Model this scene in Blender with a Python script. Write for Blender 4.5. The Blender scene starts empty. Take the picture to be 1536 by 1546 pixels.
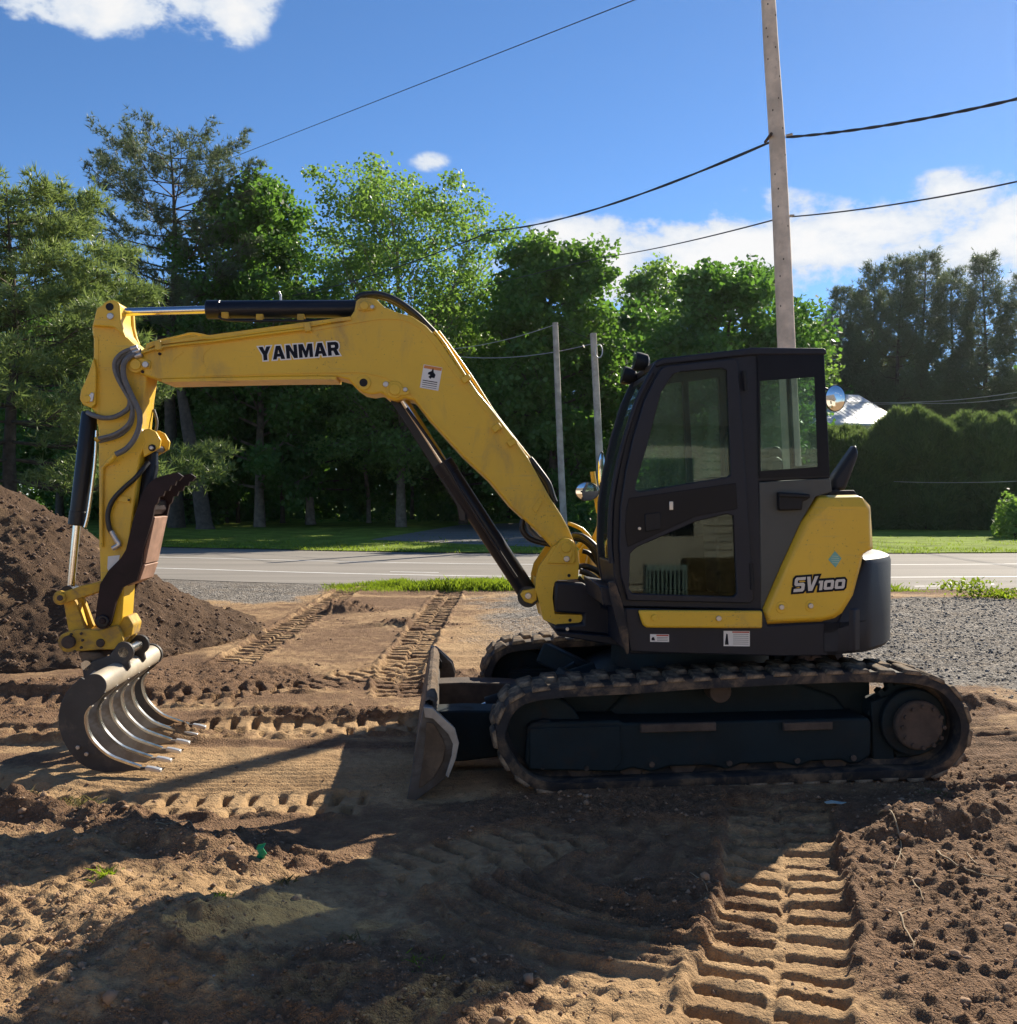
import bpy, bmesh, math, random
import numpy as np
from mathutils import Vector, Matrix
from mathutils.geometry import tessellate_polygon

SC = bpy.context.scene
R = math.radians
# ------------------------------------------------------------------ camera
F, CX, CY, H = 1500.0, 768.0, 773.0, 1.82
PITCH = math.atan((773.0 - 745.0) / F)
cam_d = bpy.data.cameras.new('camera')
cam_d.sensor_fit = 'HORIZONTAL'
cam_d.sensor_width = 36.0
cam_d.lens = 36.0 * F / 1536.0
cam_d.clip_start = 0.05
cam_d.clip_end = 3000.0
cam = bpy.data.objects.new('camera', cam_d)
SC.collection.objects.link(cam)
cam.location = (0, 0, H)
cam.rotation_euler = (R(90) - PITCH, 0, 0)
SC.camera = cam

# ------------------------------------------------------------------ light
SUN_AZ, SUN_EL = R(36.0), R(31.0)          # azimuth to the right of the view, elevation
SUN_STRENGTH, SKY_STRENGTH, EXPOSURE = 4.3, 0.071, 1.2
sun_dir = Vector((math.sin(SUN_AZ) * math.cos(SUN_EL), math.cos(SUN_AZ) * math.cos(SUN_EL), math.sin(SUN_EL)))
sl = bpy.data.lights.new('sun', 'SUN')
sl.energy = SUN_STRENGTH
sl.angle = R(0.55)
sl.color = (1.0, 0.90, 0.74)
sun = bpy.data.objects.new('sun', sl)
SC.collection.objects.link(sun)
sun.location = sun_dir * 60
sun.rotation_euler = sun_dir.to_track_quat('Z', 'Y').to_euler()

SC.view_settings.view_transform = 'Standard'
SC.view_settings.look = 'None'
SC.view_settings.exposure = EXPOSURE
SC.view_settings.gamma = 1.0
SC.view_settings.use_curve_mapping = False


class NT:
    """short-hand for building node trees"""
    def __init__(self, tree):
        self.t = tree
        self.n = tree.nodes
        self.l = tree.links

    def node(self, typ, **kw):
        n = self.n.new(typ)
        for k, v in kw.items():
            setattr(n, k, v)
        return n

    def inp(self, sock, v):
        if v is None:
            return
        if isinstance(v, bpy.types.NodeSocket):
            self.l.new(v, sock)
        else:
            sock.default_value = v

    def math(self, op, a, b=None, c=None, clamp=False):
        n = self.node('ShaderNodeMath', operation=op, use_clamp=clamp)
        for i, v in enumerate((a, b, c)):
            self.inp(n.inputs[i], v)
        return n.outputs[0]

    def mix(self, fac, a, b, blend='MIX'):
        n = self.node('ShaderNodeMix', data_type='RGBA', blend_type=blend)
        n.clamp_factor = True
        self.inp(n.inputs[0], fac)
        self.inp(n.inputs[6], a if isinstance(a, bpy.types.NodeSocket) else (*a[:3], 1.0))
        self.inp(n.inputs[7], b if isinstance(b, bpy.types.NodeSocket) else (*b[:3], 1.0))
        return n.outputs[2]

    def noise(self, vec, scale, detail=4.0, rough=0.55, dist=0.0):
        n = self.node('ShaderNodeTexNoise')
        if vec is not None:
            self.l.new(vec, n.inputs['Vector'])
        n.inputs['Scale'].default_value = scale
        n.inputs['Detail'].default_value = detail
        n.inputs['Roughness'].default_value = rough
        n.inputs['Distortion'].default_value = dist
        return n.outputs[0]

    def ramp(self, fac, lo, hi, a=0.0, b=1.0):
        n = self.node('ShaderNodeMapRange')
        n.interpolation_type = 'SMOOTHSTEP'
        self.inp(n.inputs['Value'], fac)
        for k, v in (('From Min', lo), ('From Max', hi), ('To Min', a), ('To Max', b)):
            n.inputs[k].default_value = v
        return n.outputs[0]


world = bpy.data.worlds.new('World')
SC.world = world
world.use_nodes = True
w = NT(world.node_tree)
w.n.clear()
sky = w.node('ShaderNodeTexSky', sky_type='NISHITA')
sky.sun_disc = False
sky.sun_elevation = SUN_EL
sky.sun_rotation = SUN_AZ
sky.altitude = 1500.0
sky.air_density = 0.8
sky.dust_density = 0.10
sky.ozone_density = 4.0
geo = w.node('ShaderNodeTexCoord')
sep = w.node('ShaderNodeSeparateXYZ')
w.l.new(geo.outputs['Generated'], sep.inputs[0])
X, Y, Z = sep.outputs
yy = w.math('MAXIMUM', Y, 0.05)
U = w.math('DIVIDE', X, yy)
V = w.math('DIVIDE', Z, yy)
front = w.ramp(Y, 0.1, 0.35)
# cumulus: fractal noise on a flat cloud deck, gathered where the real clouds stand
zz = w.math('ADD', w.math('MAXIMUM', Z, 0.0), 0.10)
comb = w.node('ShaderNodeCombineXYZ')
w.l.new(w.math('DIVIDE', X, zz), comb.inputs[0])
w.l.new(w.math('DIVIDE', Y, zz), comb.inputs[1])
big = w.noise(comb.outputs[0], 0.9, 8.0, 0.60, 0.25)
mp = w.node('ShaderNodeMapping')
mp.inputs['Scale'].default_value = (1, 1, 1.5)
w.l.new(geo.outputs['Generated'], mp.inputs[0])
fine = w.noise(mp.outputs[0], 11.0, 9.0, 0.60, 0.15)
total = None
for (u0, v0, su, sv, amp) in ((-0.42, 0.530, 0.14, 0.072, 0.80), (-0.285, 0.50, 0.045, 0.055, 0.55),
                              (0.20, 0.245, 0.17, 0.036, 0.72), (0.32, 0.258, 0.10, 0.030, 0.45),
                              (0.10, 0.235, 0.05, 0.034, 0.52), (0.18, 0.200, 0.16, 0.030, 0.55),
                              (0.50, 0.265, 0.095, 0.050, 0.75), (0.445, 0.305, 0.032, 0.018, 0.32),
                              (-0.078, 0.332, 0.030, 0.014, 0.27), (0.25, 0.30, 0.05, 0.012, 0.22),
                              (-0.01, 0.23, 0.03, 0.012, 0.2)):
    a = w.math('POWER', w.math('DIVIDE', w.math('SUBTRACT', U, u0), su), 2.0)
    b = w.math('POWER', w.math('DIVIDE', w.math('SUBTRACT', V, v0), sv), 2.0)
    g = w.math('MULTIPLY', w.math('EXPONENT', w.math('MULTIPLY', w.math('ADD', a, b), -1.0)), amp)
    total = g if total is None else w.math('ADD', total, g)
total = w.math('MULTIPLY', total, front)
elsewhere = w.math('MULTIPLY', w.ramp(big, 0.52, 0.70, 0.0, 0.62), w.math('SUBTRACT', 1.0, w.ramp(Y, 0.2, 0.75)))
near = w.ramp(w.math('ADD', total, elsewhere), 0.02, 0.30)
dens0 = w.math('ADD', w.math('ADD', total, elsewhere), w.math('MULTIPLY', w.math('MULTIPLY', w.math('SUBTRACT', fine, 0.5), 2.7), near))
dens = w.ramp(dens0, 0.24, 0.58, 0.0, 0.97)
shade = w.ramp(dens0, 0.35, 0.95)
cloudcol = w.mix(shade, (4.2, 4.7, 5.4), (5.9, 5.85, 5.8))
hs = w.node('ShaderNodeHueSaturation')
hs.inputs['Saturation'].default_value = 1.10
w.l.new(sky.outputs[0], hs.inputs['Color'])
bg = w.node('ShaderNodeBackground')
bg.inputs['Strength'].default_value = SKY_STRENGTH
w.l.new(w.mix(w.math('MULTIPLY', dens, w.ramp(Z, 0.0, 0.05)), hs.outputs[0], cloudcol), bg.inputs['Color'])
wo = w.node('ShaderNodeOutputWorld')
w.l.new(bg.outputs[0], wo.inputs['Surface'])


# ------------------------------------------------------------------ helpers: pixels of the photograph to places
def ray(px, py):
    u, v = (px - CX) / F, -(py - CY) / F
    cp, sp = math.cos(PITCH), math.sin(PITCH)
    return Vector((u, cp + v * sp, -sp + v * cp))


def G(px, py, z=0.0):
    d = ray(px, py)
    t = (z - H) / d.z
    return Vector((d.x * t, d.y * t, z))


def AT(px, py, depth):
    d = ray(px, py)
    t = depth / d.y
    return Vector((d.x * t, depth, H + d.z * t))


TH = R(3.5)
ORG = Vector((1.285, 7.158, 0.0))
EX = Vector((math.cos(TH), math.sin(TH), 0))
EY = Vector((-math.sin(TH), math.cos(TH), 0))


def T(px, py, wv):
    """point of the machine's vertical plane y = wv (machine axes) seen at a pixel"""
    d = ray(px, py)
    c = Vector((0, 0, H)) - ORG
    t = (wv - c.dot(EY)) / d.dot(EY)
    p = c + d * t
    return Vector((p.dot(EX), wv, p.z))


# ------------------------------------------------------------------ helpers: objects
COL = SC.collection


def link(name, mesh, mat=None, parent=None):
    o = bpy.data.objects.new(name, mesh)
    COL.objects.link(o)
    if mat is not None and mesh is not None:
        if len(mesh.materials) == 0:
            mesh.materials.append(mat)
    if parent is not None:
        o.parent = parent
    return o


def empty(name, loc=(0, 0, 0), rotz=0.0):
    o = bpy.data.objects.new(name, None)
    COL.objects.link(o)
    o.location = loc
    o.rotation_euler = (0, 0, rotz)
    o.empty_display_size = 0.2
    return o


def tag(o, label=None, cat=None, group=None, kind=None):
    for k, v in (('label', label), ('category', cat), ('group', group), ('kind', kind)):
        if v:
            o[k] = v
    return o


class MB:
    """collects faces of one mesh"""
    def __init__(self):
        self.v, self.f = [], []

    def add(self, verts, faces):
        n = len(self.v)
        self.v += [tuple(p) for p in verts]
        self.f += [tuple(i + n for i in f) for f in faces]
        return self

    def prism(self, pts, w0, w1):
        """outline in (x,z), extruded along y from w0 to w1"""
        n = len(pts)
        a = sum(pts[i][0] * pts[(i + 1) % n][1] - pts[(i + 1) % n][0] * pts[i][1] for i in range(n))
        if (a > 0) != (w0 < w1):
            pass
        P = list(pts) if a > 0 else list(reversed(pts))
        lo, hi = min(w0, w1), max(w0, w1)
        vs = [(x, lo, z) for x, z in P] + [(x, hi, z) for x, z in P]
        fs = [tuple(range(n)), tuple(range(2 * n - 1, n - 1, -1))]
        for i in range(n):
            j = (i + 1) % n
            fs.append((i, i + n, j + n, j))
        return self.add(vs, fs)

    def holed(self, outer, holes, w0, w1):
        lo, hi = min(w0, w1), max(w0, w1)
        loops = [list(outer)] + [list(h) for h in holes]
        tri = tessellate_polygon([[Vector((x, z, 0)) for x, z in lp] for lp in loops])
        flat = [p for lp in loops for p in lp]
        n = len(flat)
        vs = [(x, lo, z) for x, z in flat] + [(x, hi, z) for x, z in flat]
        fs = []
        for t in tri:
            a = [flat[i] for i in t]
            ar = (a[1][0] - a[0][0]) * (a[2][1] - a[0][1]) - (a[2][0] - a[0][0]) * (a[1][1] - a[0][1])
            t = tuple(t) if ar > 0 else tuple(reversed(t))
            fs.append(t)
            fs.append(tuple(i + n for i in reversed(t)))
        k = 0
        for li, lp in enumerate(loops):
            m = len(lp)
            ar = sum(lp[i][0] * lp[(i + 1) % m][1] - lp[(i + 1) % m][0] * lp[i][1] for i in range(m))
            fw = (ar > 0) == (li == 0)
            for i in range(m):
                j = (i + 1) % m
                q = (k + i, k + i + n, k + j + n, k + j)
                fs.append(q if fw else tuple(reversed(q)))
            k += m
        return self.add(vs, fs)

    def box(self, c, s, rot=None):
        vs = [Vector(((i & 1) - .5, ((i >> 1) & 1) - .5, ((i >> 2) & 1) - .5)) for i in range(8)]
        vs = [Vector((p.x * s[0], p.y * s[1], p.z * s[2])) for p in vs]
        if rot is not None:
            vs = [rot @ p for p in vs]
        c = Vector(c)
        return self.add([p + c for p in vs], [(0, 2, 3, 1), (4, 5, 7, 6), (0, 1, 5, 4), (2, 6, 7, 3), (0, 4, 6, 2), (1, 3, 7, 5)])

    def tube(self, pts, r, n=10, caps=True):
        """swept tube; r a number or one radius per point"""
        pts = [Vector(p) for p in pts]
        m = len(pts)
        rs = [r] * m if not hasattr(r, '__len__') else list(r)
        tan = [(pts[min(i + 1, m - 1)] - pts[max(i - 1, 0)]).normalized() for i in range(m)]
        ref = Vector((0, 0, 1)) if abs(tan[0].z) < 0.9 else Vector((0, 1, 0))
        u = tan[0].cross(ref).normalized()
        vs = []
        for i in range(m):
            u = (u - tan[i] * u.dot(tan[i])).normalized()
            b = tan[i].cross(u)
            for k in range(n):
                a = 2 * math.pi * k / n
                vs.append(pts[i] + (u * math.cos(a) + b * math.sin(a)) * rs[i])
        fs = []
        for i in range(m - 1):
            for k in range(n):
                k2 = (k + 1) % n
                fs.append((i * n + k, i * n + k2, (i + 1) * n + k2, (i + 1) * n + k))
        if caps:
            fs.append(tuple(range(n - 1, -1, -1)))
            fs.append(tuple((m - 1) * n + k for k in range(n)))
        return self.add(vs, fs)

    def disc(self, c, r, w0, w1, n=24, sx=1.0):
        """short cylinder along y"""
        pts = [(c[0] + r * sx * math.cos(2 * math.pi * k / n), c[1] + r * math.sin(2 * math.pi * k / n)) for k in range(n)]
        return self.prism(pts, w0, w1)

    def ball(self, c, rx, ry, rz, n=12, m=8):
        vs = [(c[0], c[1], c[2] - rz)]
        for i in range(1, m):
            t = math.pi * i / m - math.pi / 2
            for k in range(n):
                a = 2 * math.pi * k / n
                vs.append((c[0] + rx * math.cos(t) * math.cos(a), c[1] + ry * math.cos(t) * math.sin(a), c[2] + rz * math.sin(t)))
        vs.append((c[0], c[1], c[2] + rz))
        fs = [(0, 1 + (k + 1) % n, 1 + k) for k in range(n)]
        for i in range(m - 2):
            for k in range(n):
                a, b = 1 + i * n + k, 1 + i * n + (k + 1) % n
                fs.append((a, b, b + n, a + n))
        L = len(vs) - 1
        fs += [(L, L - n + k, L - n + (k + 1) % n) for k in range(n)]
        return self.add(vs, fs)

    def build(self, name, mat=None, parent=None, bevel=0.0, smooth=32.0, segs=2):
        me = bpy.data.meshes.new(name)
        me.from_pydata(self.v, [], self.f)
        me.update()
        if smooth:
            me.shade_smooth()
            me.set_sharp_from_angle(angle=R(smooth))
        o = link(name, me, mat, parent)
        if bevel:
            md = o.modifiers.new('edge', 'BEVEL')
            md.width = bevel
            md.segments = segs
            md.limit_method = 'ANGLE'
            md.angle_limit = R(35)
            md.use_clamp_overlap = True
        return o


def smooth_path(pts, n=6, closed=False):
    """Catmull-Rom through points"""
    P = [Vector(p) for p in pts]
    m = len(P)
    out = []
    rng = range(m) if closed else range(m - 1)
    for i in rng:
        if closed:
            p0, p1, p2, p3 = P[(i - 1) % m], P[i], P[(i + 1) % m], P[(i + 2) % m]
        else:
            p0, p1, p2, p3 = P[max(i - 1, 0)], P[i], P[i + 1], P[min(i + 2, m - 1)]
        for k in range(n):
            t = k / n
            out.append(0.5 * ((2 * p1) + (p2 - p0) * t + (2 * p0 - 5 * p1 + 4 * p2 - p3) * t * t + (3 * p1 - p0 - 3 * p2 + p3) * t ** 3))
    if not closed:
        out.append(P[-1])
    return out


def raw_mesh(name, verts, quads, attrs=None, smooth=False):
    """fast mesh from numpy: verts (N,3), faces (M,k)"""
    me = bpy.data.meshes.new(name)
    verts = np.ascontiguousarray(verts, dtype=np.float32)
    quads = np.ascontiguousarray(quads, dtype=np.int32)
    M, k = quads.shape
    me.vertices.add(len(verts))
    me.vertices.foreach_set('co', verts.ravel())
    me.loops.add(M * k)
    me.loops.foreach_set('vertex_index', quads.ravel())
    me.polygons.add(M)
    me.polygons.foreach_set('loop_start', np.arange(0, M * k, k, dtype=np.int32))
    if smooth:
        me.polygons.foreach_set('use_smooth', np.ones(M, dtype=bool))
    for nm, (dom, arr) in (attrs or {}).items():
        at = me.attributes.new(nm, 'FLOAT', dom)
        at.data.foreach_set('value', np.ascontiguousarray(arr, dtype=np.float32))
    me.update(calc_edges=True)
    me.validate()
    return me


# ------------------------------------------------------------------ helpers: noise on arrays
def _hash(ix, iy, seed):
    h = (ix.astype(np.int64) * 374761393 + iy.astype(np.int64) * 668265263 + seed * 1274126177) & 0xffffffff
    h = ((h ^ (h >> 13)) * 1274126177) & 0xffffffff
    h = h ^ (h >> 16)
    return h.astype(np.float64) / 4294967295.0


def vnoise(x, y, seed=0):
    ix, iy = np.floor(x), np.floor(y)
    fx, fy = x - ix, y - iy
    fx, fy = fx * fx * fx * (fx * (fx * 6 - 15) + 10), fy * fy * fy * (fy * (fy * 6 - 15) + 10)
    a, b = _hash(ix, iy, seed), _hash(ix + 1, iy, seed)
    c, d = _hash(ix, iy + 1, seed), _hash(ix + 1, iy + 1, seed)
    return (a + (b - a) * fx) * (1 - fy) + (c + (d - c) * fx) * fy


def fbm(x, y, seed=0, octs=5, gain=0.5):
    s, amp, tot = 0.0, 1.0, 0.0
    ca, sa = math.cos(0.6), math.sin(0.6)
    for o in range(octs):
        s = s + amp * (vnoise(x, y, seed + o * 17) - 0.5)
        tot += amp
        x, y = (x * ca - y * sa) * 2.03 + 11.3, (x * sa + y * ca) * 2.03 - 7.1
        amp *= gain
    return s / tot * 2.0


def sstep(a, b, x):
    t = np.clip((x - a) / (b - a), 0, 1)
    return t * t * (3 - 2 * t)


# ------------------------------------------------------------------ materials
def new_mat(name):
    m = bpy.data.materials.new(name)
    m.use_nodes = True
    t = NT(m.node_tree)
    t.n.clear()
    out = t.node('ShaderNodeOutputMaterial')
    return m, t, out


def pbr(name, color, rough=0.5, metal=0.0, var=0.12, vscale=5.0, dirt=0.0, dirtcol=(0.20, 0.14, 0.085), dscale=4.0,
        bump=0.0, bscale=80.0, coat=0.0, lowdirt=None, streak=False, spec=0.5, chips=0.0):
    m, t, out = new_mat(name)
    tc = t.node('ShaderNodeTexCoord').outputs['Object']
    b = t.node('ShaderNodeBsdfPrincipled')
    n1 = t.noise(tc, vscale, 5.0, 0.6)
    lo = tuple(c * (1 - var) for c in color)
    hi = tuple(min(1, c * (1 + var)) for c in color)
    c = t.mix(t.ramp(n1, 0.3, 0.7), lo, hi)
    ro = t.math('ADD', rough - 0.06, t.math('MULTIPLY', n1, 0.14))
    if dirt > 0:
        mp_ = t.node('ShaderNodeMapping')
        mp_.inputs['Scale'].default_value = (1, 1, 0.35) if streak else (1, 1, 1)
        t.l.new(tc, mp_.inputs[0])
        n2 = t.noise(mp_.outputs[0], dscale, 8.0, 0.68, 0.4)
        f = t.ramp(n2, 0.66 - 0.34 * dirt, 0.86 - 0.30 * dirt, 0.0, min(1, 0.55 + dirt * 0.5))
        if lowdirt is not None:
            sp = t.node('ShaderNodeSeparateXYZ')
            t.l.new(tc, sp.inputs[0])
            zf = t.ramp(t.math('ADD', sp.outputs[2], t.math('MULTIPLY', t.math('SUBTRACT', n2, 0.5), 0.5)), lowdirt[0], lowdirt[1], 1.0, 0.12)
            f = t.math('MULTIPLY', f, zf)
        c = t.mix(f, c, dirtcol)
        ro = t.math('ADD', ro, t.math('MULTIPLY', f, 0.35), clamp=True)
    if chips:
        n5 = t.noise(tc, 55.0, 3.0, 0.7)
        n6 = t.noise(tc, 1.7, 4.0, 0.6)
        t5 = t.math('ADD', n5, t.math('MULTIPLY', n6, 0.30))
        c = t.mix(t.ramp(t5, 0.80, 0.85, 0.0, chips), c, (0.10, 0.065, 0.035))
        sc2 = t.node('ShaderNodeMapping')
        sc2.inputs['Scale'].default_value = (5, 5, 90)
        sc2.inputs['Rotation'].default_value = (0, 0.5, 0)
        t.l.new(tc, sc2.inputs[0])
        n7 = t.noise(sc2.outputs[0], 1.0, 3.0, 0.6)
        c = t.mix(t.ramp(t.math('ADD', n7, t.math('MULTIPLY', n6, 0.35)), 0.78, 0.90, 0.0, chips * 0.6), c, (0.42, 0.31, 0.12))
    t.inp(b.inputs['Base Color'], c)
    t.inp(b.inputs['Roughness'], ro)
    b.inputs['Metallic'].default_value = metal
    b.inputs['Specular IOR Level'].default_value = spec
    if coat:
        b.inputs['Coat Weight'].default_value = coat
        b.inputs['Coat Roughness'].default_value = 0.12
    if bump:
        bn = t.node('ShaderNodeBump')
        bn.inputs['Strength'].default_value = bump
        bn.inputs['Distance'].default_value = 0.01
        t.l.new(t.noise(tc, bscale, 6.0, 0.65), bn.inputs['Height'])
        t.l.new(bn.outputs[0], b.inputs['Normal'])
    t.l.new(b.outputs[0], out.inputs['Surface'])
    return m


def glass(name, tint, rough=0.02, film=0.0, refl=0.5):
    m, t, out = new_mat(name)
    tr = t.node('ShaderNodeBsdfTransparent')
    tr.inputs[0].default_value = (*tint, 1)
    gl = t.node('ShaderNodeBsdfGlossy')
    gl.inputs['Roughness'].default_value = rough
    gl.inputs['Color'].default_value = (0.9, 1.0, 0.97, 1)
    fr = t.node('ShaderNodeFresnel')
    fr.inputs[0].default_value = 1.5
    mx = t.node('ShaderNodeMixShader')
    t.l.new(t.math('MULTIPLY', fr.outputs[0], refl), mx.inputs[0])
    t.l.new(tr.outputs[0], mx.inputs[1])
    t.l.new(gl.outputs[0], mx.inputs[2])
    last = mx
    if film > 0:                                   # dusty film; its teal also stands in for hazy reflections
        tc = t.node('ShaderNodeTexCoord').outputs['Object']
        mp_ = t.node('ShaderNodeMapping')
        mp_.inputs['Scale'].default_value = (6, 6, 0.7)
        t.l.new(tc, mp_.inputs[0])
        n = t.noise(mp_.outputs[0], 3.0, 6.0, 0.65)
        d = t.node('ShaderNodeBsdfDiffuse')
        d.inputs[0].default_value = (0.22, 0.32, 0.28, 1)
        tl = t.node('ShaderNodeBsdfTranslucent')
        tl.inputs[0].default_value = (0.22, 0.32, 0.28, 1)
        ds = t.node('ShaderNodeMixShader')
        ds.inputs[0].default_value = 0.5
        t.l.new(d.outputs[0], ds.inputs[1])
        t.l.new(tl.outputs[0], ds.inputs[2])
        m2 = t.node('ShaderNodeMixShader')
        t.l.new(t.ramp(n, 0.25, 0.8, film * 0.4, film * 1.6), m2.inputs[0])
        t.l.new(mx.outputs[0], m2.inputs[1])
        t.l.new(ds.outputs[0], m2.inputs[2])
        last = m2
    t.l.new(last.outputs[0], out.inputs['Surface'])
    return m


def leafmat(name, dark, light, trans=0.45, tcol=None, rough=0.5, nscale=0.35):
    m, t, out = new_mat(name)
    at = t.node('ShaderNodeAttribute', attribute_name='rnd').outputs['Fac']
    tc = t.node('ShaderNodeTexCoord').outputs['Object']
    n = t.noise(tc, nscale, 3.0, 0.5)
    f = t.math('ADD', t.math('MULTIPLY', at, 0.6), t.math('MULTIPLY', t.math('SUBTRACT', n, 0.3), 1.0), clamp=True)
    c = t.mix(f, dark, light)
    b = t.node('ShaderNodeBsdfPrincipled')
    t.inp(b.inputs['Base Color'], c)
    b.inputs['Roughness'].default_value = rough
    b.inputs['Specular IOR Level'].default_value = 0.35
    tl = t.node('ShaderNodeBsdfTranslucent')
    t.inp(tl.inputs[0], t.mix(1.0, c, tcol or (1.25, 1.35, 0.55), 'MULTIPLY'))
    mx = t.node('ShaderNodeMixShader')
    mx.inputs[0].default_value = trans
    t.l.new(b.outputs[0], mx.inputs[1])
    t.l.new(tl.outputs[0], mx.inputs[2])
    t.l.new(mx.outputs[0], out.inputs['Surface'])
    return m


def groundmat(name, k=1.0):
    """bare soil: the mesh carries which soil lies where (compacted sandy fill, dark topsoil, gravel)"""
    m, t, out = new_mat(name)
    tc = t.node('ShaderNodeTexCoord').outputs['Object']
    soil = t.node('ShaderNodeAttribute', attribute_name='topsoil').outputs['Fac']
    grav = t.node('ShaderNodeAttribute', attribute_name='gravel').outputs['Fac']
    moss = t.node('ShaderNodeAttribute', attribute_name='moss').outputs['Fac']
    n1 = t.noise(tc, 2.3, 7.0, 0.62)
    n2 = t.noise(tc, 21.0, 6.0, 0.66)
    n3 = t.noise(tc, 140.0, 4.0, 0.6)
    sand = t.mix(t.ramp(n1, 0.3, 0.7), (0.40, 0.250, 0.123), (0.55, 0.368, 0.192))
    sand = t.mix(t.ramp(n2, 0.25, 0.75, 0.0, 0.55), sand, (0.25, 0.155, 0.080))
    dark = t.mix(t.ramp(n2, 0.3, 0.7), tuple(k * x for x in (0.165, 0.095, 0.053)), tuple(k * x for x in (0.305, 0.182, 0.103)))
    n4 = t.noise(tc, 7.0, 8.0, 0.7, 0.5)
    mixn = t.math('ADD', t.math('MULTIPLY', t.math('SUBTRACT', n2, 0.5), 0.8), t.math('MULTIPLY', t.math('SUBTRACT', n4, 0.5), 1.3))
    f = t.ramp(t.math('ADD', soil, mixn), 0.15, 0.75)
    c = t.mix(f, sand, dark)
    c = t.mix(t.ramp(n3, 0.35, 0.75, 0.0, 0.35), c, t.mix(0.5, c, (0.05, 0.035, 0.025)))
    c = t.mix(t.math('MULTIPLY', moss, t.ramp(n2, 0.48, 0.66, 0.0, 0.40)), c, (0.115, 0.092, 0.046))
    vo = t.node('ShaderNodeTexVoronoi')
    vo.inputs['Scale'].default_value = 34.0
    t.l.new(tc, vo.inputs['Vector'])
    vs = t.node('ShaderNodeSeparateColor')
    t.l.new(vo.outputs['Color'], vs.inputs[0])
    gc = t.mix(t.ramp(vs.outputs[0], 0.1, 0.95), (0.10, 0.091, 0.081), (0.36, 0.328, 0.286))
    gc = t.mix(t.ramp(n1, 0.4, 0.7, 0.0, 0.5), gc, (0.24, 0.19, 0.14))
    gf = t.ramp(t.math('ADD', grav, t.math('MULTIPLY', t.math('SUBTRACT', n2, 0.5), 0.5)), 0.3, 0.7)
    c = t.mix(gf, c, gc)
    b = t.node('ShaderNodeBsdfPrincipled')
    t.inp(b.inputs['Base Color'], c)
    b.inputs['Roughness'].default_value = 0.93
    b.inputs['Specular IOR Level'].default_value = 0.2
    bn = t.node('ShaderNodeBump')
    bn.inputs['Strength'].default_value = 1.0
    bn.inputs['Distance'].default_value = 0.022
    hh = t.math('ADD', t.math('MULTIPLY', n2, 0.9), t.math('MULTIPLY', n3, 0.35))
    hh = t.math('ADD', hh, t.math('MULTIPLY', t.math('MULTIPLY', vo.outputs['Distance'], -1.6), grav))
    for sc_, am_ in ((70.0, -0.55), (190.0, -0.30)):
        v2 = t.node('ShaderNodeTexVoronoi')
        v2.inputs['Scale'].default_value = sc_
        t.l.new(tc, v2.inputs['Vector'])
        hh = t.math('ADD', hh, t.math('MULTIPLY', t.math('MULTIPLY', v2.outputs['Distance'], am_), t.math('ADD', f, 0.40)))
    t.l.new(hh, bn.inputs['Height'])
    t.l.new(bn.outputs[0], b.inputs['Normal'])
    t.l.new(b.outputs[0], out.inputs['Surface'])
    return m


def asphaltmat(name, ca, cb, scale=60.0):
    m, t, out = new_mat(name)
    tc = t.node('ShaderNodeTexCoord').outputs['Object']
    mp_ = t.node('ShaderNodeMapping')
    mp_.inputs['Scale'].default_value = (0.12, 1.2, 1)
    t.l.new(tc, mp_.inputs[0])
    n1 = t.noise(mp_.outputs[0], 1.0, 5.0, 0.6)
    n2 = t.noise(tc, scale, 3.0, 0.6)
    c = t.mix(t.ramp(n1, 0.3, 0.7), ca, cb)
    c = t.mix(t.ramp(n2, 0.3, 0.75, 0.0, 0.45), c, tuple(x * 0.6 for x in ca))
    b = t.node('ShaderNodeBsdfPrincipled')
    t.inp(b.inputs['Base Color'], c)
    b.inputs['Roughness'].default_value = 0.9
    b.inputs['Specular IOR Level'].default_value = 0.25
    bn = t.node('ShaderNodeBump')
    bn.inputs['Strength'].default_value = 0.4
    bn.inputs['Distance'].default_value = 0.01
    t.l.new(n2, bn.inputs['Height'])
    t.l.new(bn.outputs[0], b.inputs['Normal'])
    t.l.new(b.outputs[0], out.inputs['Surface'])
    return m


M = {}
M['ground'] = groundmat('bare soil')
M['heap'] = groundmat('heaped topsoil', 0.50)
M['asphalt'] = asphaltmat('worn asphalt', (0.215, 0.197, 0.173), (0.305, 0.275, 0.240))
M['drive'] = asphaltmat('gravel drive', (0.17, 0.165, 0.15), (0.26, 0.245, 0.22), 9.0)
M['line'] = pbr('road paint', (0.72, 0.71, 0.68), 0.7, var=0.1, vscale=3, dirt=0.35, dirtcol=(0.22, 0.21, 0.2), dscale=9)
M['lawn'] = pbr('mown lawn', (0.18, 0.245, 0.040), 0.95, spec=0.05, var=0.35, vscale=0.9, dirt=0.4, dirtcol=(0.26, 0.25, 0.075), dscale=2.2, bump=1.0, bscale=14)
M['field'] = pbr('far field', (0.07, 0.10, 0.025), 0.9, spec=0.05, var=0.3, vscale=0.3)
M['grass'] = leafmat('grass blades', (0.12, 0.18, 0.022), (0.24, 0.32, 0.05), 0.55, (1.25, 1.25, 0.5), 0.45, 2.0)
M['drygrass'] = leafmat('dry grass', (0.13, 0.12, 0.05), (0.22, 0.19, 0.09), 0.4, (1, 1, .8), 0.7, 3.0)
M['clod'] = pbr('soil clods', (0.29, 0.188, 0.115), 0.95, var=0.45, vscale=1.3, bump=0.6, bscale=90)
M['darkclod'] = pbr('topsoil clods', (0.13, 0.081, 0.051), 0.95, var=0.35, vscale=2.0, bump=0.6, bscale=90)
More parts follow.
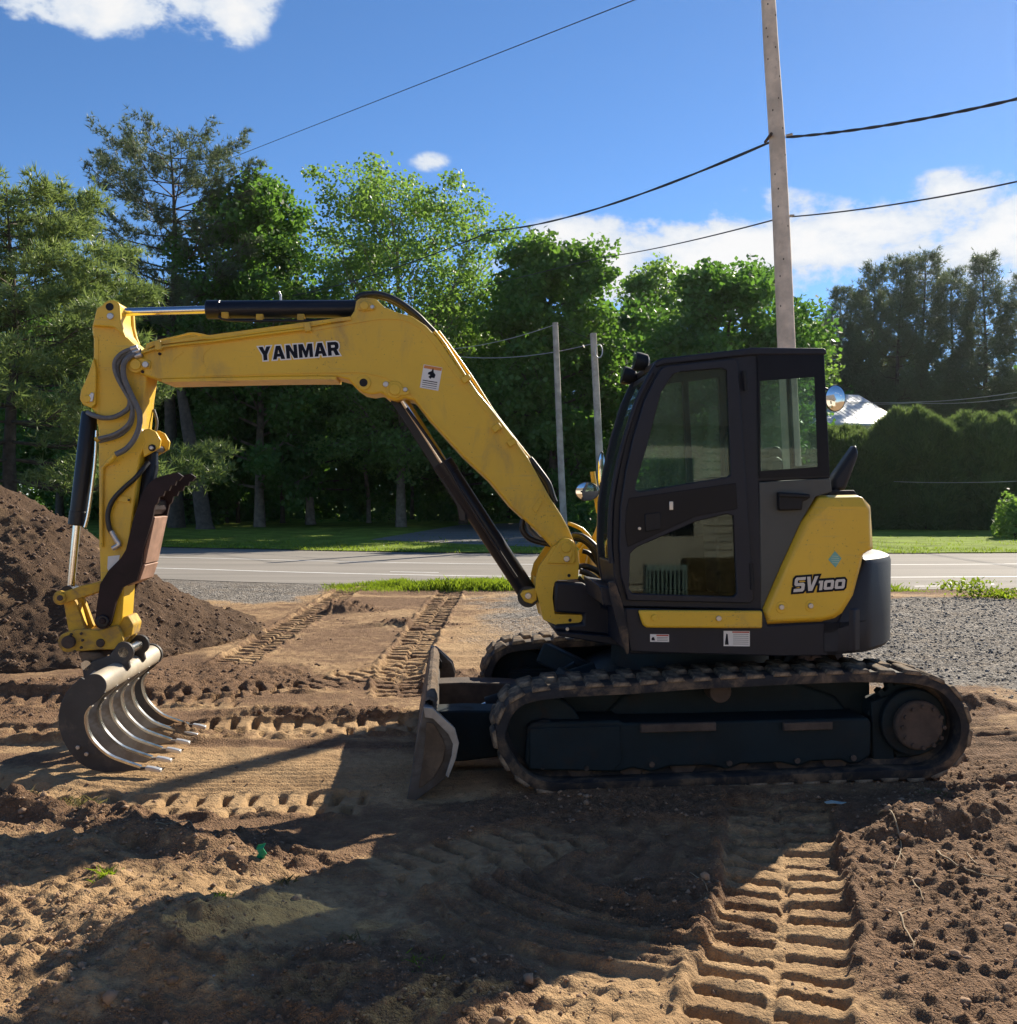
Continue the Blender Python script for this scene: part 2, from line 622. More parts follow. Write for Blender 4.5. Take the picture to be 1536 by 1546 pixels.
M['stone'] = pbr('gravel stones', (0.21, 0.195, 0.172), 0.85, var=0.55, vscale=9.0, bump=0.2)
M['root'] = pbr('pale roots', (0.32, 0.23, 0.13), 0.8, var=0.2, vscale=20)
M['greenplastic'] = pbr('green plastic', (0.01, 0.30, 0.13), 0.35, var=0.15, vscale=30)
M['paleplastic'] = pbr('pale blue plastic', (0.34, 0.45, 0.45), 0.4, var=0.1)
M['polewood'] = pbr('weathered pole wood', (0.66, 0.54, 0.41), 0.85, var=0.22, vscale=3.0, dirt=0.3, dirtcol=(0.16, 0.12, 0.09), dscale=5, bump=0.5, bscale=30)
M['oldpole'] = pbr('old pole wood', (0.42, 0.37, 0.31), 0.85, var=0.25, vscale=3.0, bump=0.4, bscale=30)
M['wire'] = pbr('wire', (0.03, 0.032, 0.036), 0.6, var=0.05)
M['palewire'] = pbr('pale wire', (0.42, 0.43, 0.44), 0.5, var=0.05)
M['bark'] = pbr('bark', (0.095, 0.075, 0.058), 0.95, var=0.35, vscale=4, bump=0.8, bscale=14)
M['palebark'] = pbr('pale bark', (0.20, 0.155, 0.115), 0.95, var=0.3, vscale=4, bump=0.7, bscale=14)
M['leaf_maple'] = leafmat('maple leaves', (0.066, 0.148, 0.044), (0.140, 0.242, 0.066), 0.52)
M['leaf_light'] = leafmat('light leaves', (0.130, 0.225, 0.070), (0.215, 0.320, 0.105), 0.52)
M['leaf_dark'] = leafmat('dark leaves', (0.064, 0.145, 0.050), (0.122, 0.230, 0.064), 0.52)
M['needle_pale'] = leafmat('white pine needles', (0.135, 0.205, 0.082), (0.255, 0.325, 0.135), 0.42, (1.2, 1.2, 0.7), 0.4, 0.5)
M['needle_dark'] = leafmat('dark needles', (0.098, 0.135, 0.080), (0.160, 0.205, 0.115), 0.34, (1.1, 1.1, 0.8), 0.5, 0.5)
M['cedar'] = leafmat('cedar sprays', (0.094, 0.142, 0.064), (0.180, 0.240, 0.092), 0.42, (1.1, 1.15, 0.7), 0.55, 0.9)
M['roofmetal'] = pbr('pale metal roof', (0.55, 0.57, 0.58), 0.4, 0.0, var=0.06, vscale=2, dirt=0.2, dirtcol=(0.4, 0.38, 0.36), dscale=2)
M['cream'] = pbr('cream siding', (0.66, 0.61, 0.52), 0.7, var=0.05, vscale=2)
M['shingle'] = pbr('roof shingles', (0.12, 0.11, 0.10), 0.9, var=0.2, vscale=6)
M['straw'] = pbr('straw', (0.30, 0.22, 0.105), 0.9, spec=0.1, var=0.4, vscale=18, bump=0.6, bscale=60)
M['crate'] = pbr('crate plastic', (0.34, 0.47, 0.45), 0.5, var=0.06)
M['siding'] = pbr('white siding', (0.70, 0.68, 0.63), 0.7, var=0.06, vscale=2)
# machine
M['yellow'] = pbr('yellow paint', (0.72, 0.450, 0.028), 0.42, var=0.05, vscale=2.0, dirt=0.40, dirtcol=(0.36, 0.245, 0.09), dscale=3.4, coat=0.10, bump=0.02, streak=True, chips=0.55)
M['yellow_dirty'] = pbr('dirty yellow paint', (0.54, 0.33, 0.035), 0.55, spec=0.3, var=0.12, vscale=4, dirt=0.68, dirtcol=(0.25, 0.165, 0.085), dscale=7, bump=0.15)
M['navy'] = pbr('dark grey paint', (0.0125, 0.0155, 0.025), 0.45, spec=0.28, var=0.12, dirt=0.10, dirtcol=(0.035, 0.035, 0.037), dscale=3.5, lowdirt=(0.8, 1.3))
M['grey_panel'] = pbr('grey panel', (0.066, 0.070, 0.064), 0.6, var=0.08, bump=0.1, bscale=200)
M['bumper'] = pbr('counterweight casting', (0.018, 0.021, 0.028), 0.58, spec=0.3, var=0.15, vscale=6, dirt=0.2, dirtcol=(0.07, 0.068, 0.066), dscale=4, bump=0.12, bscale=90)
M['black'] = pbr('black plastic', (0.010, 0.011, 0.014), 0.5, spec=0.25, var=0.1)
M['gloss'] = pbr('glossy black', (0.008, 0.009, 0.014), 0.3, spec=0.14, var=0.1)
M['cyl'] = pbr('cylinder black', (0.009, 0.011, 0.018), 0.32, spec=0.3, var=0.15, dirt=0.10, dirtcol=(0.04, 0.037, 0.036), dscale=6)
M['chrome'] = pbr('chrome rod', (0.62, 0.62, 0.64), 0.13, 1.0, var=0.04)
M['steel'] = pbr('worn steel', (0.56, 0.55, 0.53), 0.24, 1.0, var=0.15, vscale=14)
M['bolt'] = pbr('zinc bolt', (0.52, 0.50, 0.47), 0.4, 0.8, var=0.1)
M['rake'] = pbr('rake paint', (0.30, 0.28, 0.25), 0.42, 0.35, var=0.22, vscale=8, dirt=0.55, dirtcol=(0.22, 0.165, 0.11), dscale=6, bump=0.15)
M['raketube'] = pbr('rake tube', (0.42, 0.36, 0.27), 0.55, 0.1, var=0.12, vscale=6, dirt=0.3, dirtcol=(0.2, 0.15, 0.1), dscale=9, bump=0.12)
M['rakeplate'] = pbr('rake side plate', (0.045, 0.043, 0.042), 0.5, 0.2, var=0.2, dirt=0.4, dirtcol=(0.16, 0.125, 0.09), dscale=7, bump=0.2)
M['thumb'] = pbr('maroon thumb paint', (0.020, 0.011, 0.012), 0.5, spec=0.2, var=0.3, vscale=5, dirt=0.25, dirtcol=(0.055, 0.030, 0.025), dscale=6)
M['rust'] = pbr('rubbed primer', (0.33, 0.19, 0.13), 0.6, 0.1, var=0.25, vscale=7, dirt=0.4, dirtcol=(0.20, 0.10, 0.06), dscale=6)
M['hose'] = pbr('grey hose', (0.125, 0.128, 0.13), 0.6, var=0.15, vscale=30, bump=0.3, bscale=220)
M['blackhose'] = pbr('black hose', (0.013, 0.013, 0.014), 0.45, var=0.1)
M['rubber'] = pbr('track rubber', (0.024, 0.023, 0.024), 0.75, spec=0.3, var=0.25, vscale=8, dirt=0.62, dirtcol=(0.20, 0.14, 0.09), dscale=4.5, bump=0.4, bscale=60)
M['lug'] = pbr('muddy rubber', (0.075, 0.056, 0.042), 0.85, spec=0.2, var=0.3, vscale=8, dirt=0.72, dirtcol=(0.36, 0.265, 0.17), dscale=6, bump=0.5, bscale=60)
M['teal'] = pbr('undercarriage paint', (0.006, 0.015, 0.020), 0.65, spec=0.25, var=0.2, dirt=0.42, dirtcol=(0.032, 0.025, 0.020), dscale=4, bump=0.2)
M['hub'] = pbr('muddy hub', (0.070, 0.050, 0.038), 0.85, var=0.3, vscale=9, dirt=0.4, dirtcol=(0.05, 0.035, 0.028), dscale=7, bump=0.4)
M['bladesteel'] = pbr('blade steel', (0.10, 0.092, 0.085), 0.5, 0.3, var=0.25, vscale=6, dirt=0.75, dirtcol=(0.085, 0.062, 0.045), dscale=5, bump=0.2)
M['mud'] = pbr('caked mud', (0.13, 0.088, 0.055), 0.95, var=0.35, vscale=8, bump=0.8, bscale=50)
M['seat'] = pbr('seat vinyl', (0.03, 0.032, 0.034), 0.6)
M['tip'] = pbr('ground steel', (0.62, 0.61, 0.59), 0.35, 0.7, var=0.08)
M['rubbed'] = pbr('rubbed steel highlight', (0.36, 0.33, 0.29), 0.45, 0.3, var=0.2, vscale=7, dirt=0.35, dirtcol=(0.2, 0.15, 0.10), dscale=6)
M['white'] = pbr('decal white', (0.72, 0.71, 0.67), 0.5, var=0.03)
M['ink'] = pbr('decal black', (0.008, 0.010, 0.018), 0.5, spec=0.12, var=0.05)
M['orange'] = pbr('decal orange', (0.62, 0.22, 0.04), 0.5, var=0.05)
M['redink'] = pbr('decal red', (0.45, 0.07, 0.04), 0.5, var=0.05)
M['silver'] = pbr('decal silver', (0.52, 0.52, 0.52), 0.35, 0.25, var=0.04)
M['turq'] = pbr('decal turquoise', (0.16, 0.42, 0.38), 0.45, var=0.05)
M['turq2'] = pbr('decal pale', (0.42, 0.55, 0.42), 0.45, var=0.05)
M['glass'] = glass('cab glass', (0.70, 0.78, 0.74), 0.02, 0.07, 0.55)
M['glass_low'] = glass('lower door glass', (0.60, 0.66, 0.62), 0.02, 0.0)
M['glass_clear'] = glass('windscreen glass', (0.80, 0.86, 0.83), 0.02, 0.08)
M['mirror'] = pbr('mirror', (0.75, 0.76, 0.76), 0.04, 1.0, var=0.02)


# ------------------------------------------------------------------ ground heights
def lug_print(hh, X, Y, path, width=0.47, pitch=0.165, sink=0.030, amp=0.026, strength=1.0, phase=0.0, seed=5, gap=0.03, slant=0.0, calm=False):
    """press a crawler track's print along a polyline into the heights; returns how compacted each point is"""
    comp = np.zeros_like(hh)
    s0 = phase
    for (x0, y0), (x1, y1) in zip(path[:-1], path[1:]):
        L = math.hypot(x1 - x0, y1 - y0)
        ux, uy = (x1 - x0) / L, (y1 - y0) / L
        pad = width
        msk = (X > min(x0, x1) - pad) & (X < max(x0, x1) + pad) & (Y > min(y0, y1) - pad) & (Y < max(y0, y1) + pad)
        if not msk.any():
            s0 += L
            continue
        x, y, h = X[msk], Y[msk], hh[msk]
        t = (x - x0) * ux + (y - y0) * uy
        s = -(x - x0) * uy + (y - y0) * ux
        wob = (0.018 if calm else 0.035) * fbm(x * 4.1, y * 4.1, seed, 4)
        s = s + wob
        inl = sstep(-0.10, 0.0, t) * (1 - sstep(L, L + 0.10, t))
        ins = (1 - sstep(width / 2 - 0.025, width / 2 + 0.015, np.abs(s))) * inl
        worn = np.clip(0.85 + 1.2 * fbm(x * 2.3, y * 2.3, seed + 3, 4), 0.45 if calm or y0 > 8 else 0.05, 1.15)
        ph = (s0 + t + slant * np.abs(s) + (0.011 if calm else 0.022 if y0 < 7 else 0.008) * fbm(x * 6, y * 6, seed + 9, 3)) / pitch + np.where(s > 0, 0.5, 0.0)
        fr = ph - np.floor(ph)
        bar = sstep(0.0, 0.09, fr) * (1 - sstep(0.28, 0.44, fr))           # the groove a lug leaves
        mid = 1 - sstep(gap * 0.5, gap, np.abs(s))
        edge = np.exp(-((np.abs(s) - width / 2 - 0.03) / 0.035) ** 2) * inl
        target = -sink - amp * (bar * 2 - 0.7) * worn * (1 - mid) + mid * 0.02 * (0.5 + fbm(x * 14, y * 14, seed + 1, 2))
        k = ins * strength
        base = h * 0.45
        h2 = h * (1 - k) + (base + target) * k
        h2 = h2 + edge * strength * (0.022 + 0.05 * fbm(x * 7, y * 7, seed + 2, 3))
        hh[msk] = h2
        c = comp[msk]
        comp[msk] = np.maximum(c, ins * strength)
        s0 += L
    return comp


def axis(parts):
    out = []
    for a, b, d0, d1 in parts:
        x = a
        while x < b - 1e-6:
            out.append(x)
            f = (x - a) / (b - a)
            x += d0 + (d1 - d0) * f
    out.append(parts[-1][1])
    return np.array(out)


xp = axis([(0, 2.35, 0.0138, 0.0138), (2.35, 6.0, 0.015, 0.048), (6.0, 13.5, 0.05, 0.12)])
gx = np.concatenate([-xp[:0:-1], xp])
gy = axis([(2.9, 5.2, 0.0122, 0.0122), (5.2, 9.0, 0.0125, 0.026), (9.0, 14.0, 0.026, 0.031), (14.0, 19.4, 0.031, 0.042), (19.4, 24.0, 0.08, 0.14)])
X, Y = np.meshgrid(gx, gy)
hh = 0.030 * fbm(X / 1.6, Y / 1.6, 1, 4) + 0.014 * fbm(X / 0.35, Y / 0.35, 2, 4)


def blob(cx, cy, rx, ry, soft=0.35, rot=0.0, wob=0.5, seed=31):
    c, s = math.cos(rot), math.sin(rot)
    dx, dy = X - cx, Y - cy
    a, b = (dx * c + dy * s) / rx, (-dx * s + dy * c) / ry
    d = np.sqrt(a * a + b * b) + wob * fbm(X * 1.3, Y * 1.3, seed, 4)
    return 1 - sstep(1 - soft, 1 + soft, d)


# where the earth is loose and rough
rough = np.zeros_like(hh)
for a in ((-2.1, 3.6, 1.35, 1.25), (-1.7, 4.9, 1.0, 0.45, 0.3, -0.25), (-3.3, 5.3, 1.2, 0.6), (2.7, 4.4, 0.98, 1.35), (1.95, 3.5, .55, .7), (2.9, 6.0, 0.7, 0.6),
          (-0.55, 3.5, 0.85, 0.55), (-3.2, 9.6, 1.7, 0.9), (-0.1, 9.6, 0.85, 0.65), (-2.4, 15.4, 0.55, 0.35), (-1.45, 8.1, 0.85, 0.16, .35, .05),
          (-3.5, 7.5, 1.6, 0.18, .3), (-5.6, 8.6, 2.0, 1.2), (0.75, 4.35, 0.35, 0.3), (-4.6, 6.2, 1.2, .25), (3.6, 8.1, 0.8, 0.25), (-1.2, 13.8, .9, .25),
          (0.8, 5.75, 1.0, 0.25)):
    rough = np.maximum(rough, blob(*a))
ridge = np.abs(fbm(X / 0.16, Y / 0.16, 7, 4))
hh += rough * (0.030 * fbm(X / 0.30, Y / 0.30, 3, 5, 0.66) + 0.018 * (0.5 - ridge) + 0.018 * fbm(X / 0.055, Y / 0.055, 4, 3))
hh += (0.25 + 0.75 * rough) * (0.050 * np.clip(vnoise(X / 0.075, Y / 0.06, 141) - 0.64, 0, 1) + 0.050 * np.clip(vnoise(X / 0.038, Y / 0.032, 142) - 0.58, 0, 1))
hh += (1 - rough) * 0.006 * fbm(X / 0.06, Y / 0.06, 8, 3)
# banks: left foreground rise, right foreground rise, low ridges thrown up by the tracks
hh += 0.20 * blob(-2.85, 3.75, 1.75, 1.45, 0.6) + 0.06 * blob(2.75, 4.5, 0.85, 1.2, 0.5) + 0.07 * blob(-0.75, 3.55, 0.6, 0.5, 0.6)
for (cx, cy, rx, ry, ro, a) in ((-2.1, 5.15, 0.55, 0.13, -0.25, 0.10), (-1.55, 4.75, 0.45, 0.14, -0.45, 0.09), (-3.2, 5.45, 0.5, 0.16, 0.1, 0.16), (-2.75, 5.3, .3, .14, -.3, .13),
                               (-1.5, 8.15, 0.7, 0.10, 0.04, 0.065), (-2.9, 7.3, 0.8, 0.10, -0.02, 0.09), (-3.9, 6.15, 1.0, 0.13, 0.04, 0.10),
                               (-2.55, 15.4, 0.45, 0.28, 0, 0.13), (-1.5, 13.7, 0.6, 0.15, 0.25, 0.07), (-0.1, 9.7, 0.6, 0.4, 0.0, 0.10),
                               (0.95, 4.7, 0.35, 0.10, 0.9, 0.03), (-4.3, 9.0, 1.2, 0.3, 0.1, 0.12), (2.35, 5.2, 0.5, 0.12, 0.25, 0.10),
                               (2.6, 4.2, 0.4, 0.1, 0.2, 0.07), (2.5, 3.7, 0.45, .12, .1, .08), (3.45, 8.3, 0.7, 0.15, 0.0, 0.12), (2.9, 5.1, .35, .1, .0, .08)):
    hh += a * blob(cx, cy, rx, ry, 0.55, ro, 0.55, 77) * (0.9 + 0.5 * fbm(X / 0.12, Y / 0.12, 41, 4))
# scraped swirls where the crawlers slewed, and raked lines in the sand
q = 0.16 * fbm(X * 0.9, Y * 0.9, 51, 2)
sw = blob(0.42, 4.35, 0.75, 0.75, 0.3, 0.3, 0.25, 52)
rr = np.sqrt(((X - 1.2) / 1.0) ** 2 + ((Y - 4.9) / 0.8) ** 2) + q + 0.10 * np.sin(Y * 5.0 + X * 2)
hh += sw * (0.013 * np.sin(rr * 46) + 0.010 * np.sin(rr * 83 + 1) + 0.016 * np.sin(rr * 17))
sw2 = blob(0.5, 3.4, 0.9, 0.45, 0.4, 0.0, 0.3, 53) * (1 - sw)
hh += sw2 * 0.008 * np.sin((X * 0.9 - Y + q * 2) * 60)
lin = blob(0.6, 11.5, 1.5, 4.6, 0.3, 0.0, 0.25, 54)
hh = hh * (1 - 0.5 * lin) + lin * 0.014 * np.sin((Y - 0.22 * X + 1.6 * q) * 13.0) * (0.4 + vnoise(X * 1.2, Y * 2.0, 55))
lin2 = blob(-1.6, 6.35, 1.9, 0.42, 0.4, 0.02, 0.25, 56)
hh = hh * (1 - 0.4 * lin2) + lin2 * 0.007 * np.sin((Y + 0.04 * X + 0.5 * q) * 70)
lin3 = blob(3.2, 6.7, 0.9, 1.1, 0.3, 0.0, 0.3, 57)
hh += lin3 * 0.020 * np.sin((Y - 0.08 * X + 0.8 * q) * 42) * (0.3 + vnoise(X * 3, Y * 6, 58))
# crawler prints
comp = lug_print(hh, X, Y, [(1.56, 5.75), (1.36, 4.92), (1.21, 4.3), (0.68, 2.8)], 0.56, 0.165, 0.034, 0.035, 1.0, 0.02, 11, calm=True)
comp = np.maximum(comp, lug_print(hh, X, Y, [(-1.08, 19.0), (-1.13, 13.5), (-1.12, 10.2), (-1.0, 8.9)], 0.46, 0.165, 0.05, 0.055, 1.0, 0.0, 12))
comp = np.maximum(comp, lug_print(hh, X, Y, [(-3.02, 19.0), (-2.96, 12.5), (-2.95, 10.6)], 0.46, 0.165, 0.05, 0.055, 1.0, 0.05, 13))
comp = np.maximum(comp, lug_print(hh, X, Y, [(-4.4, 7.45), (-2.9, 7.55), (-0.8, 7.8)], 0.50, 0.165, 0.03, 0.046, 1.0, 0.0, 14))
comp = np.maximum(comp, lug_print(hh, X, Y, [(-4.9, 5.55), (-2.6, 5.72), (-0.9, 5.80)], 0.42, 0.165, 0.025, 0.046, 0.9, 0.03, 15))
comp = np.maximum(comp, lug_print(hh, X, Y, [(-3.6, 8.6), (-1.9, 9.3), (-0.9, 10.6)], 0.5, 0.165, 0.03, 0.045, 0.9, 0.0, 16))
comp = np.maximum(comp, lug_print(hh, X, Y, [(-5.2, 8.6), (-2.4, 8.65)], 0.45, 0.165, 0.03, 0.036, 0.9, 0.0, 17))
comp = np.maximum(comp, lug_print(hh, X, Y, [(-0.55, 4.7), (0.35, 5.25)], 0.55, 0.165, 0.018, 0.022, 0.75, 0.0, 18, slant=0.25))
comp = np.maximum(comp, lug_print(hh, X, Y, [(0.5, 5.4), (1.2, 5.15)], 0.40, 0.165, 0.012, 0.016, 0.6, 0.0, 19))
# level under the crawlers, a little higher at the sprocket end
xr = sstep(0.2, 3.0, X)
hh += (1 - 0.7 * sstep(8, 10, Y)) * comp * (0.006 * fbm(X / 0.045, Y / 0.04, 161, 3) + 0.012 * fbm(X / 0.4, Y / 0.3, 162, 3))
hh += 0.035 * xr * (1 - sstep(7, 12, Y))
hh += 0.12 * sstep(9.5, 17.0, Y) * (sstep(-0.6, 1.4, X)) * (1 - sstep(17.0, 19.2, Y))
under = blob(1.3, 6.3, 1.75, 0.42, 0.2, 0.06, 0.06, 61)
hh = hh * (1 - 0.8 * under) + under * 0.042
far = sstep(18.0, 19.3, Y)
hh = hh * (1 - far) + far * (-0.008)

gravel = np.maximum(blob(7.6, 12.3, 5.2, 4.2, 0.18, 0.0, 0.22, 91) * sstep(2.2, 3.6, X), sstep(-2.9, -4.2, X + 0.5 * fbm(X, Y, 94, 3)) * sstep(16.0, 17.0, Y + 0.8 * fbm(X * .7, Y * .7, 92, 3)))
gravel = np.maximum(gravel, 0.75 * blob(1.2, 16.2, 1.8, 2.4, 0.4, 0.0, 0.35, 93))
gravel = np.maximum(gravel, 0.56 * blob(0.75, 13.0, 1.35, 3.4, 0.4, 0.0, 0.35, 104))
gravel *= (1 - np.clip(rough * 1.2, 0, 1))
hh += (1 - sstep(19.3, 20.4, Y)) * gravel * (0.020 * fbm(X / 0.05, Y / 0.05, 95, 3) + 0.02 * fbm(X / .5, Y / .5, 96, 3))
top = np.clip(rough * 0.55 + 0.40 + 0.75 * fbm(X / 0.9, Y / 0.45, 21, 6, 0.6), 0, 1)
for (cx, cy, rx, ry, k) in ((-0.35, 3.55, 1.1, 0.9, 0.5), (0.2, 4.9, 1.6, 1.0, 0.62), (0.3, 4.1, .8, .8, .55), (-2.9, 14.5, 0.9, 4.0, 0.45), (-1.1, 14.5, 0.45, 4.2, 0.55), (-1.7, 11.2, 1.2, 1.8, 0.35), (3.2, 6.6, 1.0, 1.2, 0.85), (2.9, 4.2, 1.1, 1.5, .6), (1.85, 3.55, .62, .75, .8),
                             (-4.6, 8.8, 2.4, 1.5, 0.6), (1.2, 5.5, 1.8, 0.5, 0.8), (6.2, 17.2, 5, .5, .8), (-2.0, 16.6, 1.3, .9, .75), (-1.9, 12.6, 1.0, 1.5, .62), (-3.6, 10.3, 1.2, .8, .8), (-0.3, 9.6, .9, .7, .85), (-2.6, 8.9, 1.6, .5, .7), (-1.4, 18.2, 1.6, .6, .7), (-3.4, 6.7, 1.2, .25, .7), (-1.3, 7.2, 1.4, .12, .75), (-2.2, 5.45, 1.5, .18, .8)):
    top = np.maximum(top, k * blob(cx, cy, rx, ry, 0.5, 0, 0.5, 97))
top -= 0.75 * blob(-1.7, 6.3, 1.9, 0.5, 0.4, 0.02, 0.3, 98) + (0.42 - 0.34 * sstep(7.9, 9.0, Y)) * comp
top -= 0.60 * blob(-2.2, 3.95, 1.5, 1.0, 0.5, 0, 0.4, 102) + 0.45 * blob(0.6, 12.5, 1.4, 4.5, 0.35, 0, 0.3, 99) + 0.8 * blob(0.42, 3.35, 0.45, 0.40, 0.5, 0, 0.3, 100)  # left foreground soil lightened to stand in for fuller sun
top = np.clip(top, 0, 1)
moss = 0.0 * np.maximum(blob(-0.85, 3.75, 0.75, 0.4, 0.5, 0.2, 0.5, 101), blob(-0.15, 3.4, .3, .3, .5, 0, .5, 103))


def ground_h(x, y):
    """height of the bare ground at world x, y"""
    i = int(np.clip(np.searchsorted(gx, x), 1, len(gx) - 1))
    j = int(np.clip(np.searchsorted(gy, y), 1, len(gy) - 1))
    fx = (x - gx[i - 1]) / (gx[i] - gx[i - 1])
    fy = (y - gy[j - 1]) / (gy[j] - gy[j - 1])
    a = hh[j - 1, i - 1] * (1 - fx) + hh[j - 1, i] * fx
    b = hh[j, i - 1] * (1 - fx) + hh[j, i] * fx
    return float(a * (1 - fy) + b * fy)


ny, nx = hh.shape
idx = np.arange(nx * ny, dtype=np.int32).reshape(ny, nx)
quads = np.stack([idx[:-1, :-1], idx[:-1, 1:], idx[1:, 1:], idx[1:, :-1]], -1).reshape(-1, 4)
me = raw_mesh('ground', np.stack([X, Y, hh], -1).reshape(-1, 3), quads,
              {'topsoil': ('POINT', top.ravel()), 'gravel': ('POINT', gravel.ravel()), 'moss': ('POINT', moss.ravel())}, smooth=True)
tag(link('ground', me, M['ground']), kind='structure')

# land out to the horizon, all round
ob = MB()
ob.add([(-900, 29, -0.06), (900, 29, -0.06), (900, 1500, -0.06), (-900, 1500, -0.06)], [(0, 1, 2, 3)])
tag(ob.build('far_field', M['field'], smooth=0), kind='structure')
ob = MB()
ob.add([(-900, -600, -0.06), (900, -600, -0.06), (900, 2.9, -0.06), (-900, 2.9, -0.06)], [(0, 1, 2, 3)])
ob.add([(-900, 2.9, -0.06), (-13.5, 2.9, -0.06), (-13.5, 29, -0.06), (-900, 29, -0.06)], [(0, 1, 2, 3)])
ob.add([(13.5, 2.9, -0.06), (900, 2.9, -0.06), (900, 29, -0.06), (13.5, 29, -0.06)], [(0, 1, 2, 3)])
ob.add([(-13.5, 24.0, -0.06), (13.5, 24.0, -0.06), (13.5, 29, -0.06), (-13.5, 29, -0.06)], [(0, 1, 2, 3)])
me = bpy.data.meshes.new('yard')
me.from_pydata(ob.v, [], ob.f)
me.update()
tag(link('yard', me, M['ground']), kind='structure')


# ------------------------------------------------------------------ road
ROADX = np.array([-120, -60, -30, -15, -7.4, -1.7, 4.0, 8.2, 16, 30, 60, 120.0])
ROADY = np.array([62, 41.5, 31.4, 26.6, 23.75, 22.0, 21.35, 21.45, 22.2, 24.5, 30.5, 46.0])


def road_y(x):
    # near white line; smooth through the points
    i = np.clip(np.searchsorted(ROADX, x) - 1, 1, len(ROADX) - 3)
    p0, p1, p2, p3 = ROADY[i - 1], ROADY[i], ROADY[i + 1], ROADY[i + 2]
    t = (x - ROADX[i]) / (ROADX[i + 1] - ROADX[i])
    return 0.5 * (2 * p1 + (p2 - p0) * t + (2 * p0 - 5 * p1 + 4 * p2 - p3) * t * t + (3 * p1 - p0 - 3 * p2 + p3) * t ** 3)


def strip(name, x0, x1, off0, off1, z, mat, step=0.6, kind='structure', wob=0.0):
    ob = MB()
    n = int((x1 - x0) / step) + 1
    vs = []
    for k in range(n + 1):
        x = x0 + (x1 - x0) * k / n
        y = road_y(x)
        a, b = (o(x) if callable(o) else o for o in (off0, off1))
        wn = wob * (float(fbm(np.array([x * 0.9]), np.array([3.3]), 5, 3)[0])) if wob else 0
        vs += [(x, y + a + wn, z), (x, y + b + wn * 0.6, z)]
    ob.add(vs, [(2 * k, 2 * k + 2, 2 * k + 3, 2 * k + 1) for k in range(n)])
    return tag(ob.build(name, mat, smooth=0), kind=kind)


strip('road', -110, 110, -2.6, lambda x: 3.9 + 4.4 + 0.9 * (1 if x < -5 else 0), 0.0, M['asphalt'], 0.8)
for off, wd in ((0.0, 0.13), (3.75, 0.12)):
    strip('road_line', -110, 110, off, off + wd, 0.004, M['line'], 0.8)
for x0 in (-2.75, 7.95, -13.5, 18.6):
    strip('road_dash', x0, x0 + 1.15, -2.05 if x0 > 0 else 0.75, -1.95 if x0 > 0 else 0.85, 0.004, M['line'], 0.3)
strip('lawn', -110, 110, lambda x: 8.3, lambda x: 60.0, 0.03, M['lawn'], 1.0, wob=0.25)
# drive that leaves the road towards the trees
ob = MB()
A, B_, C_, D_ = G(560, 816), G(800, 830), G(830, 792), G(690, 797)
ob.add([(A.x, A.y, 0.036), (B_.x + 1.5, B_.y, 0.036), (C_.x + 2, C_.y + 6, 0.036), (D_.x, D_.y + 4, 0.036)], [(0, 1, 2, 3)])
tag(ob.build('driveway', M['drive'], smooth=0), kind='structure')


# ------------------------------------------------------------------ the excavator
EXC = empty('excavator', ORG, TH)
tag(EXC, 'yellow and dark grey tracked excavator with thumb and rake bucket, parked on bare soil', 'excavator')


def P2(pts, wv):
    out = []
    for px, py in pts:
        p = T(px, py, wv)
        out.append((p.x, p.z))
    return out


def plate(name, pts, w0, w1, mat, parent=None, holes=(), bevel=0.006, ref=None, smooth=32):
    rf = w0 if ref is None else ref
    ob = MB()
    if holes:
        ob.holed(P2(pts, rf), [P2(h, rf) for h in holes], w0, w1)
    else:
        ob.prism(P2(pts, rf), w0, w1)
    return ob.build(name, mat, parent or EXC, bevel, smooth)


def disc(name, c, rpx, w0, w1, mat, parent=None, n=28, bevel=0.004, ref=None):
    rf = w0 if ref is None else ref
    a, b = T(c[0], c[1], rf), T(c[0] + rpx, c[1], rf)
    ob = MB().disc((a.x, a.z), b.x - a.x, w0, w1, n)
    return ob.build(name, mat, parent or EXC, bevel)


def tube(name, pts, wv, r, mat, parent=None, n=10, sm=5):
    """pts: (px,py) or (px,py,w)"""
    P = [T(p[0], p[1], p[2] if len(p) > 2 else wv) for p in pts]
    if sm:
        P = smooth_path(P, sm)
    return MB().tube(P, r, n).build(name, mat, parent or EXC, smooth=50)


def arc(c, r, a0, a1, n=8, sy=1.0):
    return [(c[0] + r * math.cos(R(a0 + (a1 - a0) * k / n)), c[1] - sy * r * math.sin(R(a0 + (a1 - a0) * k / n))) for k in range(n + 1)]


def bolt(c, rpx, wv, parent, mat='bolt', name='bolt'):
    return disc(name, c, rpx, wv - 0.014, wv, M[mat], parent, 8, 0.002)


# ---- crawler tracks -------------------------------------------------------------------------
W0, W1 = -1.16, -0.71
outer = [(741, 1118), (745, 1092), (757, 1066), (778, 1047), (808, 1037), (850, 1032), (900, 1029), (960, 1026), (1040, 1020), (1120, 1016), (1200, 1012),
         (1280, 1009), (1340, 1009), (1390, 1012), (1428, 1024), (1454, 1048), (1469, 1078), (1472, 1108), (1463, 1140), (1440, 1166), (1404, 1182),
         (1340, 1185), (1240, 1189), (1140, 1193), (1040, 1197), (940, 1201), (860, 1204), (812, 1200), (778, 1182), (754, 1152)]
loop = [Vector((a, 0, z)) for a, z in P2(outer, W0)]
loop = smooth_path(loop, 8, True)
# even spacing
seg = [(loop[(i + 1) % len(loop)] - loop[i]).length for i in range(len(loop))]
PER = sum(seg)


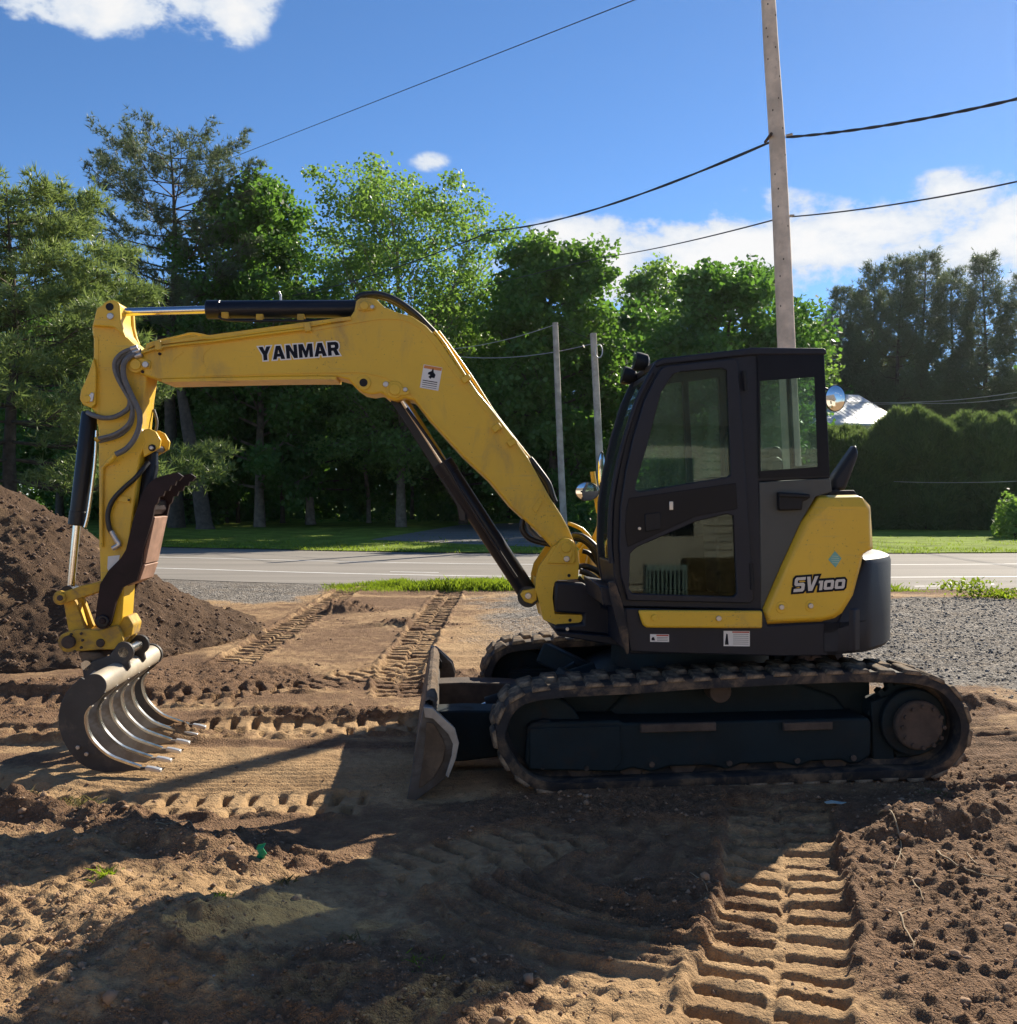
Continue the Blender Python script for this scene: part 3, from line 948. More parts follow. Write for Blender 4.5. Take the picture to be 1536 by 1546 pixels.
def along(s):
    s %= PER
    i = 0
    while s > seg[i]:
        s -= seg[i]
        i += 1
    a, b = loop[i], loop[(i + 1) % len(loop)]
    return a + (b - a) * (s / seg[i])


def tangent(s):
    return (along(s + 0.03) - along(s - 0.03)).normalized()


def make_track():
    N = 132
    ob = MB()
    prof = [(-0.026, W0 + 0.012), (-0.030, W0 + 0.05), (-0.030, W1 - 0.05), (-0.026, W1 - 0.012), (-0.045, W1), (-0.086, W1), (-0.092, W1 - 0.03),
            (-0.088, (W0 + W1) / 2 + 0.09), (-0.12, (W0 + W1) / 2 + 0.06), (-0.12, (W0 + W1) / 2 - 0.06), (-0.088, (W0 + W1) / 2 - 0.09), (-0.092, W0 + 0.03), (-0.086, W0), (-0.045, W0)]
    k = len(prof)
    vs = []
    for i in range(N):
        s = PER * i / N
        p, t = along(s), tangent(s)
        nrm = Vector((-t.z, 0, t.x))               # outwards for this winding
        for d, ww in prof:
            q_ = p + nrm * d
            vs.append((q_.x, ww, q_.z))
    fs = []
    for i in range(N):
        j = (i + 1) % N
        for a in range(k):
            b = (a + 1) % k
            fs.append((i * k + a, j * k + a, j * k + b, i * k + b))
    ob.add(vs, fs)
    belt = ob.build('crawler_track', M['rubber'], EXC, smooth=40)
    # one lug, then copies round the belt
    L = MB()
    hw = (W1 - W0) / 2
    b0 = [(-0.060, 0.0, -0.034), (0.060, 0.0, -0.034), (0.050, hw * 1.12, -0.034), (-0.050, hw * 1.12, -0.034)]
    t0 = [(-0.050, 0.004, -0.006), (0.044, 0.004, -0.006), (0.026, hw * 1.06, 0.0), (-0.030, hw * 1.06, 0.0)]
    L.add(b0 + t0, [(0, 3, 2, 1), (4, 5, 6, 7), (0, 1, 5, 4), (1, 2, 6, 5), (2, 3, 7, 6), (3, 0, 4, 7)])
    me0 = None
    n = int(round(PER / 0.165))
    for i in range(n):
        for half in (0, 1):
            s = PER * (i + 0.5 * half) / n
            p, t = along(s), tangent(s)
            nrm = Vector((-t.z, 0, t.x))
            if me0 is None:
                o = L.build('tread_lug', M['lug'], belt, bevel=0.008)
                me0 = o.data
            else:
                o = first.copy()
                COL.objects.link(o)
                o.parent = belt
            if i == 0 and half == 0:
                first = o
            yaxis = Vector((0, 1, 0)) if half == 0 else Vector((0, -1, 0))
            xaxis = yaxis.cross(nrm)
            mtx = Matrix((xaxis, yaxis, nrm)).transposed().to_4x4()
            mtx.translation = Vector((p.x, W0 - 0.004 if half == 0 else W1 + 0.004, p.z)) + nrm * (-0.004 + 0.003 * math.sin(i * 2.7))
            o.matrix_local = mtx
    return belt


belt = make_track()


def copy_tree(o, parent, off):
    c = o.copy()
    COL.objects.link(c)
    c.parent = parent
    c.location = o.location + off
    for ch in [x for x in o.children]:
        d = ch.copy()
        COL.objects.link(d)
        d.parent = c
    return c


SHIFT = Vector((0, 1.87, 0))
parts = [belt]
# side frame
fr = plate('track_frame', [(797, 1098), (806, 1091), (935, 1088), (942, 1092), (1060, 1090), (1312, 1084), (1316, 1092), (1316, 1140), (1300, 1152), (1285, 1154), (1270, 1148), (1225, 1150),
                           (1205, 1158), (1180, 1152), (1120, 1154), (1100, 1162), (1070, 1156), (1010, 1158), (985, 1166), (955, 1160), (935, 1166), (800, 1163), (792, 1150)],
           -1.075, -0.80, M['teal'], bevel=0.014)
parts.append(fr)
parts.append(plate('shade_plate', [(835, 1066), (900, 1052), (1000, 1044), (1200, 1034), (1330, 1030), (1352, 1042), (1352, 1150), (835, 1150)], -0.79, -0.765, M['teal'], bevel=0.004, ref=-1.16))  # added dark plate, putting shade behind the track opening
plate('cover_plate', [(800, 1100), (936, 1096), (939, 1150), (926, 1164), (800, 1161)], -1.092, -1.076, M['teal'], fr, bevel=0.005)
plate('step_bar', [(968, 1094), (1082, 1091), (1082, 1104), (968, 1107)], -1.115, -1.076, M['hub'], fr, bevel=0.006)
plate('step_bar', [(1184, 1092), (1258, 1090), (1258, 1102), (1184, 1104)], -1.115, -1.076, M['hub'], fr, bevel=0.006)
for c in ((1102, 1153), (985, 1155), (1205, 1149), (1290, 1145), (820, 1158), (886, 1160)):
    bolt(c, 4.5, -1.078, fr, 'hub')
for cx_ in (880, 960, 1040, 1120, 1200, 1275):
    parts.append(disc('track_roller', (cx_, 1166 - (cx_ - 880) * 0.036), 21, -1.03, -0.84, M['hub'], n=24, bevel=0.01, ref=-1.16))
parts.append(disc('carrier_roller', (1098, 1052), 17, -1.02, -0.86, M['hub'], n=22, bevel=0.008, ref=-1.16))
parts.append(disc('idler_wheel', (826, 1119), 60, -1.0, -0.87, M['teal'], n=36, bevel=0.012, ref=-1.16))
parts.append(disc('idler_hub', (826, 1119), 26, -1.05, -1.001, M['teal'], n=24, bevel=0.008, ref=-1.16))
# sprocket: toothed ring, drive housing, muddy cap with bolts
ca = T(1394, 1097, W0)
rr_ = T(1394 + 64, 1097, W0).x - ca.x
pts = []
for k in range(21):
    for dr, da in ((1.0, -0.30), (1.0, 0.10), (0.88, 0.22), (0.88, 0.62)):
        a = 2 * math.pi * (k + da) / 21
        pts.append((ca.x + rr_ * dr * math.cos(a), ca.z + rr_ * dr * math.sin(a)))
sp_ = MB().prism(pts, -0.97, -0.90).build('sprocket', M['teal'], EXC, 0.004)
parts.append(sp_)
disc('drive_housing', (1394, 1097), 50, -1.05, -0.98, M['teal'], sp_, 32, 0.01, -1.16)
disc('hub_cap', (1396, 1099), 37, -1.105, -1.051, M['hub'], sp_, 32, 0.014, -1.16)
for k in range(12):
    a = 2 * math.pi * k / 12
    bolt((1396 + 31 * math.cos(a), 1099 + 31 * math.sin(a)), 3.2, -1.105, sp_, 'hub')
parts.append(plate('motor_bracket', [(1316, 1060), (1345, 1050), (1352, 1150), (1318, 1150)], -1.0, -0.84, M['teal'], bevel=0.01))
for o in list(parts):
    copy_tree(o, EXC, SHIFT)

# ---- car body, swing ring ---------------------------------------------------------------------
ob = MB()
ob.prism(P2([(905, 1085), (940, 1050), (1010, 1030), (1190, 1026), (1260, 1050), (1290, 1085), (1290, 1120), (905, 1125)], -0.8), -0.82, 0.82)
ob.build('car_body', M['teal'], EXC, 0.02)
for s in (-1, 1):
    leg = MB()
    leg.box((-0.72, 0.50 * s, 0.47), (0.62, 0.22, 0.16), Matrix.Rotation(R(24), 3, 'Y') @ Matrix.Rotation(R(-20 * s), 3, 'Z'))
    leg.build('frame_leg', M['teal'], EXC, 0.02)
ob = MB()
ob.tube([(0.02, 0, 0.60), (0.02, 0, 0.80)], 0.56, 48)
ob.tube([(0.02, 0, 0.80), (0.02, 0, 0.88)], 0.66, 48)
ob.build('swing_ring', M['teal'], EXC, 0.008)

# ---- dozer blade -------------------------------------------------------------------------------
bl_out = [(641, 1068), (645, 1066), (650, 1072), (656, 1092), (660, 1112), (660, 1140), (654, 1165), (643, 1188), (630, 1205), (618, 1217), (615, 1214), (622, 1170), (630, 1120)]
ob = MB()
ob.prism(P2(bl_out, -1.16), -1.10, 1.10)
bld = ob.build('dozer_blade', M['bladesteel'], EXC, 0.006)
for s in (-1, 1):
    lab = 'side_plate'
    ob = MB()
    ob.prism(P2([(640, 1066), (652, 1068), (685, 1099), (691, 1120), (688, 1140), (676, 1172), (660, 1186), (640, 1200), (617, 1218), (613, 1214), (622, 1165), (631, 1110)], -1.16), 1.102 * s, 1.16 * s)
    ob.build(lab, M['bladesteel'], bld, 0.005)
    ob = MB()
    ob.prism(P2([(644, 1090), (655, 1092), (668, 1112), (673, 1128), (668, 1150), (656, 1172), (640, 1186), (632, 1190), (640, 1140)], -1.16), 1.161 * s, 1.172 * s)
    ob.build('wear_plate', M['mud'], bld, 0.004)
    ob = MB()
    ob.prism(P2([(640, 1066), (653, 1067), (687, 1098), (693, 1120), (689, 1142), (677, 1172), (673, 1168), (682, 1140), (684, 1121), (677, 1106), (654, 1083), (642, 1081)], -1.16), 1.173 * s, 1.200 * s)
    ob.build('highlight_rim', M['rubbed'], bld, 0.003)  # pale rubbed rim; the edge highlight is put into its colour
    ob = MB()
    ob.prism(P2([(646, 1078), (655, 1079), (664, 1092), (664, 1106), (652, 1106), (645, 1098)], -1.16), 0.99 * s, 1.03 * s)
    ob.build('lifting_eye', M['black'], bld, 0.004)
ob = MB()
ob.prism(P2([(617, 1210), (624, 1206), (630, 1214), (622, 1226), (616, 1222)], -1.16), -1.15, 1.15)
ob.build('cutting_edge', M['steel'], bld, 0.003)
for k in range(26):
    a = -1.05 + 2.1 * random.Random(k).random()
ob = MB()
for (a, r1, r2) in ((-0.5, .10, .035), (-0.15, .13, .05), (0.25, .16, .04), (0.62, .12, .035), (-0.8, .09, .03), (0.92, .10, .04)):
    c = T(643, 1069, -1.16)
    pass
c = T(643, 1069, -1.16)
np_ = 46
vs, fs = [], []
for i in range(np_):
    yv = -1.08 + 2.16 * i / (np_ - 1)
    hgt = 0.012 + 0.05 * max(0.0, float(fbm(np.array([yv * 3.1]), np.array([0.7]), 5, 3)[0]) + 0.1) + 0.012 * random.Random(i).random()
    for dx_, dz_ in ((-0.012, -0.01), (-0.004, hgt * 0.7), (0.018, hgt), (0.045, hgt * 0.55), (0.062, -0.03)):
        vs.append((c.x + dx_ + 0.006 * random.Random(i * 7 + int(dz_ * 900)).random(), yv, c.z + dz_))
for i in range(np_ - 1):
    for k in range(4):
        fs.append((i * 5 + k, i * 5 + k + 1, (i + 1) * 5 + k + 1, (i + 1) * 5 + k))
ob.add(vs, fs)
ob.build('caked_mud', M['mud'], bld, smooth=0)
for s in (-1, 1):
    ob = MB()
    ob.prism(P2([(655, 1075), (700, 1073), (770, 1074), (905, 1082), (905, 1120), (760, 1142), (700, 1150), (660, 1150)], -0.6), (0.36 if s > 0 else -0.60), (0.60 if s > 0 else -0.36))
    ob.build('blade_arm', M['hub'] if s > 0 else M['teal'], EXC, 0.012)
ob = MB()
ob.tube([T(655, 1098, 0.0), T(745, 1062, 0.0)], 0.032, 12)
ob.build('blade_cylinder_rod', M['chrome'], EXC)
ob = MB()
ob.tube([T(735, 1066, 0.0), T(900, 1012, 0.0)], 0.065, 16)
ob.build('blade_cylinder', M['teal'], EXC, 0.006)
plate('blade_bracket', [(815, 1030), (868, 1000), (872, 1012), (862, 1035), (830, 1050)], 0.30, 0.36, M['teal'], bevel=0.006)
plate('blade_bracket', [(815, 1030), (868, 1000), (872, 1012), (862, 1035), (830, 1050)], -0.36, -0.30, M['teal'], bevel=0.006, ref=0.3)
for k, (a, ww, rx, ry) in enumerate(((-1.35, 0.0, .2, .28), (-1.2, 0.25, .18, .15), (-1.05, -.1, .16, .2))):
    pass

# ---- platform, skirt, counterweight ------------------------------------------------------------
AC, RC = 0.10, 1.285                              # swing centre and tail radius (machine axes)


def plan(front, near, far, rad, n=30):
    """plan outline: straight near side, round tail, straight far side"""
    a0 = math.acos(max(-1, min(1, -near / rad)))
    th0 = -math.asin(-near / rad)
    th1 = math.asin(far / rad)
    pts = [(front, near)]
    pts += [(AC + rad * math.cos(th0 + (th1 - th0) * k / n), rad * math.sin(th0 + (th1 - th0) * k / n)) for k in range(n + 1)]
    pts.append((front, far))
    return pts


def slab(pl, z0, z1):
    n = len(pl)
    ob = MB()
    ob.add([(x, y, z0) for x, y in pl] + [(x, y, z1) for x, y in pl],
           [tuple(range(n - 1, -1, -1)), tuple(range(n, 2 * n))] + [(i, (i + 1) % n, (i + 1) % n + n, i + n) for i in range(n)])
    return ob


zb = T(1180, 989, -1.08).z
zt = T(1060, 921, -1.08).z
xf = T(946, 950, -1.08).x
slab(plan(xf + 0.02, -1.06, 1.06, 1.27), zb + 0.01, zt).build('platform', M['navy'], EXC, 0.012)
sk = plate('side_skirt', [(944, 918), (1153, 923), (1160, 945), (1245, 940), (1255, 945), (1250, 990), (1180, 991), (1000, 986), (952, 984), (946, 950)], -1.085, -1.061, M['navy'], bevel=0.008)
yp = plate('side_cover', [(964, 921.5), (1152, 922.5), (1152, 949), (977, 948), (971, 944)], -1.118, -1.086, M['yellow'], bevel=0.012, smooth=40)
plate('recess', [(984, 928), (1092, 929), (1093, 938), (1088, 940), (984, 939)], -1.1195, -1.1185, M['yellow'], yp, bevel=0.0)
bolt((989, 933), 5, -1.1195, yp, 'yellow')
bolt((1086, 934), 4.2, -1.1195, yp)
# counterweight: a wall that follows the side, then the round tail
path = []
a_n = T(1244, 960, -1.08).x
a_c = AC + math.sqrt(RC ** 2 - 1.085 ** 2)
for k in range(9):
    path.append((a_n + (a_c - 0.10 - a_n) * k / 8, -1.09, k))
th0 = -math.asin(1.075 / RC)
for k in range(1, 37):
    th = th0 + 0.03 + (1.25 - th0) * k / 36
    path.append((AC + RC * math.cos(th), RC * math.sin(th), 8 + k))
zlow = T(1287, 988, -1.08).z
hood_edge = P2([(1244, 944), (1256, 944), (1266, 938), (1274, 930), (1281, 918), (1288, 902), (1294, 884), (1300, 862), (1304, 848), (1308, 836)], -1.08)
ztop = T(1330, 838, -0.75).z


def cw_top(x, y):
    if y < -1.0 and x < hood_edge[-1][0]:
        for (x0, z0), (x1, z1) in zip(hood_edge[:-1], hood_edge[1:]):
            if x <= x1:
                return max(z0, z0 + (z1 - z0) * (x - x0) / (x1 - x0))
    return ztop


ob = MB()
vs, fs = [], []
for (x, y, k) in path:
    zt_ = min(cw_top(x, y), ztop)
    nx_, ny_ = (0, -1) if y <= -1.089 else ((x - AC) / RC, y / RC)
    zl = zlow - 0.00
    if k < 8:
        zl = zlow - 0.004
    ring = [(-0.02, zl + 0.00), (0.0, zl + 0.025), (0.0, zl + 0.20), (0.0, zt_ - 0.045), (-0.012, zt_ - 0.015), (-0.045, zt_), (-0.16, zt_), (-0.16, zl)]
    for d, z in ring:
        vs.append((x + nx_ * d, y + ny_ * d, z))
m = len(path)
for i in range(m - 1):
    for a in range(8):
        b = (a + 1) % 8
        fs.append((i * 8 + a, (i + 1) * 8 + a, (i + 1) * 8 + b, i * 8 + b))
fs.append(tuple(range(7, -1, -1)))
fs.append(tuple((m - 1) * 8 + a for a in range(8)))
ob.add(vs, fs)
cwt = ob.build('counterweight', M['bumper'], EXC, 0.0, 38)

# ---- engine hood -------------------------------------------------------------------------------
h_in = [(1246, 765), (1310, 765), (1313, 772), (1313, 829), (1299, 838), (1296, 853), (1284, 898), (1268, 922), (1259, 929), (1242, 934), (1164, 938), (1160, 926), (1189, 858), (1222, 790)]
h_mid = [(1237, 752), (1303, 750), (1316, 764), (1320, 829), (1305, 836), (1302, 852), (1289.5, 899), (1273, 926), (1262, 933.5), (1242, 939), (1157, 943), (1153, 924), (1182, 856), (1213, 788)]
h_out = [(1240, 748), (1300, 747), (1317, 762), (1322, 829), (1308, 836), (1305, 852), (1292, 899), (1276, 926), (1265, 933.5), (1242, 940), (1156, 944), (1152, 924), (1181, 856), (1212, 788)]
n = len(h_in)
rings = [(P2(h_in, -1.10), -1.10), (P2(h_mid, -1.08), -1.065), (P2(h_out, -1.08), -1.02)]
last = rings[-1][0]
rings.append(([(x + (0.10 if 1 <= i <= 5 else 0.0), z) for i, (x, z) in enumerate(last)], -0.70))
rings.append(([(x + (0.20 if 1 <= i <= 5 else 0.0), z) for i, (x, z) in enumerate(last)], 0.10))
rings.append(([(x + (0.10 if 1 <= i <= 5 else 0.0), z) for i, (x, z) in enumerate(last)], 0.75))
rings.append(([(x, z) for i, (x, z) in enumerate(last)], 1.04))
ob = MB()
vs = [(x, wv, z) for pts, wv in rings for x, z in pts]
fs = []
for k in range(len(rings) - 1):
    for i in range(n):
        j = (i + 1) % n
        fs.append((k * n + i, k * n + j, (k + 1) * n + j, (k + 1) * n + i))
fs.append(tuple(range(n - 1, -1, -1)))
fs.append(tuple((len(rings) - 1) * n + i for i in range(n)))
ob.add(vs, fs)
bm = bmesh.new()
hood = ob.build('engine_hood', M['yellow'], EXC, 0.012, 30, 3)
bm.from_mesh(hood.data)
bmesh.ops.recalc_face_normals(bm, faces=bm.faces)
bm.to_mesh(hood.data)
bm.free()
hood.data.set_sharp_from_angle(angle=R(30))
for c in ((1181, 917), (1225, 915)):
    d_ = disc('dimple', c, 9, -1.104, -1.099, M['yellow'], hood, 20, 0.003)
    bolt(c, 4, -1.104, hood)
plate('hood_cap', [(1255, 741), (1290, 740), (1294, 745), (1294, 748), (1250, 749), (1250, 745)], -0.95, -0.30, M['black'], bevel=0.006, ref=-0.95)
# exhaust
ob = MB()
pA, pB = T(1268, 741, -0.62), T(1283, 672, -0.62)
base = P2([(1256, 742), (1276, 742), (1297, 686), (1293, 670), (1256, 722)], -0.70)
ob.prism(base, -0.72, -0.60)
ex_ = ob.build('exhaust_pipe', M['navy'], EXC, 0.03, 40, 3)
# grey panel behind the cab, with latch box
plate('grey_panel', [(1147, 728), (1254, 722), (1257, 742), (1232, 750), (1210, 788), (1179, 856), (1151, 921), (1149, 919)], -1.055, -0.20, M['grey_panel'], bevel=0.006)
lt = plate('latch_box', [(1176, 743), (1224, 746), (1225, 750), (1219, 755), (1213, 757), (1212, 770), (1177, 771)], -1.10, -1.056, M['black'], bevel=0.010)
plate('latch_bar', [(1177, 744), (1224, 747), (1224, 752), (1177, 750)], -1.115, -1.101, M['black'], lt, bevel=0.005)
# far side cover of the machine
ob = MB()
ob.box((0.12, 0.55, 1.25), (1.5, 0.96, 0.42))
ob.build('tank_cover', M['yellow'], EXC, 0.05, 40, 3)

# ---- cab ---------------------------------------------------------------------------------------
CW0, CW1 = -1.05, -0.40
cab_out = [(989, 548), (1000, 542), (1130, 529), (1245, 529), (1254, 722), (1147, 727), (1153, 921), (939, 916), (927, 869), (924, 822), (926, 760), (934, 710), (945, 660), (963, 600), (980, 562)]
door_out = [(999, 556), (1006, 552), (1108, 541), (1115, 545), (1139, 905), (1134, 911), (948, 907), (938, 868), (935, 822), (937, 764), (945, 710), (956, 660), (973, 604), (990, 570)]
quarter = [(1149, 544), (1240, 540), (1248, 711), (1151, 716)]
door_hole = [(1003, 560), (1104, 548), (1131, 901), (952, 898), (942, 868), (939, 822), (941, 766), (949, 712), (960, 662), (977, 606), (994, 574)]
ob = MB()
ob.holed(P2(cab_out, CW0), [P2(door_hole, CW0), P2(quarter, CW0)], CW0, CW0 + 0.05)
ob.holed(P2(cab_out, CW0), [P2([(1005, 566), (1066, 560), (1074, 730), (958, 742), (968, 690), (985, 622)], CW0), P2([(1076, 559), (1126, 552), (1132, 716), (1084, 722)], CW0), P2(quarter, CW0)], CW1 - 0.05, CW1)
# sills, header and rear posts that tie the two sides together
for pts in ([(939, 916), (1153, 921), (1153, 908), (936, 902)], [(985, 560), (1000, 556), (998, 566), (983, 570)], [(1240, 530), (1246, 530), (1247, 548), (1241, 548)],
            [(1247, 700), (1254, 700), (1255, 724), (1247, 724)], [(927, 850), (940, 850), (944, 915), (936, 915)]):
    ob.prism(P2(pts, CW0), CW0 + 0.051, CW1 - 0.051)
cab = ob.build('cab', M['navy'], EXC, 0.010)
plate('cab_roof', [(989, 545), (1000, 541), (1130, 526), (1134, 525), (1243, 526), (1247, 529), (1247, 536), (1132, 537), (1002, 551), (990, 555)], CW0 - 0.022, CW1 + 0.02, M['navy'], cab, bevel=0.014, ref=CW0)
door = plate('cab_door', door_out, CW0 - 0.034, CW0 - 0.003, M['navy'],
             holes=[[(1018, 564), (1024, 562), (1090, 556), (1098, 560), (1104, 716), (1099, 720), (1060, 726), (966, 742), (959, 738), (964, 718), (978, 672), (999, 592)],
                    [(952, 836), (962, 826), (1050, 788), (1098, 776), (1108, 779), (1113, 896), (1108, 901), (956, 896), (950, 890)]], bevel=0.007)
plate('window_pane', [(1012, 559), (1098, 551), (1108, 722), (954, 746), (972, 680)], CW0 - 0.016, CW0 - 0.010, M['glass'], door, bevel=0)
plate('window_pane', [(946, 832), (1052, 782), (1112, 772), (1118, 904), (946, 900)], CW0 - 0.016, CW0 - 0.010, M['glass_low'], door, bevel=0)
hp = plate('door_panel', [(950, 752), (1112, 729), (1114, 768), (1050, 780), (948, 826), (944, 800), (946, 768)], CW0 - 0.040, CW0 - 0.0345, M['gloss'], door, bevel=0.004)
plate('handle', [(974, 776), (998, 773), (999, 799), (975, 803)], CW0 - 0.050, CW0 - 0.0405, M['black'], door, bevel=0.005)
bolt((966, 798), 2.6, CW0 - 0.0405, door)
plate('key_lock', [(1011, 757), (1017, 757), (1017, 770), (1011, 770)], CW0 - 0.048, CW0 - 0.0405, M['bolt'], door, bevel=0.003)
tube('hinge', [(1124, 560), (1127, 590)], CW0 - 0.03, 0.014, M['black'], door, sm=0)
tube('hinge', [(1134, 850), (1136, 890)], CW0 - 0.03, 0.014, M['black'], door, sm=0)
# quarter window, wiper-side windows, windscreen, rear window
plate('quarter_window', [(1145, 539), (1244, 535), (1253, 716), (1147, 721)], CW0 - 0.012, CW0 - 0.004, M['glass'], bevel=0)
plate('window_trim', [(1144, 536), (1244, 533), (1253, 718), (1147, 722)], CW0 - 0.014, CW0 - 0.0125, M['gloss'], bevel=0,
      holes=[[(1147, 575), (1230, 569), (1235, 705), (1149, 711)]])
plate('far_window', [(1003, 562), (1128, 550), (1134, 722), (955, 746), (966, 690)], CW1 - 0.02, CW1 - 0.012, M['glass'], cab, bevel=0, ref=CW0)
plate('far_window', [(1147, 542), (1242, 538), (1250, 714), (1149, 718)], CW1 - 0.02, CW1 - 0.012, M['glass'], cab, bevel=0, ref=CW0)
ob = MB()
prof = P2([(986, 556), (966, 602), (948, 662), (937, 712), (929, 762), (927, 822), (930, 866)], CW0)
vs = []
for x, z in prof:
    vs += [(x + 0.012, CW0 + 0.052, z), (x + 0.012, CW1 - 0.052, z)]
ob.add(vs, [(2 * k, 2 * k + 1, 2 * k + 3, 2 * k + 2) for k in range(len(prof) - 1)])
ob.build('windscreen', M['glass_clear'], cab)
ob = MB()
prof = P2([(1243, 545), (1252, 712)], CW0)
ob.add([(prof[0][0], CW0 + 0.06, prof[0][1]), (prof[0][0], CW1 - 0.06, prof[0][1]), (prof[1][0], CW1 - 0.06, prof[1][1]), (prof[1][0], CW0 + 0.06, prof[1][1])], [(0, 1, 2, 3)])
ob.build('rear_window', M['glass'], cab)
# trim rail on the cab front edge, wiper, grab rail
tube('front_rail', [(984, 562), (962, 606), (943, 664), (931, 712), (923, 762), (921, 822), (924, 850)], CW0 - 0.01, 0.016, M['navy'], cab)
tube('wiper_arm', [(969, 606, -0.6), (955, 640, -0.6), (947, 676, -0.6)], -0.6, 0.008, M['black'], cab)
tube('grab_rail', [(1108, 652, -0.5), (1098, 656, -0.5), (1093, 668, -0.5), (1093, 712, -0.5)], -0.5, 0.014, M['black'], cab)
# seat, console and levers
seat = plate('seat', [(1085, 765), (1150, 762), (1152, 790), (1085, 796)], -0.93, -0.55, M['seat'], bevel=0.03, ref=CW0)
plate('backrest', [(1150, 770), (1172, 690), (1190, 686), (1198, 700), (1180, 775)], -0.92, -0.56, M['seat'], seat, bevel=0.035, ref=CW0)
plate('headrest', [(1176, 690), (1180, 674), (1192, 670), (1200, 676), (1200, 692)], -0.84, -0.64, M['seat'], seat, bevel=0.03, ref=CW0)
plate('seat_base', [(1090, 797), (1148, 791), (1148, 905), (1095, 903)], -0.90, -0.58, M['seat'], seat, bevel=0.02, ref=CW0)
con = plate('console', [(1040, 800), (1140, 790), (1142, 806), (1045, 820)], -0.58, -0.47, M['seat'], bevel=0.02, ref=CW0)
tube('lever', [(1050, 800, -0.53), (1046, 775, -0.53), (1040, 752, -0.53)], -0.53, 0.012, M['black'], con)
tube('lever', [(1050, 815, -0.95), (1044, 790, -0.95), (1038, 765, -0.95)], -0.95, 0.012, M['black'], con)
plate('monitor', [(1062, 742), (1098, 736), (1100, 760), (1064, 766)], -0.50, -0.46, M['black'], con, bevel=0.006, ref=CW0)
# work lights
for (c, ww) in (((970, 546), -0.72), ((951, 567), -0.42)):
    p = T(c[0], c[1], ww)
    ob = MB()
    ob.tube([(p.x - 0.05, p.y, p.z + 0.005), (p.x - 0.03, p.y, p.z), (p.x + 0.03, p.y, p.z - 0.005), (p.x + 0.045, p.y, p.z - 0.005)], [0.058, 0.062, 0.052, 0.03], 18)
    wl = ob.build('work_light', M['black'], EXC)
    ob = MB()
    ob.tube([(p.x - 0.055, p.y, p.z + 0.005), (p.x - 0.0515, p.y, p.z + 0.005)], 0.050, 18)
    ob.build('lens', M['glass_clear'], wl)
    ob = MB()
    ob.tube([(p.x + 0.01, p.y, p.z - 0.04), (p.x + 0.05, p.y, p.z - 0.11), (p.x + 0.10, p.y, p.z - 0.13)], 0.012, 8)
    ob.build('bracket', M['black'], wl)

# ---- nose of the platform, swing bracket -------------------------------------------------------
ob = MB()
ob.prism(P2([(838, 878), (880, 880), (893, 888), (903, 901), (910, 915), (945, 921), (1020, 925), (1020, 972), (948, 962), (838, 953), (838, 944), (880, 941), (881, 928), (838, 925)], -0.26), -0.26, 0.26)
nose = ob.build('nose_frame', M['navy'], EXC, 0.02)
plate('nose_plate', [(840, 954), (955, 963), (1010, 972), (1010, 982), (950, 978), (842, 960)], -0.34, 0.34, M['navy'], nose, bevel=0.008)
bolt((857, 950), 3, -0.27, nose)
flap = MB()
fp = [T(px, py, -1.10) for px, py in ((918, 878), (928, 878), (938, 905), (944, 930), (949, 958), (949, 986), (946, 988), (938, 966), (930, 935), (922, 905))]
flap.prism([(p.x, p.z) for p in fp], -1.12, -1.09)
flap.build('rubber_flap', M['rubber'], EXC, 0.008)
plate('step_plate', [(905, 884), (940, 890), (946, 918), (912, 915)], -1.03, -0.3, M['navy'], bevel=0.01)
sb_out = [(835, 825), (826.5, 838), (814, 856), (809.5, 873), (809, 890), (813, 903), (817, 920), (821, 936), (840, 943.5), (873, 943.5), (880, 938.5), (880, 928.5), (838, 927),
          (834.5, 903), (836, 886), (842, 876), (873, 874), (874.5, 851), (872, 828), (868, 818)] + arc((855.5, 827), 14.5, 25, 160, 6)
sw_ = plate('swing_bracket', sb_out, -0.215, -0.165, M['yellow'], bevel=0.010)
plate('far_plate', sb_out, 0.165, 0.215, M['yellow'], sw_, bevel=0.010, ref=-0.215)
plate('web', [(811, 874), (834, 886), (834, 903), (838, 928), (822, 936), (813, 902)], -0.164, 0.164, M['yellow'], sw_, bevel=0.005, ref=-0.19)
plate('pivot_cover', [(826, 850.5), (838, 830)] + arc((856, 826), 13, 150, -10, 8) + [(869, 848), (865, 852)], -0.232, -0.216, M['yellow'], sw_, bevel=0.006)
disc('pin_head', (855.5, 827), 7.5, -0.250, -0.233, M['yellow'], sw_, 20)
plate('pin_keeper', [(846, 834), (850, 846), (856, 850), (862, 846), (866, 832), (860, 822), (850, 822)], -0.2395, -0.2325, M['yellow'], sw_, bevel=0.003)
disc('bolt', (856, 844), 4.6, -0.249, -0.240, M['bolt'], sw_, 16)
for c in ((859.5, 869), (861, 936.5)):
    disc('bolt', c, 2.6, -0.221, -0.2155, M['black'], sw_, 12, 0.001)
plate('cylinder_lug', [(786, 898), (790, 892), (811, 888), (811, 906), (803, 912), (792, 908)], -0.12, -0.07, M['yellow'], sw_, bevel=0.006)
disc('lug_pin', (798, 900), 5, -0.135, -0.121, M['bolt'], sw_, 16)
plate('cylinder_lug', [(786, 898), (790, 892), (811, 888), (811, 906), (803, 912), (792, 908)], 0.07, 0.12, M['yellow'], sw_, bevel=0.006, ref=-0.12)

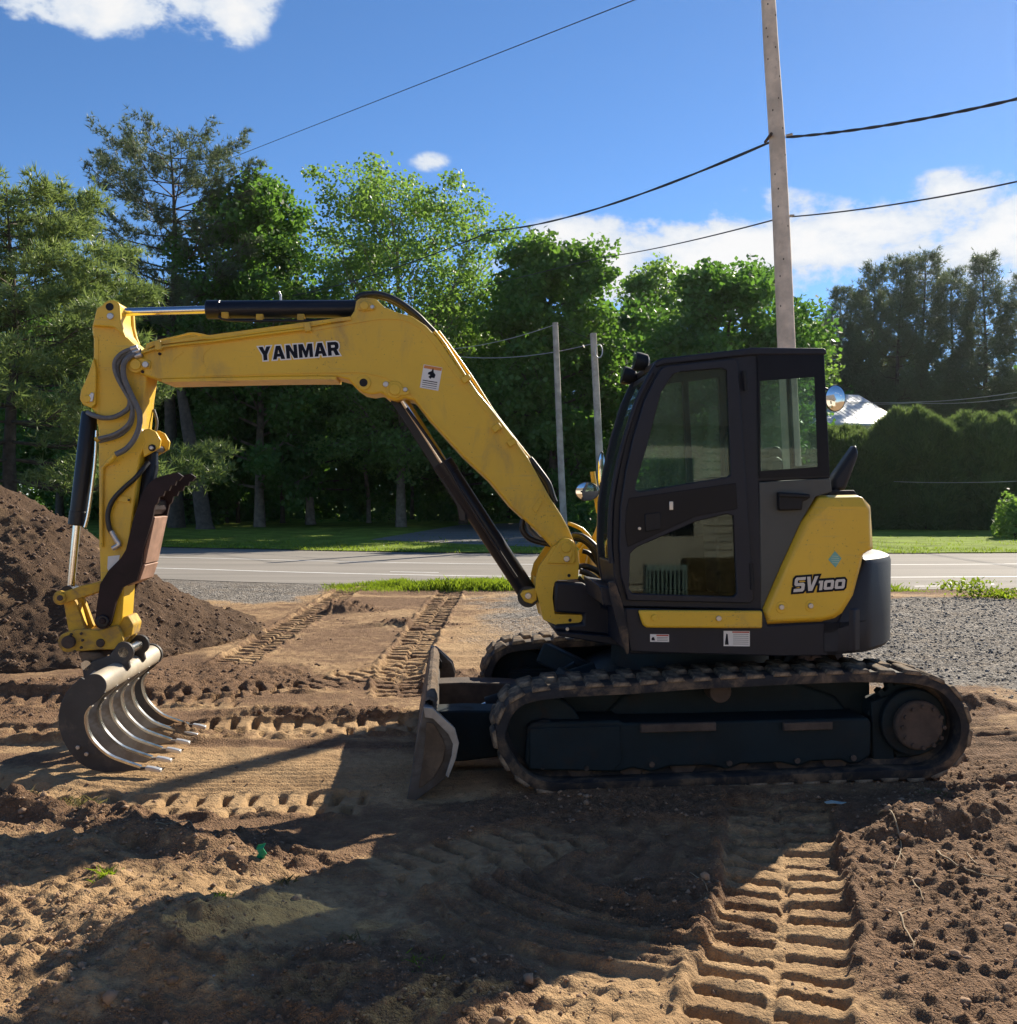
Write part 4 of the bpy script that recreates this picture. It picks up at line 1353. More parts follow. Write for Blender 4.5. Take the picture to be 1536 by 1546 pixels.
# ---- boom --------------------------------------------------------------------------------------
BW = 0.155
b_top = [(206, 535), (222, 526), (242, 519), (318, 510), (460, 491), (518, 485), (528, 479), (535, 469), (538, 453), (545, 449), (568, 451), (580, 463), (602, 472), (622, 477),
         (643, 491), (661, 510), (700, 567), (737, 610), (776, 660), (797, 690), (830, 750), (848, 778), (858, 796), (866, 815)]
b_low = [(870, 826), (868, 836), (857, 841), (845, 838), (830, 822), (814.5, 805), (772, 766), (740, 727), (700, 690), (648, 633), (626, 604), (612, 601), (600, 605), (586, 601), (577, 593),
         (562, 595.5), (549, 593), (536, 584), (526, 573), (510, 569), (440, 569), (253, 573), (240, 573.5), (227, 570), (205, 563), (196, 558), (192, 549), (195, 541)]
bm_ = plate('boom', b_top + b_low, -BW, BW, M['yellow'], bevel=0.012)


def ribbon(name, pts, wv0, wv1, hw, mat, parent, sm=3, ref=None):
    """thin raised strip along a line"""
    rf = wv0 if ref is None else ref
    P = smooth_path([Vector((a, 0, z)) for a, z in P2(pts, rf)], sm)
    L, Rr = [], []
    for i, p in enumerate(P):
        t = (P[min(i + 1, len(P) - 1)] - P[max(i - 1, 0)]).normalized()
        nn = Vector((-t.z, 0, t.x)) * hw
        L.append((p.x + nn.x, p.z + nn.z))
        Rr.append((p.x - nn.x, p.z - nn.z))
    ob = MB()
    n = len(P)
    vs = [(x, wv0, z) for x, z in L] + [(x, wv0, z) for x, z in Rr] + [(x, wv1, z) for x, z in L] + [(x, wv1, z) for x, z in Rr]
    fs = []
    for i in range(n - 1):
        fs += [(i, i + 1, n + i + 1, n + i), (2 * n + i, 3 * n + i, 3 * n + i + 1, 2 * n + i + 1), (i, 2 * n + i, 2 * n + i + 1, i + 1), (n + i, n + i + 1, 3 * n + i + 1, 3 * n + i)]
    fs += [(0, n, 3 * n, 2 * n), (n - 1, 3 * n - 1, 4 * n - 1, 2 * n - 1)]
    ob.add(vs, fs)
    o = ob.build(name, mat, parent, 0, 40)
    bmx = bmesh.new()
    bmx.from_mesh(o.data)
    bmesh.ops.recalc_face_normals(bmx, faces=bmx.faces)
    bmx.to_mesh(o.data)
    bmx.free()
    return o


ribbon('top_flange', [(285, 522), (318, 517), (460, 499), (530, 487), (575, 480), (606, 481), (628, 489), (648, 507), (694, 572), (732, 616), (771, 666), (792, 697), (824, 754), (842, 782), (852, 800)], -BW - 0.007, -BW + 0.002, 0.009, M['yellow'], bm_)
ribbon('bottom_flange', [(300, 566), (440, 562), (512, 561), (545, 561), (580, 568), (604, 580), (626, 598), (652, 631), (703, 686), (744, 724), (776, 762), (818, 801), (838, 820)], -BW - 0.007, -BW + 0.002, 0.008, M['yellow'], bm_)
ribbon('top_plate', [(222, 525), (242, 518), (318, 509), (460, 490), (530, 481)], -BW - 0.02, BW + 0.02, 0.012, M['yellow'], bm_, ref=-BW)
ribbon('bottom_plate', [(245, 575), (440, 571), (508, 571)], -BW - 0.012, BW + 0.012, 0.010, M['yellow'], bm_, ref=-BW)
ribbon('cast_seam', [(276, 531), (264, 539), (260, 548), (268, 557), (285, 563)], -BW - 0.004, -BW + 0.002, 0.008, M['yellow'], bm_)
ribbon('cast_seam', [(318, 524), (307, 534), (306, 548), (314, 558), (330, 563)], -BW - 0.004, -BW + 0.002, 0.006, M['yellow'], bm_)
plate('boss', arc((204, 550), 13, 60, 330, 12) + [(226, 556), (227, 545)], -BW - 0.02, -BW - 0.001, M['yellow'], bm_, bevel=0.005)
disc('pin_head', (204, 550), 8.5, -BW - 0.034, -BW - 0.021, M['yellow'], bm_, 20)
disc('bolt', (219, 550), 5, -BW - 0.036, -BW - 0.021, M['bolt'], bm_, 14)
for c in ((214, 537), (241, 534), (215, 561)):
    disc('bolt', c, 2.4, -BW - 0.012, -BW - 0.001, M['thumb'], bm_, 10, 0.001)
disc('boss', (549, 578), 11, -BW - 0.012, -BW - 0.001, M['yellow'], bm_, 24)
disc('pin_hole', (549, 577.5), 6.2, -BW - 0.0145, -BW - 0.0125, M['black'], bm_, 22, 0)
disc('boss', (596, 588), 13, -BW - 0.016, -BW - 0.001, M['yellow'], bm_, 26)
disc('pin_head', (596, 588), 8.5, -BW - 0.030, -BW - 0.017, M['yellow'], bm_, 22)
plate('pin_keeper', [(590, 579), (606, 584), (618, 590), (618, 595), (608, 597), (592, 596)], -BW - 0.0225, -BW - 0.0165, M['yellow'], bm_, bevel=0.003)
disc('bolt', (582.5, 580), 4.4, -BW - 0.018, -BW - 0.001, M['bolt'], bm_, 14)
disc('bolt', (612, 588), 3.6, -BW - 0.032, -BW - 0.0225, M['bolt'], bm_, 14)
plate('boss', [(541, 461), (545, 455), (555, 454), (566, 461), (567, 467), (548, 470), (541, 467)], -BW - 0.016, -BW - 0.001, M['yellow'], bm_, bevel=0.006)
disc('pin_head', (550, 461), 6.5, -BW - 0.030, -BW - 0.017, M['yellow'], bm_, 20)
disc('bolt', (562, 463), 3.2, -BW - 0.026, -BW - 0.017, M['bolt'], bm_, 12)
plate('step_pad', [(803, 768), (815, 751), (822, 753), (810, 775)], -BW - 0.010, -BW - 0.001, M['yellow'], bm_, bevel=0.003)
# steel pipes on the boom with clamps
pw = -BW - 0.012
tube('oil_pipe', [(214, 532), (224, 525), (240, 518), (262, 513), (290, 507), (300, 509), (322, 511), (380, 503), (466, 492), (512, 483)], pw, 0.010, M['yellow'], bm_)
tube('oil_pipe', [(210, 534), (222, 530), (244, 524), (280, 519), (322, 515), (380, 507), (466, 496)], pw - 0.012, 0.009, M['yellow'], bm_)
tube('oil_pipe', [(222, 521), (240, 515), (270, 508), (286, 504), (300, 505), (318, 509)], -0.08, 0.010, M['yellow'], bm_)
tube('oil_pipe', [(656, 500), (672, 520), (704, 570), (722, 596), (742, 620), (770, 662), (796, 692)], pw + 0.03, 0.011, M['yellow'], bm_)
tube('oil_pipe', [(662, 500), (680, 524), (710, 566), (734, 604), (750, 628), (778, 664), (800, 692)], -0.08, 0.011, M['yellow'], bm_)
for (c, an) in (((465, 494), -8), ((240, 522), -10), ((704, 572), 55), ((773, 668), 55), ((750, 646), 55)):
    p = T(c[0], c[1], pw)
    ob = MB()
    ob.box((p.x, p.y, p.z), (0.045, 0.05, 0.065), Matrix.Rotation(R(an), 3, 'Y'))
    cl_ = ob.build('pipe_clamp', M['yellow'], bm_, 0.006)
tube('oil_hose', [(538, 452, 0.0), (546, 446, 0.0), (570, 444, 0.0), (598, 453, 0.0), (628, 474, 0.0), (648, 494, 0.0), (674, 520, 0.0)], 0.0, 0.022, M['blackhose'], bm_)
tube('oil_hose', [(540, 456, 0.08), (552, 448, 0.08), (576, 449, 0.08), (602, 460, 0.08), (630, 480, 0.08), (654, 504, 0.08), (672, 526, 0.08)], 0.0, 0.018, M['blackhose'], bm_)
tube('oil_hose', [(800, 692, -.1), (814, 710, -.1), (828, 730, -.1), (834, 748, -.1), (838, 758, -.1)], -0.1, 0.022, M['blackhose'], bm_)
tube('oil_hose', [(796, 694, -.05), (812, 716, -.05), (826, 738, -.05), (832, 758, -.05)], -0.05, 0.02, M['blackhose'], bm_)
tube('oil_hose', [(790, 784, 0), (788, 796, 0), (794, 808, 0), (806, 816, 0), (832, 822, 0)], 0.0, 0.020, M['blackhose'], bm_)
tube('oil_hose', [(796, 788, 0), (800, 800, 0), (812, 812, 0), (826, 816, 0)], 0.0, 0.014, M['hose'], bm_)

# ---- writing on the boom -----------------------------------------------------------------------
def grow(pts, d):
    """offset a closed outline outwards (counter-clockwise outlines) with mitred corners"""
    n = len(pts)
    a = sum(pts[i][0] * pts[(i + 1) % n][1] - pts[(i + 1) % n][0] * pts[i][1] for i in range(n))
    if a < 0:
        pts = list(reversed(pts))
    out = []
    for i in range(n):
        p0, p1, p2 = Vector(pts[i - 1]), Vector(pts[i]), Vector(pts[(i + 1) % n])
        e1, e2 = (p1 - p0).normalized(), (p2 - p1).normalized()
        n1, n2 = Vector((e1.y, -e1.x)), Vector((e2.y, -e2.x))
        b = (n1 + n2)
        b = b / max(0.35, b.dot(b) / 2) if b.length > 1e-4 else n1
        out.append((p1.x + b.x * d, p1.y + b.y * d))
    return out


GLYPH = {
    'Y': (1.12, [(0, 1), (.40, 1), (.56, .68), (.74, 1), (1.12, 1), (.74, .40), (.74, 0), (.38, 0), (.38, .40)], []),
    'A': (1.14, [(0, 0), (.36, 1), (.78, 1), (1.14, 0), (.77, 0), (.71, .19), (.41, .19), (.35, 0)], [[(.48, .41), (.64, .41), (.56, .70)]]),
    'N': (1.04, [(0, 0), (0, 1), (.36, 1), (.71, .46), (.71, 1), (1.04, 1), (1.04, 0), (.70, 0), (.33, .56), (.33, 0)], []),
    'M': (1.30, [(0, 0), (0, 1), (.42, 1), (.65, .47), (.88, 1), (1.30, 1), (1.30, 0), (.97, 0), (.97, .58), (.75, 0), (.55, 0), (.33, .58), (.33, 0)], []),
    'R': (1.06, [(0, 0), (0, 1), (.78, 1), (.96, .93), (1.03, .80), (1.03, .60), (.96, .47), (.84, .41), (1.08, 0), (.69, 0), (.50, .35), (.34, .35), (.34, 0)], [[(.34, .77), (.62, .77), (.68, .72), (.68, .63), (.62, .58), (.34, .58)]]),
    'S': (.86, [(0, 0), (0, .21), (.56, .21), (.60, .25), (.60, .36), (.56, .40), (.12, .40), (0, .52), (0, .88), (.12, 1), (.86, 1), (.86, .80), (.28, .80), (.25, .77), (.25, .64), (.28, .61), (.74, .61), (.86, .49), (.86, .12), (.74, 0)], []),
    'V': (.92, [(0, 1), (.27, 1), (.42, .34), (.64, 1), (.92, 1), (.56, 0), (.24, 0)], []),
    '1': (.34, [(0, .66), (.34, .66), (.34, 0), (.10, 0), (.10, .48), (0, .48)], []),
    '0': (.80, [(.10, 0), (.70, 0), (.80, .10), (.80, .56), (.70, .66), (.10, .66), (0, .56), (0, .10)], [[(.24, .18), (.56, .18), (.56, .48), (.24, .48)]]),
}


def lettering(name, text, pA, pB, height, wv, mat, edge_mat, edge, parent, gap=0.12, shear=0.0, sx=1.0):
    """raised flat letters from pA towards pB on the plane y = wv"""
    a, b = T(*pA, wv), T(*pB, wv)
    dx = Vector((b.x - a.x, 0, b.z - a.z))
    total = sum(GLYPH[c][0] for c in text) + gap * (len(text) - 1)
    ux = dx.normalized()
    uz = Vector((-ux.z, 0, ux.x))
    hx = dx.length / (total + shear)
    pos = 0.0
    for ch in text:
        wd, outl, holes = GLYPH[ch]

        def tr(p):
            q_ = a + ux * ((pos + p[0] + shear * p[1]) * hx) + uz * (p[1] * height)
            return (q_.x, q_.z)
        o1, h1 = [tr(p) for p in outl], [[tr(p) for p in h] for h in holes]
        ob = MB()
        ob.holed(o1, h1, wv - 0.0035, wv - 0.0022)
        let = ob.build('letter' if ch.isalpha() else 'digit', mat, parent, smooth=0)
        ob = MB()
        ob.holed(grow(o1, edge), [list(reversed(grow(h, -edge))) for h in h1], wv - 0.0020 - 0.0001 * (len(text) - pos), wv - 0.0008)
        ob.build('letter_edge', edge_mat, let, smooth=0)
        pos += wd + gap


lettering('brand', 'YANMAR', (392, 544.5), (513, 536), 0.093, -BW, M['ink'], M['white'], 0.0085, bm_)
lettering('model', 'SV100', (1198, 894), (1279, 888), 0.088, -1.102, M['silver'], M['ink'], 0.013, hood, 0.10, 0.22)
dec = plate('warning_label', [(640, 550), (668, 555), (662, 590), (634, 585)], -BW - 0.003, -BW - 0.001, M['white'], bm_, bevel=0)
plate('print', [(641, 551), (667.5, 555.5), (666.5, 560), (640, 555.5)], -BW - 0.0036, -BW - 0.0032, M['orange'], dec, bevel=0)
plate('print', [(647, 562), (652, 560), (653, 556.5), (655, 556.5), (655, 562), (658, 566), (656, 571), (652, 570), (650, 572), (647, 569), (650, 566), (646, 565)], -BW - 0.0036, -BW - 0.0032, M['ink'], dec, bevel=0)
for k in range(4):
    y0 = 573.2 + k * 3.2
    x0 = 638.6 - k * 0.45
    plate('print', [(x0, y0), (x0 + 22, y0 + 3.6), (x0 + 21.8, y0 + 4.9 - 0.2 * k), (x0 - 0.2, y0 + 1.2 - 0.2 * k)], -BW - 0.0036, -BW - 0.0032, M['ink'], dec, bevel=0)
for (x0, y0, x1, y1) in ((982, 957.5, 1010.5, 969), (1093, 952.5, 1132.5, 975.5)):
    d_ = plate('warning_label', [(x0, y0), (x1, y0 + 0.4), (x1, y1 + 0.4), (x0, y1)], -1.0885, -1.0865, M['white'], EXC, bevel=0)
    wv0, wv1 = -1.0892, -1.0887
    plate('print', [(x0 + (x1 - x0) * .33, y0 + .8), (x1 - .8, y0 + 1.1), (x1 - .8, y0 + 3.2), (x0 + (x1 - x0) * .33, y0 + 2.9)], wv0, wv1, M['redink'], d_, bevel=0)
    plate('print', [(x0 + 2, y1 - 2), (x0 + 2, y1 - 5), (x0 + 4, y0 + 4), (x0 + 6, y0 + 5), (x0 + 7.5, y1 - 2)], wv0, wv1, M['ink'], d_, bevel=0)
    nl = 3 if y1 - y0 < 15 else 6
    for k in range(nl):
        yk = y0 + 4.6 + k * (y1 - y0 - 5.2) / nl
        plate('print', [(x0 + (x1 - x0) * .36, yk), (x1 - 2, yk + .3), (x1 - 2, yk + 1.0), (x0 + (x1 - x0) * .36, yk + .7)], wv0, wv1, M['grey_panel'], d_, bevel=0)
d_ = plate('diamond_sticker', [(1261, 832), (1271, 843), (1262, 857), (1251, 845)], -1.1025, -1.1008, M['turq'], hood, bevel=0)
for k in range(4):
    plate('print', [(1255 + abs(k - 1.3), 839 + k * 3.2), (1268 - abs(k - 1.6), 839.6 + k * 3.2), (1268 - abs(k - 1.6), 840.7 + k * 3.2), (1255 + abs(k - 1.3), 840 + k * 3.2)], -1.1033, -1.1027, M['turq2'], d_, bevel=0)

# ---- hydraulic cylinders -----------------------------------------------------------------------
def ram(name, pa, pb, pc, wv, rb, rr, pd=None):
    """barrel from pa to pb, rod on to pc"""
    A_, B2, C2 = T(*pa, wv), T(*pb, wv), T(*pc, wv)
    ax = (B2 - A_).normalized()
    ob = MB()
    ob.tube([A_, A_ + ax * 0.02, B2 - ax * 0.10, B2 - ax * 0.098, B2 - ax * 0.005, B2], [rb * 0.9, rb, rb, rb * 1.06, rb * 1.06, rb * 0.95], 26)
    cy = ob.build(name, M['cyl'], EXC, 0, 40)
    ob = MB()
    ob.tube([B2 - ax * 0.01, C2], rr, 20)
    ob.build('piston_rod', M['chrome'], cy)
    ob = MB()
    ob.tube([C2 + Vector((0, -0.06, 0)), C2 + Vector((0, 0.06, 0))], rr * 1.75, 20)
    ob.build('rod_eye', M['cyl'], cy)
    return cy


ac = ram('arm_cylinder', (540, 466), (312, 467.5), (172, 471.5), 0.0, 0.062, 0.028)
tube('cylinder_pipe', [(330, 478), (345, 483), (400, 484), (470, 484), (528, 482)], -0.05, 0.011, M['cyl'], ac)
for c in ((341, 477), (393, 480), (455, 480)):
    p = T(c[0], c[1], -0.03)
    MB().box((p.x, p.y, p.z), (0.05, 0.06, 0.05)).build('pipe_clamp', M['yellow_dirty'], ac, 0.006)
p = T(424, 447, 0)
MB().tube([T(424, 456, 0), T(424, 446, 0), T(421, 440, 0)], 0.008, 8).build('grease_nipple', M['bolt'], ac)
bc = ram('boom_cylinder', (800, 900), (668, 698), (600, 590), 0.0, 0.070, 0.036)
ob = MB()
ob.prism(P2([(590, 606), (596, 602), (606, 610), (672, 702), (702, 752), (704, 786), (694, 786), (690, 764), (640, 684)], 0.0), -0.03, 0.10)
ob.build('cylinder_guard', M['cyl'], bc, 0.006)
tube('cylinder_pipe', [(614, 616), (640, 652), (676, 706), (700, 748), (760, 842), (780, 872)], -0.09, 0.012, M['cyl'], bc)
MB().tube([T(797.5, 901, -0.085), T(797.5, 901, 0.085)], 0.075, 20).build('cylinder_eye', M['cyl'], bc)

# ---- arm ---------------------------------------------------------------------------------------
AW = 0.125
arm_out = [(150, 830), (148.5, 700), (148.5, 649), (144, 624), (138, 616), (124, 610), (120.5, 601), (122.5, 588), (133, 563), (141, 539), (141, 512), (138.5, 494), (146, 464)] + arc((168, 468), 15, 150, 35, 6) + \
          [(181, 482), (185, 500), (193, 511), (206, 522), (218, 545), (222, 570), (217.5, 600), (213, 648), (218, 655), (222, 668), (216, 680), (211, 690), (206, 735), (201, 775), (194, 832), (187, 890), (184, 935), (178, 948), (166, 948), (158, 938), (152, 890)]
arm = plate('arm', arm_out, -AW, AW, M['yellow'], bevel=0.010)
ribbon('side_seam', [(141, 508), (147, 512), (147, 560), (148, 640)], -AW - 0.004, -AW + 0.002, 0.006, M['yellow'], arm)
ribbon('side_seam', [(140, 492), (155, 492), (170, 494), (186, 506), (202, 522)], -AW - 0.005, -AW + 0.002, 0.007, M['yellow'], arm)
for wv0, wv1 in ((-0.165, -AW - 0.001), (AW + 0.001, 0.165)):
    plate('top_lug', [(146, 466)] + arc((168, 468), 15.5, 150, 35, 6) + [(182, 484), (186, 500), (190, 510), (172, 494), (150, 492), (140, 492)], wv0, wv1, M['yellow'], arm, bevel=0.008, ref=-0.165)
    plate('rear_lug', [(141, 540), (134, 563), (122, 589), (120, 602), (125, 611), (138, 616), (144, 610), (145, 560)], wv0, wv1, M['yellow'], arm, bevel=0.006, ref=-0.165)
    plate('thumb_lug', [(213, 648), (222, 646), (232, 651), (240, 664), (238, 676), (224, 684), (214, 690), (212, 670)], wv0 * 0.75, wv1 * 0.75, M['yellow'], arm, bevel=0.006, ref=-0.165)
disc('pin_hole', (165.5, 463), 6, -0.1685, -0.1655, M['black'], arm, 20, 0)
disc('pin_head', (166, 477), 5.2, -0.180, -0.166, M['bolt'], arm, 16)
plate('pin_keeper', [(133, 598), (138, 592), (142, 594), (140, 606), (134, 607)], -0.176, -0.166, M['bolt'], arm, bevel=0.003)
disc('pin_head', (131, 602), 6, -0.178, -0.166, M['yellow'], arm, 18)
plate('hose_bracket', [(177, 747), (197, 751), (196, 760), (177, 757)], -AW - 0.012, -AW - 0.001, M['yellow'], arm, bevel=0.003)
bolt((194, 755), 1.8, -AW - 0.012, arm, 'black')
plate('side_sticker', [(163, 840), (181, 838), (178, 852), (165, 866), (162, 858)], -AW - 0.003, -AW - 0.001, M['white'], arm, bevel=0)
buc = ram('bucket_cylinder', (136, 622), (116, 793), (106.5, 893), 0.0, 0.056, 0.026)
tube('cylinder_pipe', [(146, 650), (143, 700), (134, 770), (128, 796)], -0.03, 0.012, M['chrome'], buc)
# hoses on the arm
hw_ = -AW - 0.05
tube('oil_hose', [(212, 529, pw), (204, 531, pw - .02), (192, 534), (183, 541), (177, 553), (180, 570), (188, 584), (195, 598), (196, 611), (190, 620), (174, 629), (158, 631), (144, 628), (133, 623, -.06)], hw_, 0.017, M['hose'], arm)
tube('oil_hose', [(210, 526, pw), (198, 527, pw - .02), (184, 533), (174, 544), (173, 557), (178, 572), (188, 590), (197, 606), (200, 620), (194, 640), (174, 655), (149, 662)], hw_ - 0.02, 0.014, M['hose'], arm)
tube('oil_hose', [(210, 528, pw), (198, 530, pw - .02), (185, 538), (176, 550), (177, 564), (186, 584), (196, 604), (201, 622), (197, 642), (180, 658), (150, 667)], hw_ + 0.015, 0.012, M['hose'], arm)
tube('oil_hose', [(214, 533, pw), (200, 536, pw - .03), (189, 545), (186, 556), (188, 572), (197, 593), (206, 612), (211, 626), (210, 645), (202, 664), (190, 678), (175, 686)], hw_ - 0.03, 0.019, M['hose'], arm)
tube('hose_fitting', [(176, 685), (170, 692), (163, 699)], hw_ - 0.01, 0.020, M['yellow'], arm, sm=0)
tube('oil_pipe', [(166, 697), (158, 703), (154, 712), (153, 760), (153, 826)], -AW - 0.018, 0.013, M['yellow'], arm)
for c in ((204, 531), (201, 526), (207, 537)):
    tube('hose_fitting', [(c[0] + 7, c[1] - 2), (c[0] - 3, c[1] + 1)], pw - 0.02, 0.019, M['bolt'], arm, sm=0)
tube('hose_fitting', [(150, 662), (144, 664)], hw_, 0.018, M['yellow'], arm, sm=0)
tube('thumb_hose', [(224, 698, -0.08), (214, 710, -0.13), (204, 722, -0.15), (186, 738), (170, 756), (163, 776), (165, 796), (170, 806), (175, 814)], -AW - 0.03, 0.017, M['blackhose'], arm)
tube('hose_fitting', [(168, 802), (176, 816), (180, 822), (170, 828)], -AW - 0.03, 0.018, M['bolt'], arm, sm=2)
tube('oil_hose', [(232, 618, 0.1), (237, 636, 0.1), (235, 652, 0.1)], 0.1, 0.010, M['hose'], arm)

# ---- thumb -------------------------------------------------------------------------------------
def teeth(pts, dx=0, dy=0):
    return [(x + dx, y + dy) for x, y in pts]


th_out = [(143, 942), (146, 915), (151, 882), (164, 861), (182, 843), (190, 830), (200, 789), (213, 748), (222, 733), (234, 722), (250, 717), (268, 713.5), (276, 719),
          (270, 726), (266, 726), (264, 733), (258, 733), (255, 741), (249, 741), (246, 749), (240, 750), (238, 759), (234, 763), (229, 787), (216, 830), (213.5, 851), (206, 877), (185, 887), (175, 908), (167, 942)] + arc((155, 938), 12, -20, -160, 6)
TW = -0.19
thumb = plate('thumb', th_out, TW, TW + 0.035, M['thumb'], bevel=0.006)
plate('thumb_plate', th_out, 0.155, 0.19, M['thumb'], thumb, bevel=0.006, ref=TW)
disc('pin_head', (154, 938), 9.5, TW - 0.02, TW - 0.001, M['cyl'], thumb, 22)
disc('pin_head', (154, 938), 5.0, TW - 0.032, TW - 0.021, M['thumb'], thumb, 18)
ob = MB()
ob.prism(P2([(226, 780), (232, 781), (222, 828), (217, 852), (211, 850), (216, 826)], TW), TW + 0.036, 0.154)
ob.build('cross_plate', M['rust'], thumb, 0.004)
ob = MB()
ob.prism(P2([(210, 852), (217, 854), (209, 877), (190, 886), (188, 880)], TW), TW + 0.036, 0.154)
ob.build('cross_plate', M['rust'], thumb, 0.004)
ob = MB()
ob.prism(P2([(215, 752), (230, 756), (230, 770), (224, 778), (212, 776)], TW), TW + 0.036, 0.154)
ob.build('cross_plate', M['thumb'], thumb, 0.004)
tc_ = MB()
A_, B2, C2 = T(229, 676, 0), T(229, 700, 0), T(196, 852, 0)
tc_.tube([A_, B2, B2 + (C2 - B2) * 0.02, B2 + (C2 - B2) * 0.62], [0.045, 0.045, 0.052, 0.052], 20)
tcy = tc_.build('thumb_cylinder', M['cyl'], EXC, 0, 40)
MB().tube([B2 + (C2 - B2) * 0.6, C2], 0.025, 16).build('piston_rod', M['chrome'], tcy)
disc('pin_head', (229, 676), 5.5, -0.14, 0.14, M['cyl'], tcy, 18)
disc('pin_nut', (228, 676), 3.2, -0.16, -0.141, M['bolt'], tcy, 10)

# ---- linkage, coupler, rake --------------------------------------------------------------------
for s, wv0, wv1 in ((0, -0.165, -0.128), (1, 0.128, 0.165)):
    lk = plate('link_lever', arc((90, 903), 11, 60, 280, 8) + [(112, 906), (152, 893), (156, 885), (152, 878), (124, 884), (100, 892)], wv0, wv1, M['yellow_dirty'], bevel=0.007, ref=-0.165)
    if s == 0:
        disc('pin_head', (90, 903), 8.5, -0.185, -0.166, M['yellow_dirty'], lk, 20)
        disc('pin_head', (90, 903), 4.5, -0.196, -0.186, M['hub'], lk, 16)
ob = MB()
ob.prism(P2([(95, 906), (113, 906), (129, 950), (122, 958), (104, 956)], -0.10), -0.10, -0.055)
l2 = ob.build('tipping_link', M['yellow_dirty'], EXC, 0.006)
ob = MB()
ob.prism(P2([(95, 906), (113, 906), (129, 950), (122, 958), (104, 956)], -0.10), 0.055, 0.10)
ob.build('far_plate', M['yellow_dirty'], l2, 0.006)
ob = MB()
ob.prism(P2([(106, 912), (111, 912), (122, 948), (117, 950)], -0.10), -0.054, 0.054)
ob.build('web', M['yellow'], l2, 0.004)
cp_out = arc((102, 970), 15, 100, 285, 8) + [(125, 983), (150, 981), (174, 981), (186, 967), (184, 958), (177, 944), (168, 946), (150, 952), (128, 950), (108, 952)]
cou = plate('coupler', cp_out, -0.16, -0.115, M['yellow_dirty'], bevel=0.007)
plate('far_plate', cp_out, 0.115, 0.16, M['yellow_dirty'], cou, bevel=0.007, ref=-0.16)
plate('web', [(108, 956), (180, 950), (184, 964), (172, 978), (110, 980)], -0.114, 0.114, M['yellow_dirty'], cou, bevel=0.006, ref=-0.14)
disc('pin_head', (102, 970), 10, -0.20, -0.161, M['hub'], cou, 24)
disc('pin_head', (151, 971), 6.5, -0.175, -0.161, M['hub'], cou, 18)
for c in ((122, 957), (124, 967), (122, 978), (107, 958), (112, 984)):
    bolt(c, 2.2, -0.161, cou, 'hub')
ob = MB()
ob.prism(P2([(170, 936), (192, 930), (200, 944), (196, 962), (180, 964)], -0.12), -0.10, 0.10)
ob.build('arm_end_boss', M['yellow_dirty'], cou, 0.012)
# rake head
RW = 0.60
pn = T(143, 1035, -RW)
rad = T(143 + 18, 1035, -RW).x - pn.x
ob = MB()
ob.tube([(pn.x, -RW, pn.z), (pn.x, RW, pn.z)], rad, 36)
rk = ob.build('rake_tube', M['raketube'], EXC, 0.004, 40)
MB().tube([(pn.x, -RW - 0.006, pn.z), (pn.x, -RW - 0.0005, pn.z)], rad * 1.0, 36).build('end_cap', M['rakeplate'], rk)
MB().tube([(pn.x, RW + 0.001, pn.z), (pn.x, RW + 0.03, pn.z)], rad * 1.12, 36).build('end_cap', M['rakeplate'], rk)
for (wv0, wv1) in ((-0.19, -0.155), (0.155, 0.19)):
    ear = plate('coupler_ear', arc((186, 985), 15.5, 120, -60, 10) + [(196, 1008), (184, 1024), (150, 1036), (128, 1030), (124, 1012), (140, 998), (165, 990)], wv0, wv1, M['rakeplate'], rk, bevel=0.005, ref=-0.19)
MB().tube([T(186, 985, -0.19) + Vector((0, 0.0, 0)), T(186, 985, -0.19) + Vector((0, 0.38, 0))], 0.035, 18).build('ear_pin', M['steel'], rk)
MB().tube([T(130, 1005, -0.19) + Vector((0, 0.0, 0)), T(130, 1005, -0.19) + Vector((0, 0.38, 0))], 0.035, 18).build('ear_pin', M['steel'], rk)
plate('dirt_guard', [(112, 985), (150, 988), (160, 1005), (150, 1018), (132, 1024), (122, 1010)], -0.15, 0.15, M['mud'], rk, bevel=0.02, ref=-0.19)
tine_out_pts = [(122, 1023), (112, 1032), (99, 1047), (91, 1064), (87.5, 1082), (89, 1100), (95, 1118), (105, 1136), (118, 1151), (136, 1162), (158, 1167), (190, 1165), (222, 1162), (240, 1167)]
tine_in_pts = [(241, 1162), (222, 1159), (205, 1158), (174, 1147), (158, 1138), (146, 1127), (137, 1116), (131, 1103), (128, 1086), (131, 1075), (138, 1066), (150, 1056), (159, 1046)]
side = plate('tine', tine_out_pts + tine_in_pts, -RW, -RW + 0.022, M['rakeplate'], rk, bevel=0.003)
strip0 = ribbon('wear_edge', [(212, 1159), (174, 1146), (158, 1137), (146, 1126), (137, 1115), (131, 1102), (128.5, 1086), (131, 1075), (138, 1066)], -RW - 0.006, -RW + 0.028, 0.007, M['steel'], side)
tip0 = plate('tine_tip', [(220, 1157), (231, 1158.5), (243, 1161.5), (243, 1166.5), (231, 1165), (219, 1162)], -RW - 0.010, -RW + 0.032, M['tip'], side, bevel=0.004, ref=-RW)
slim = [p for p in tine_out_pts]
mid_out = P2([(124, 1040), (112, 1056), (105, 1070), (102, 1086), (104, 1102), (111, 1120), (123, 1137), (140, 1150), (162, 1158), (190, 1163), (222, 1163), (240, 1167)], -RW)
mid_in = P2(tine_in_pts, -RW)
tmb = MB().prism(mid_out + mid_in, -RW, -RW + 0.022)
t1 = None
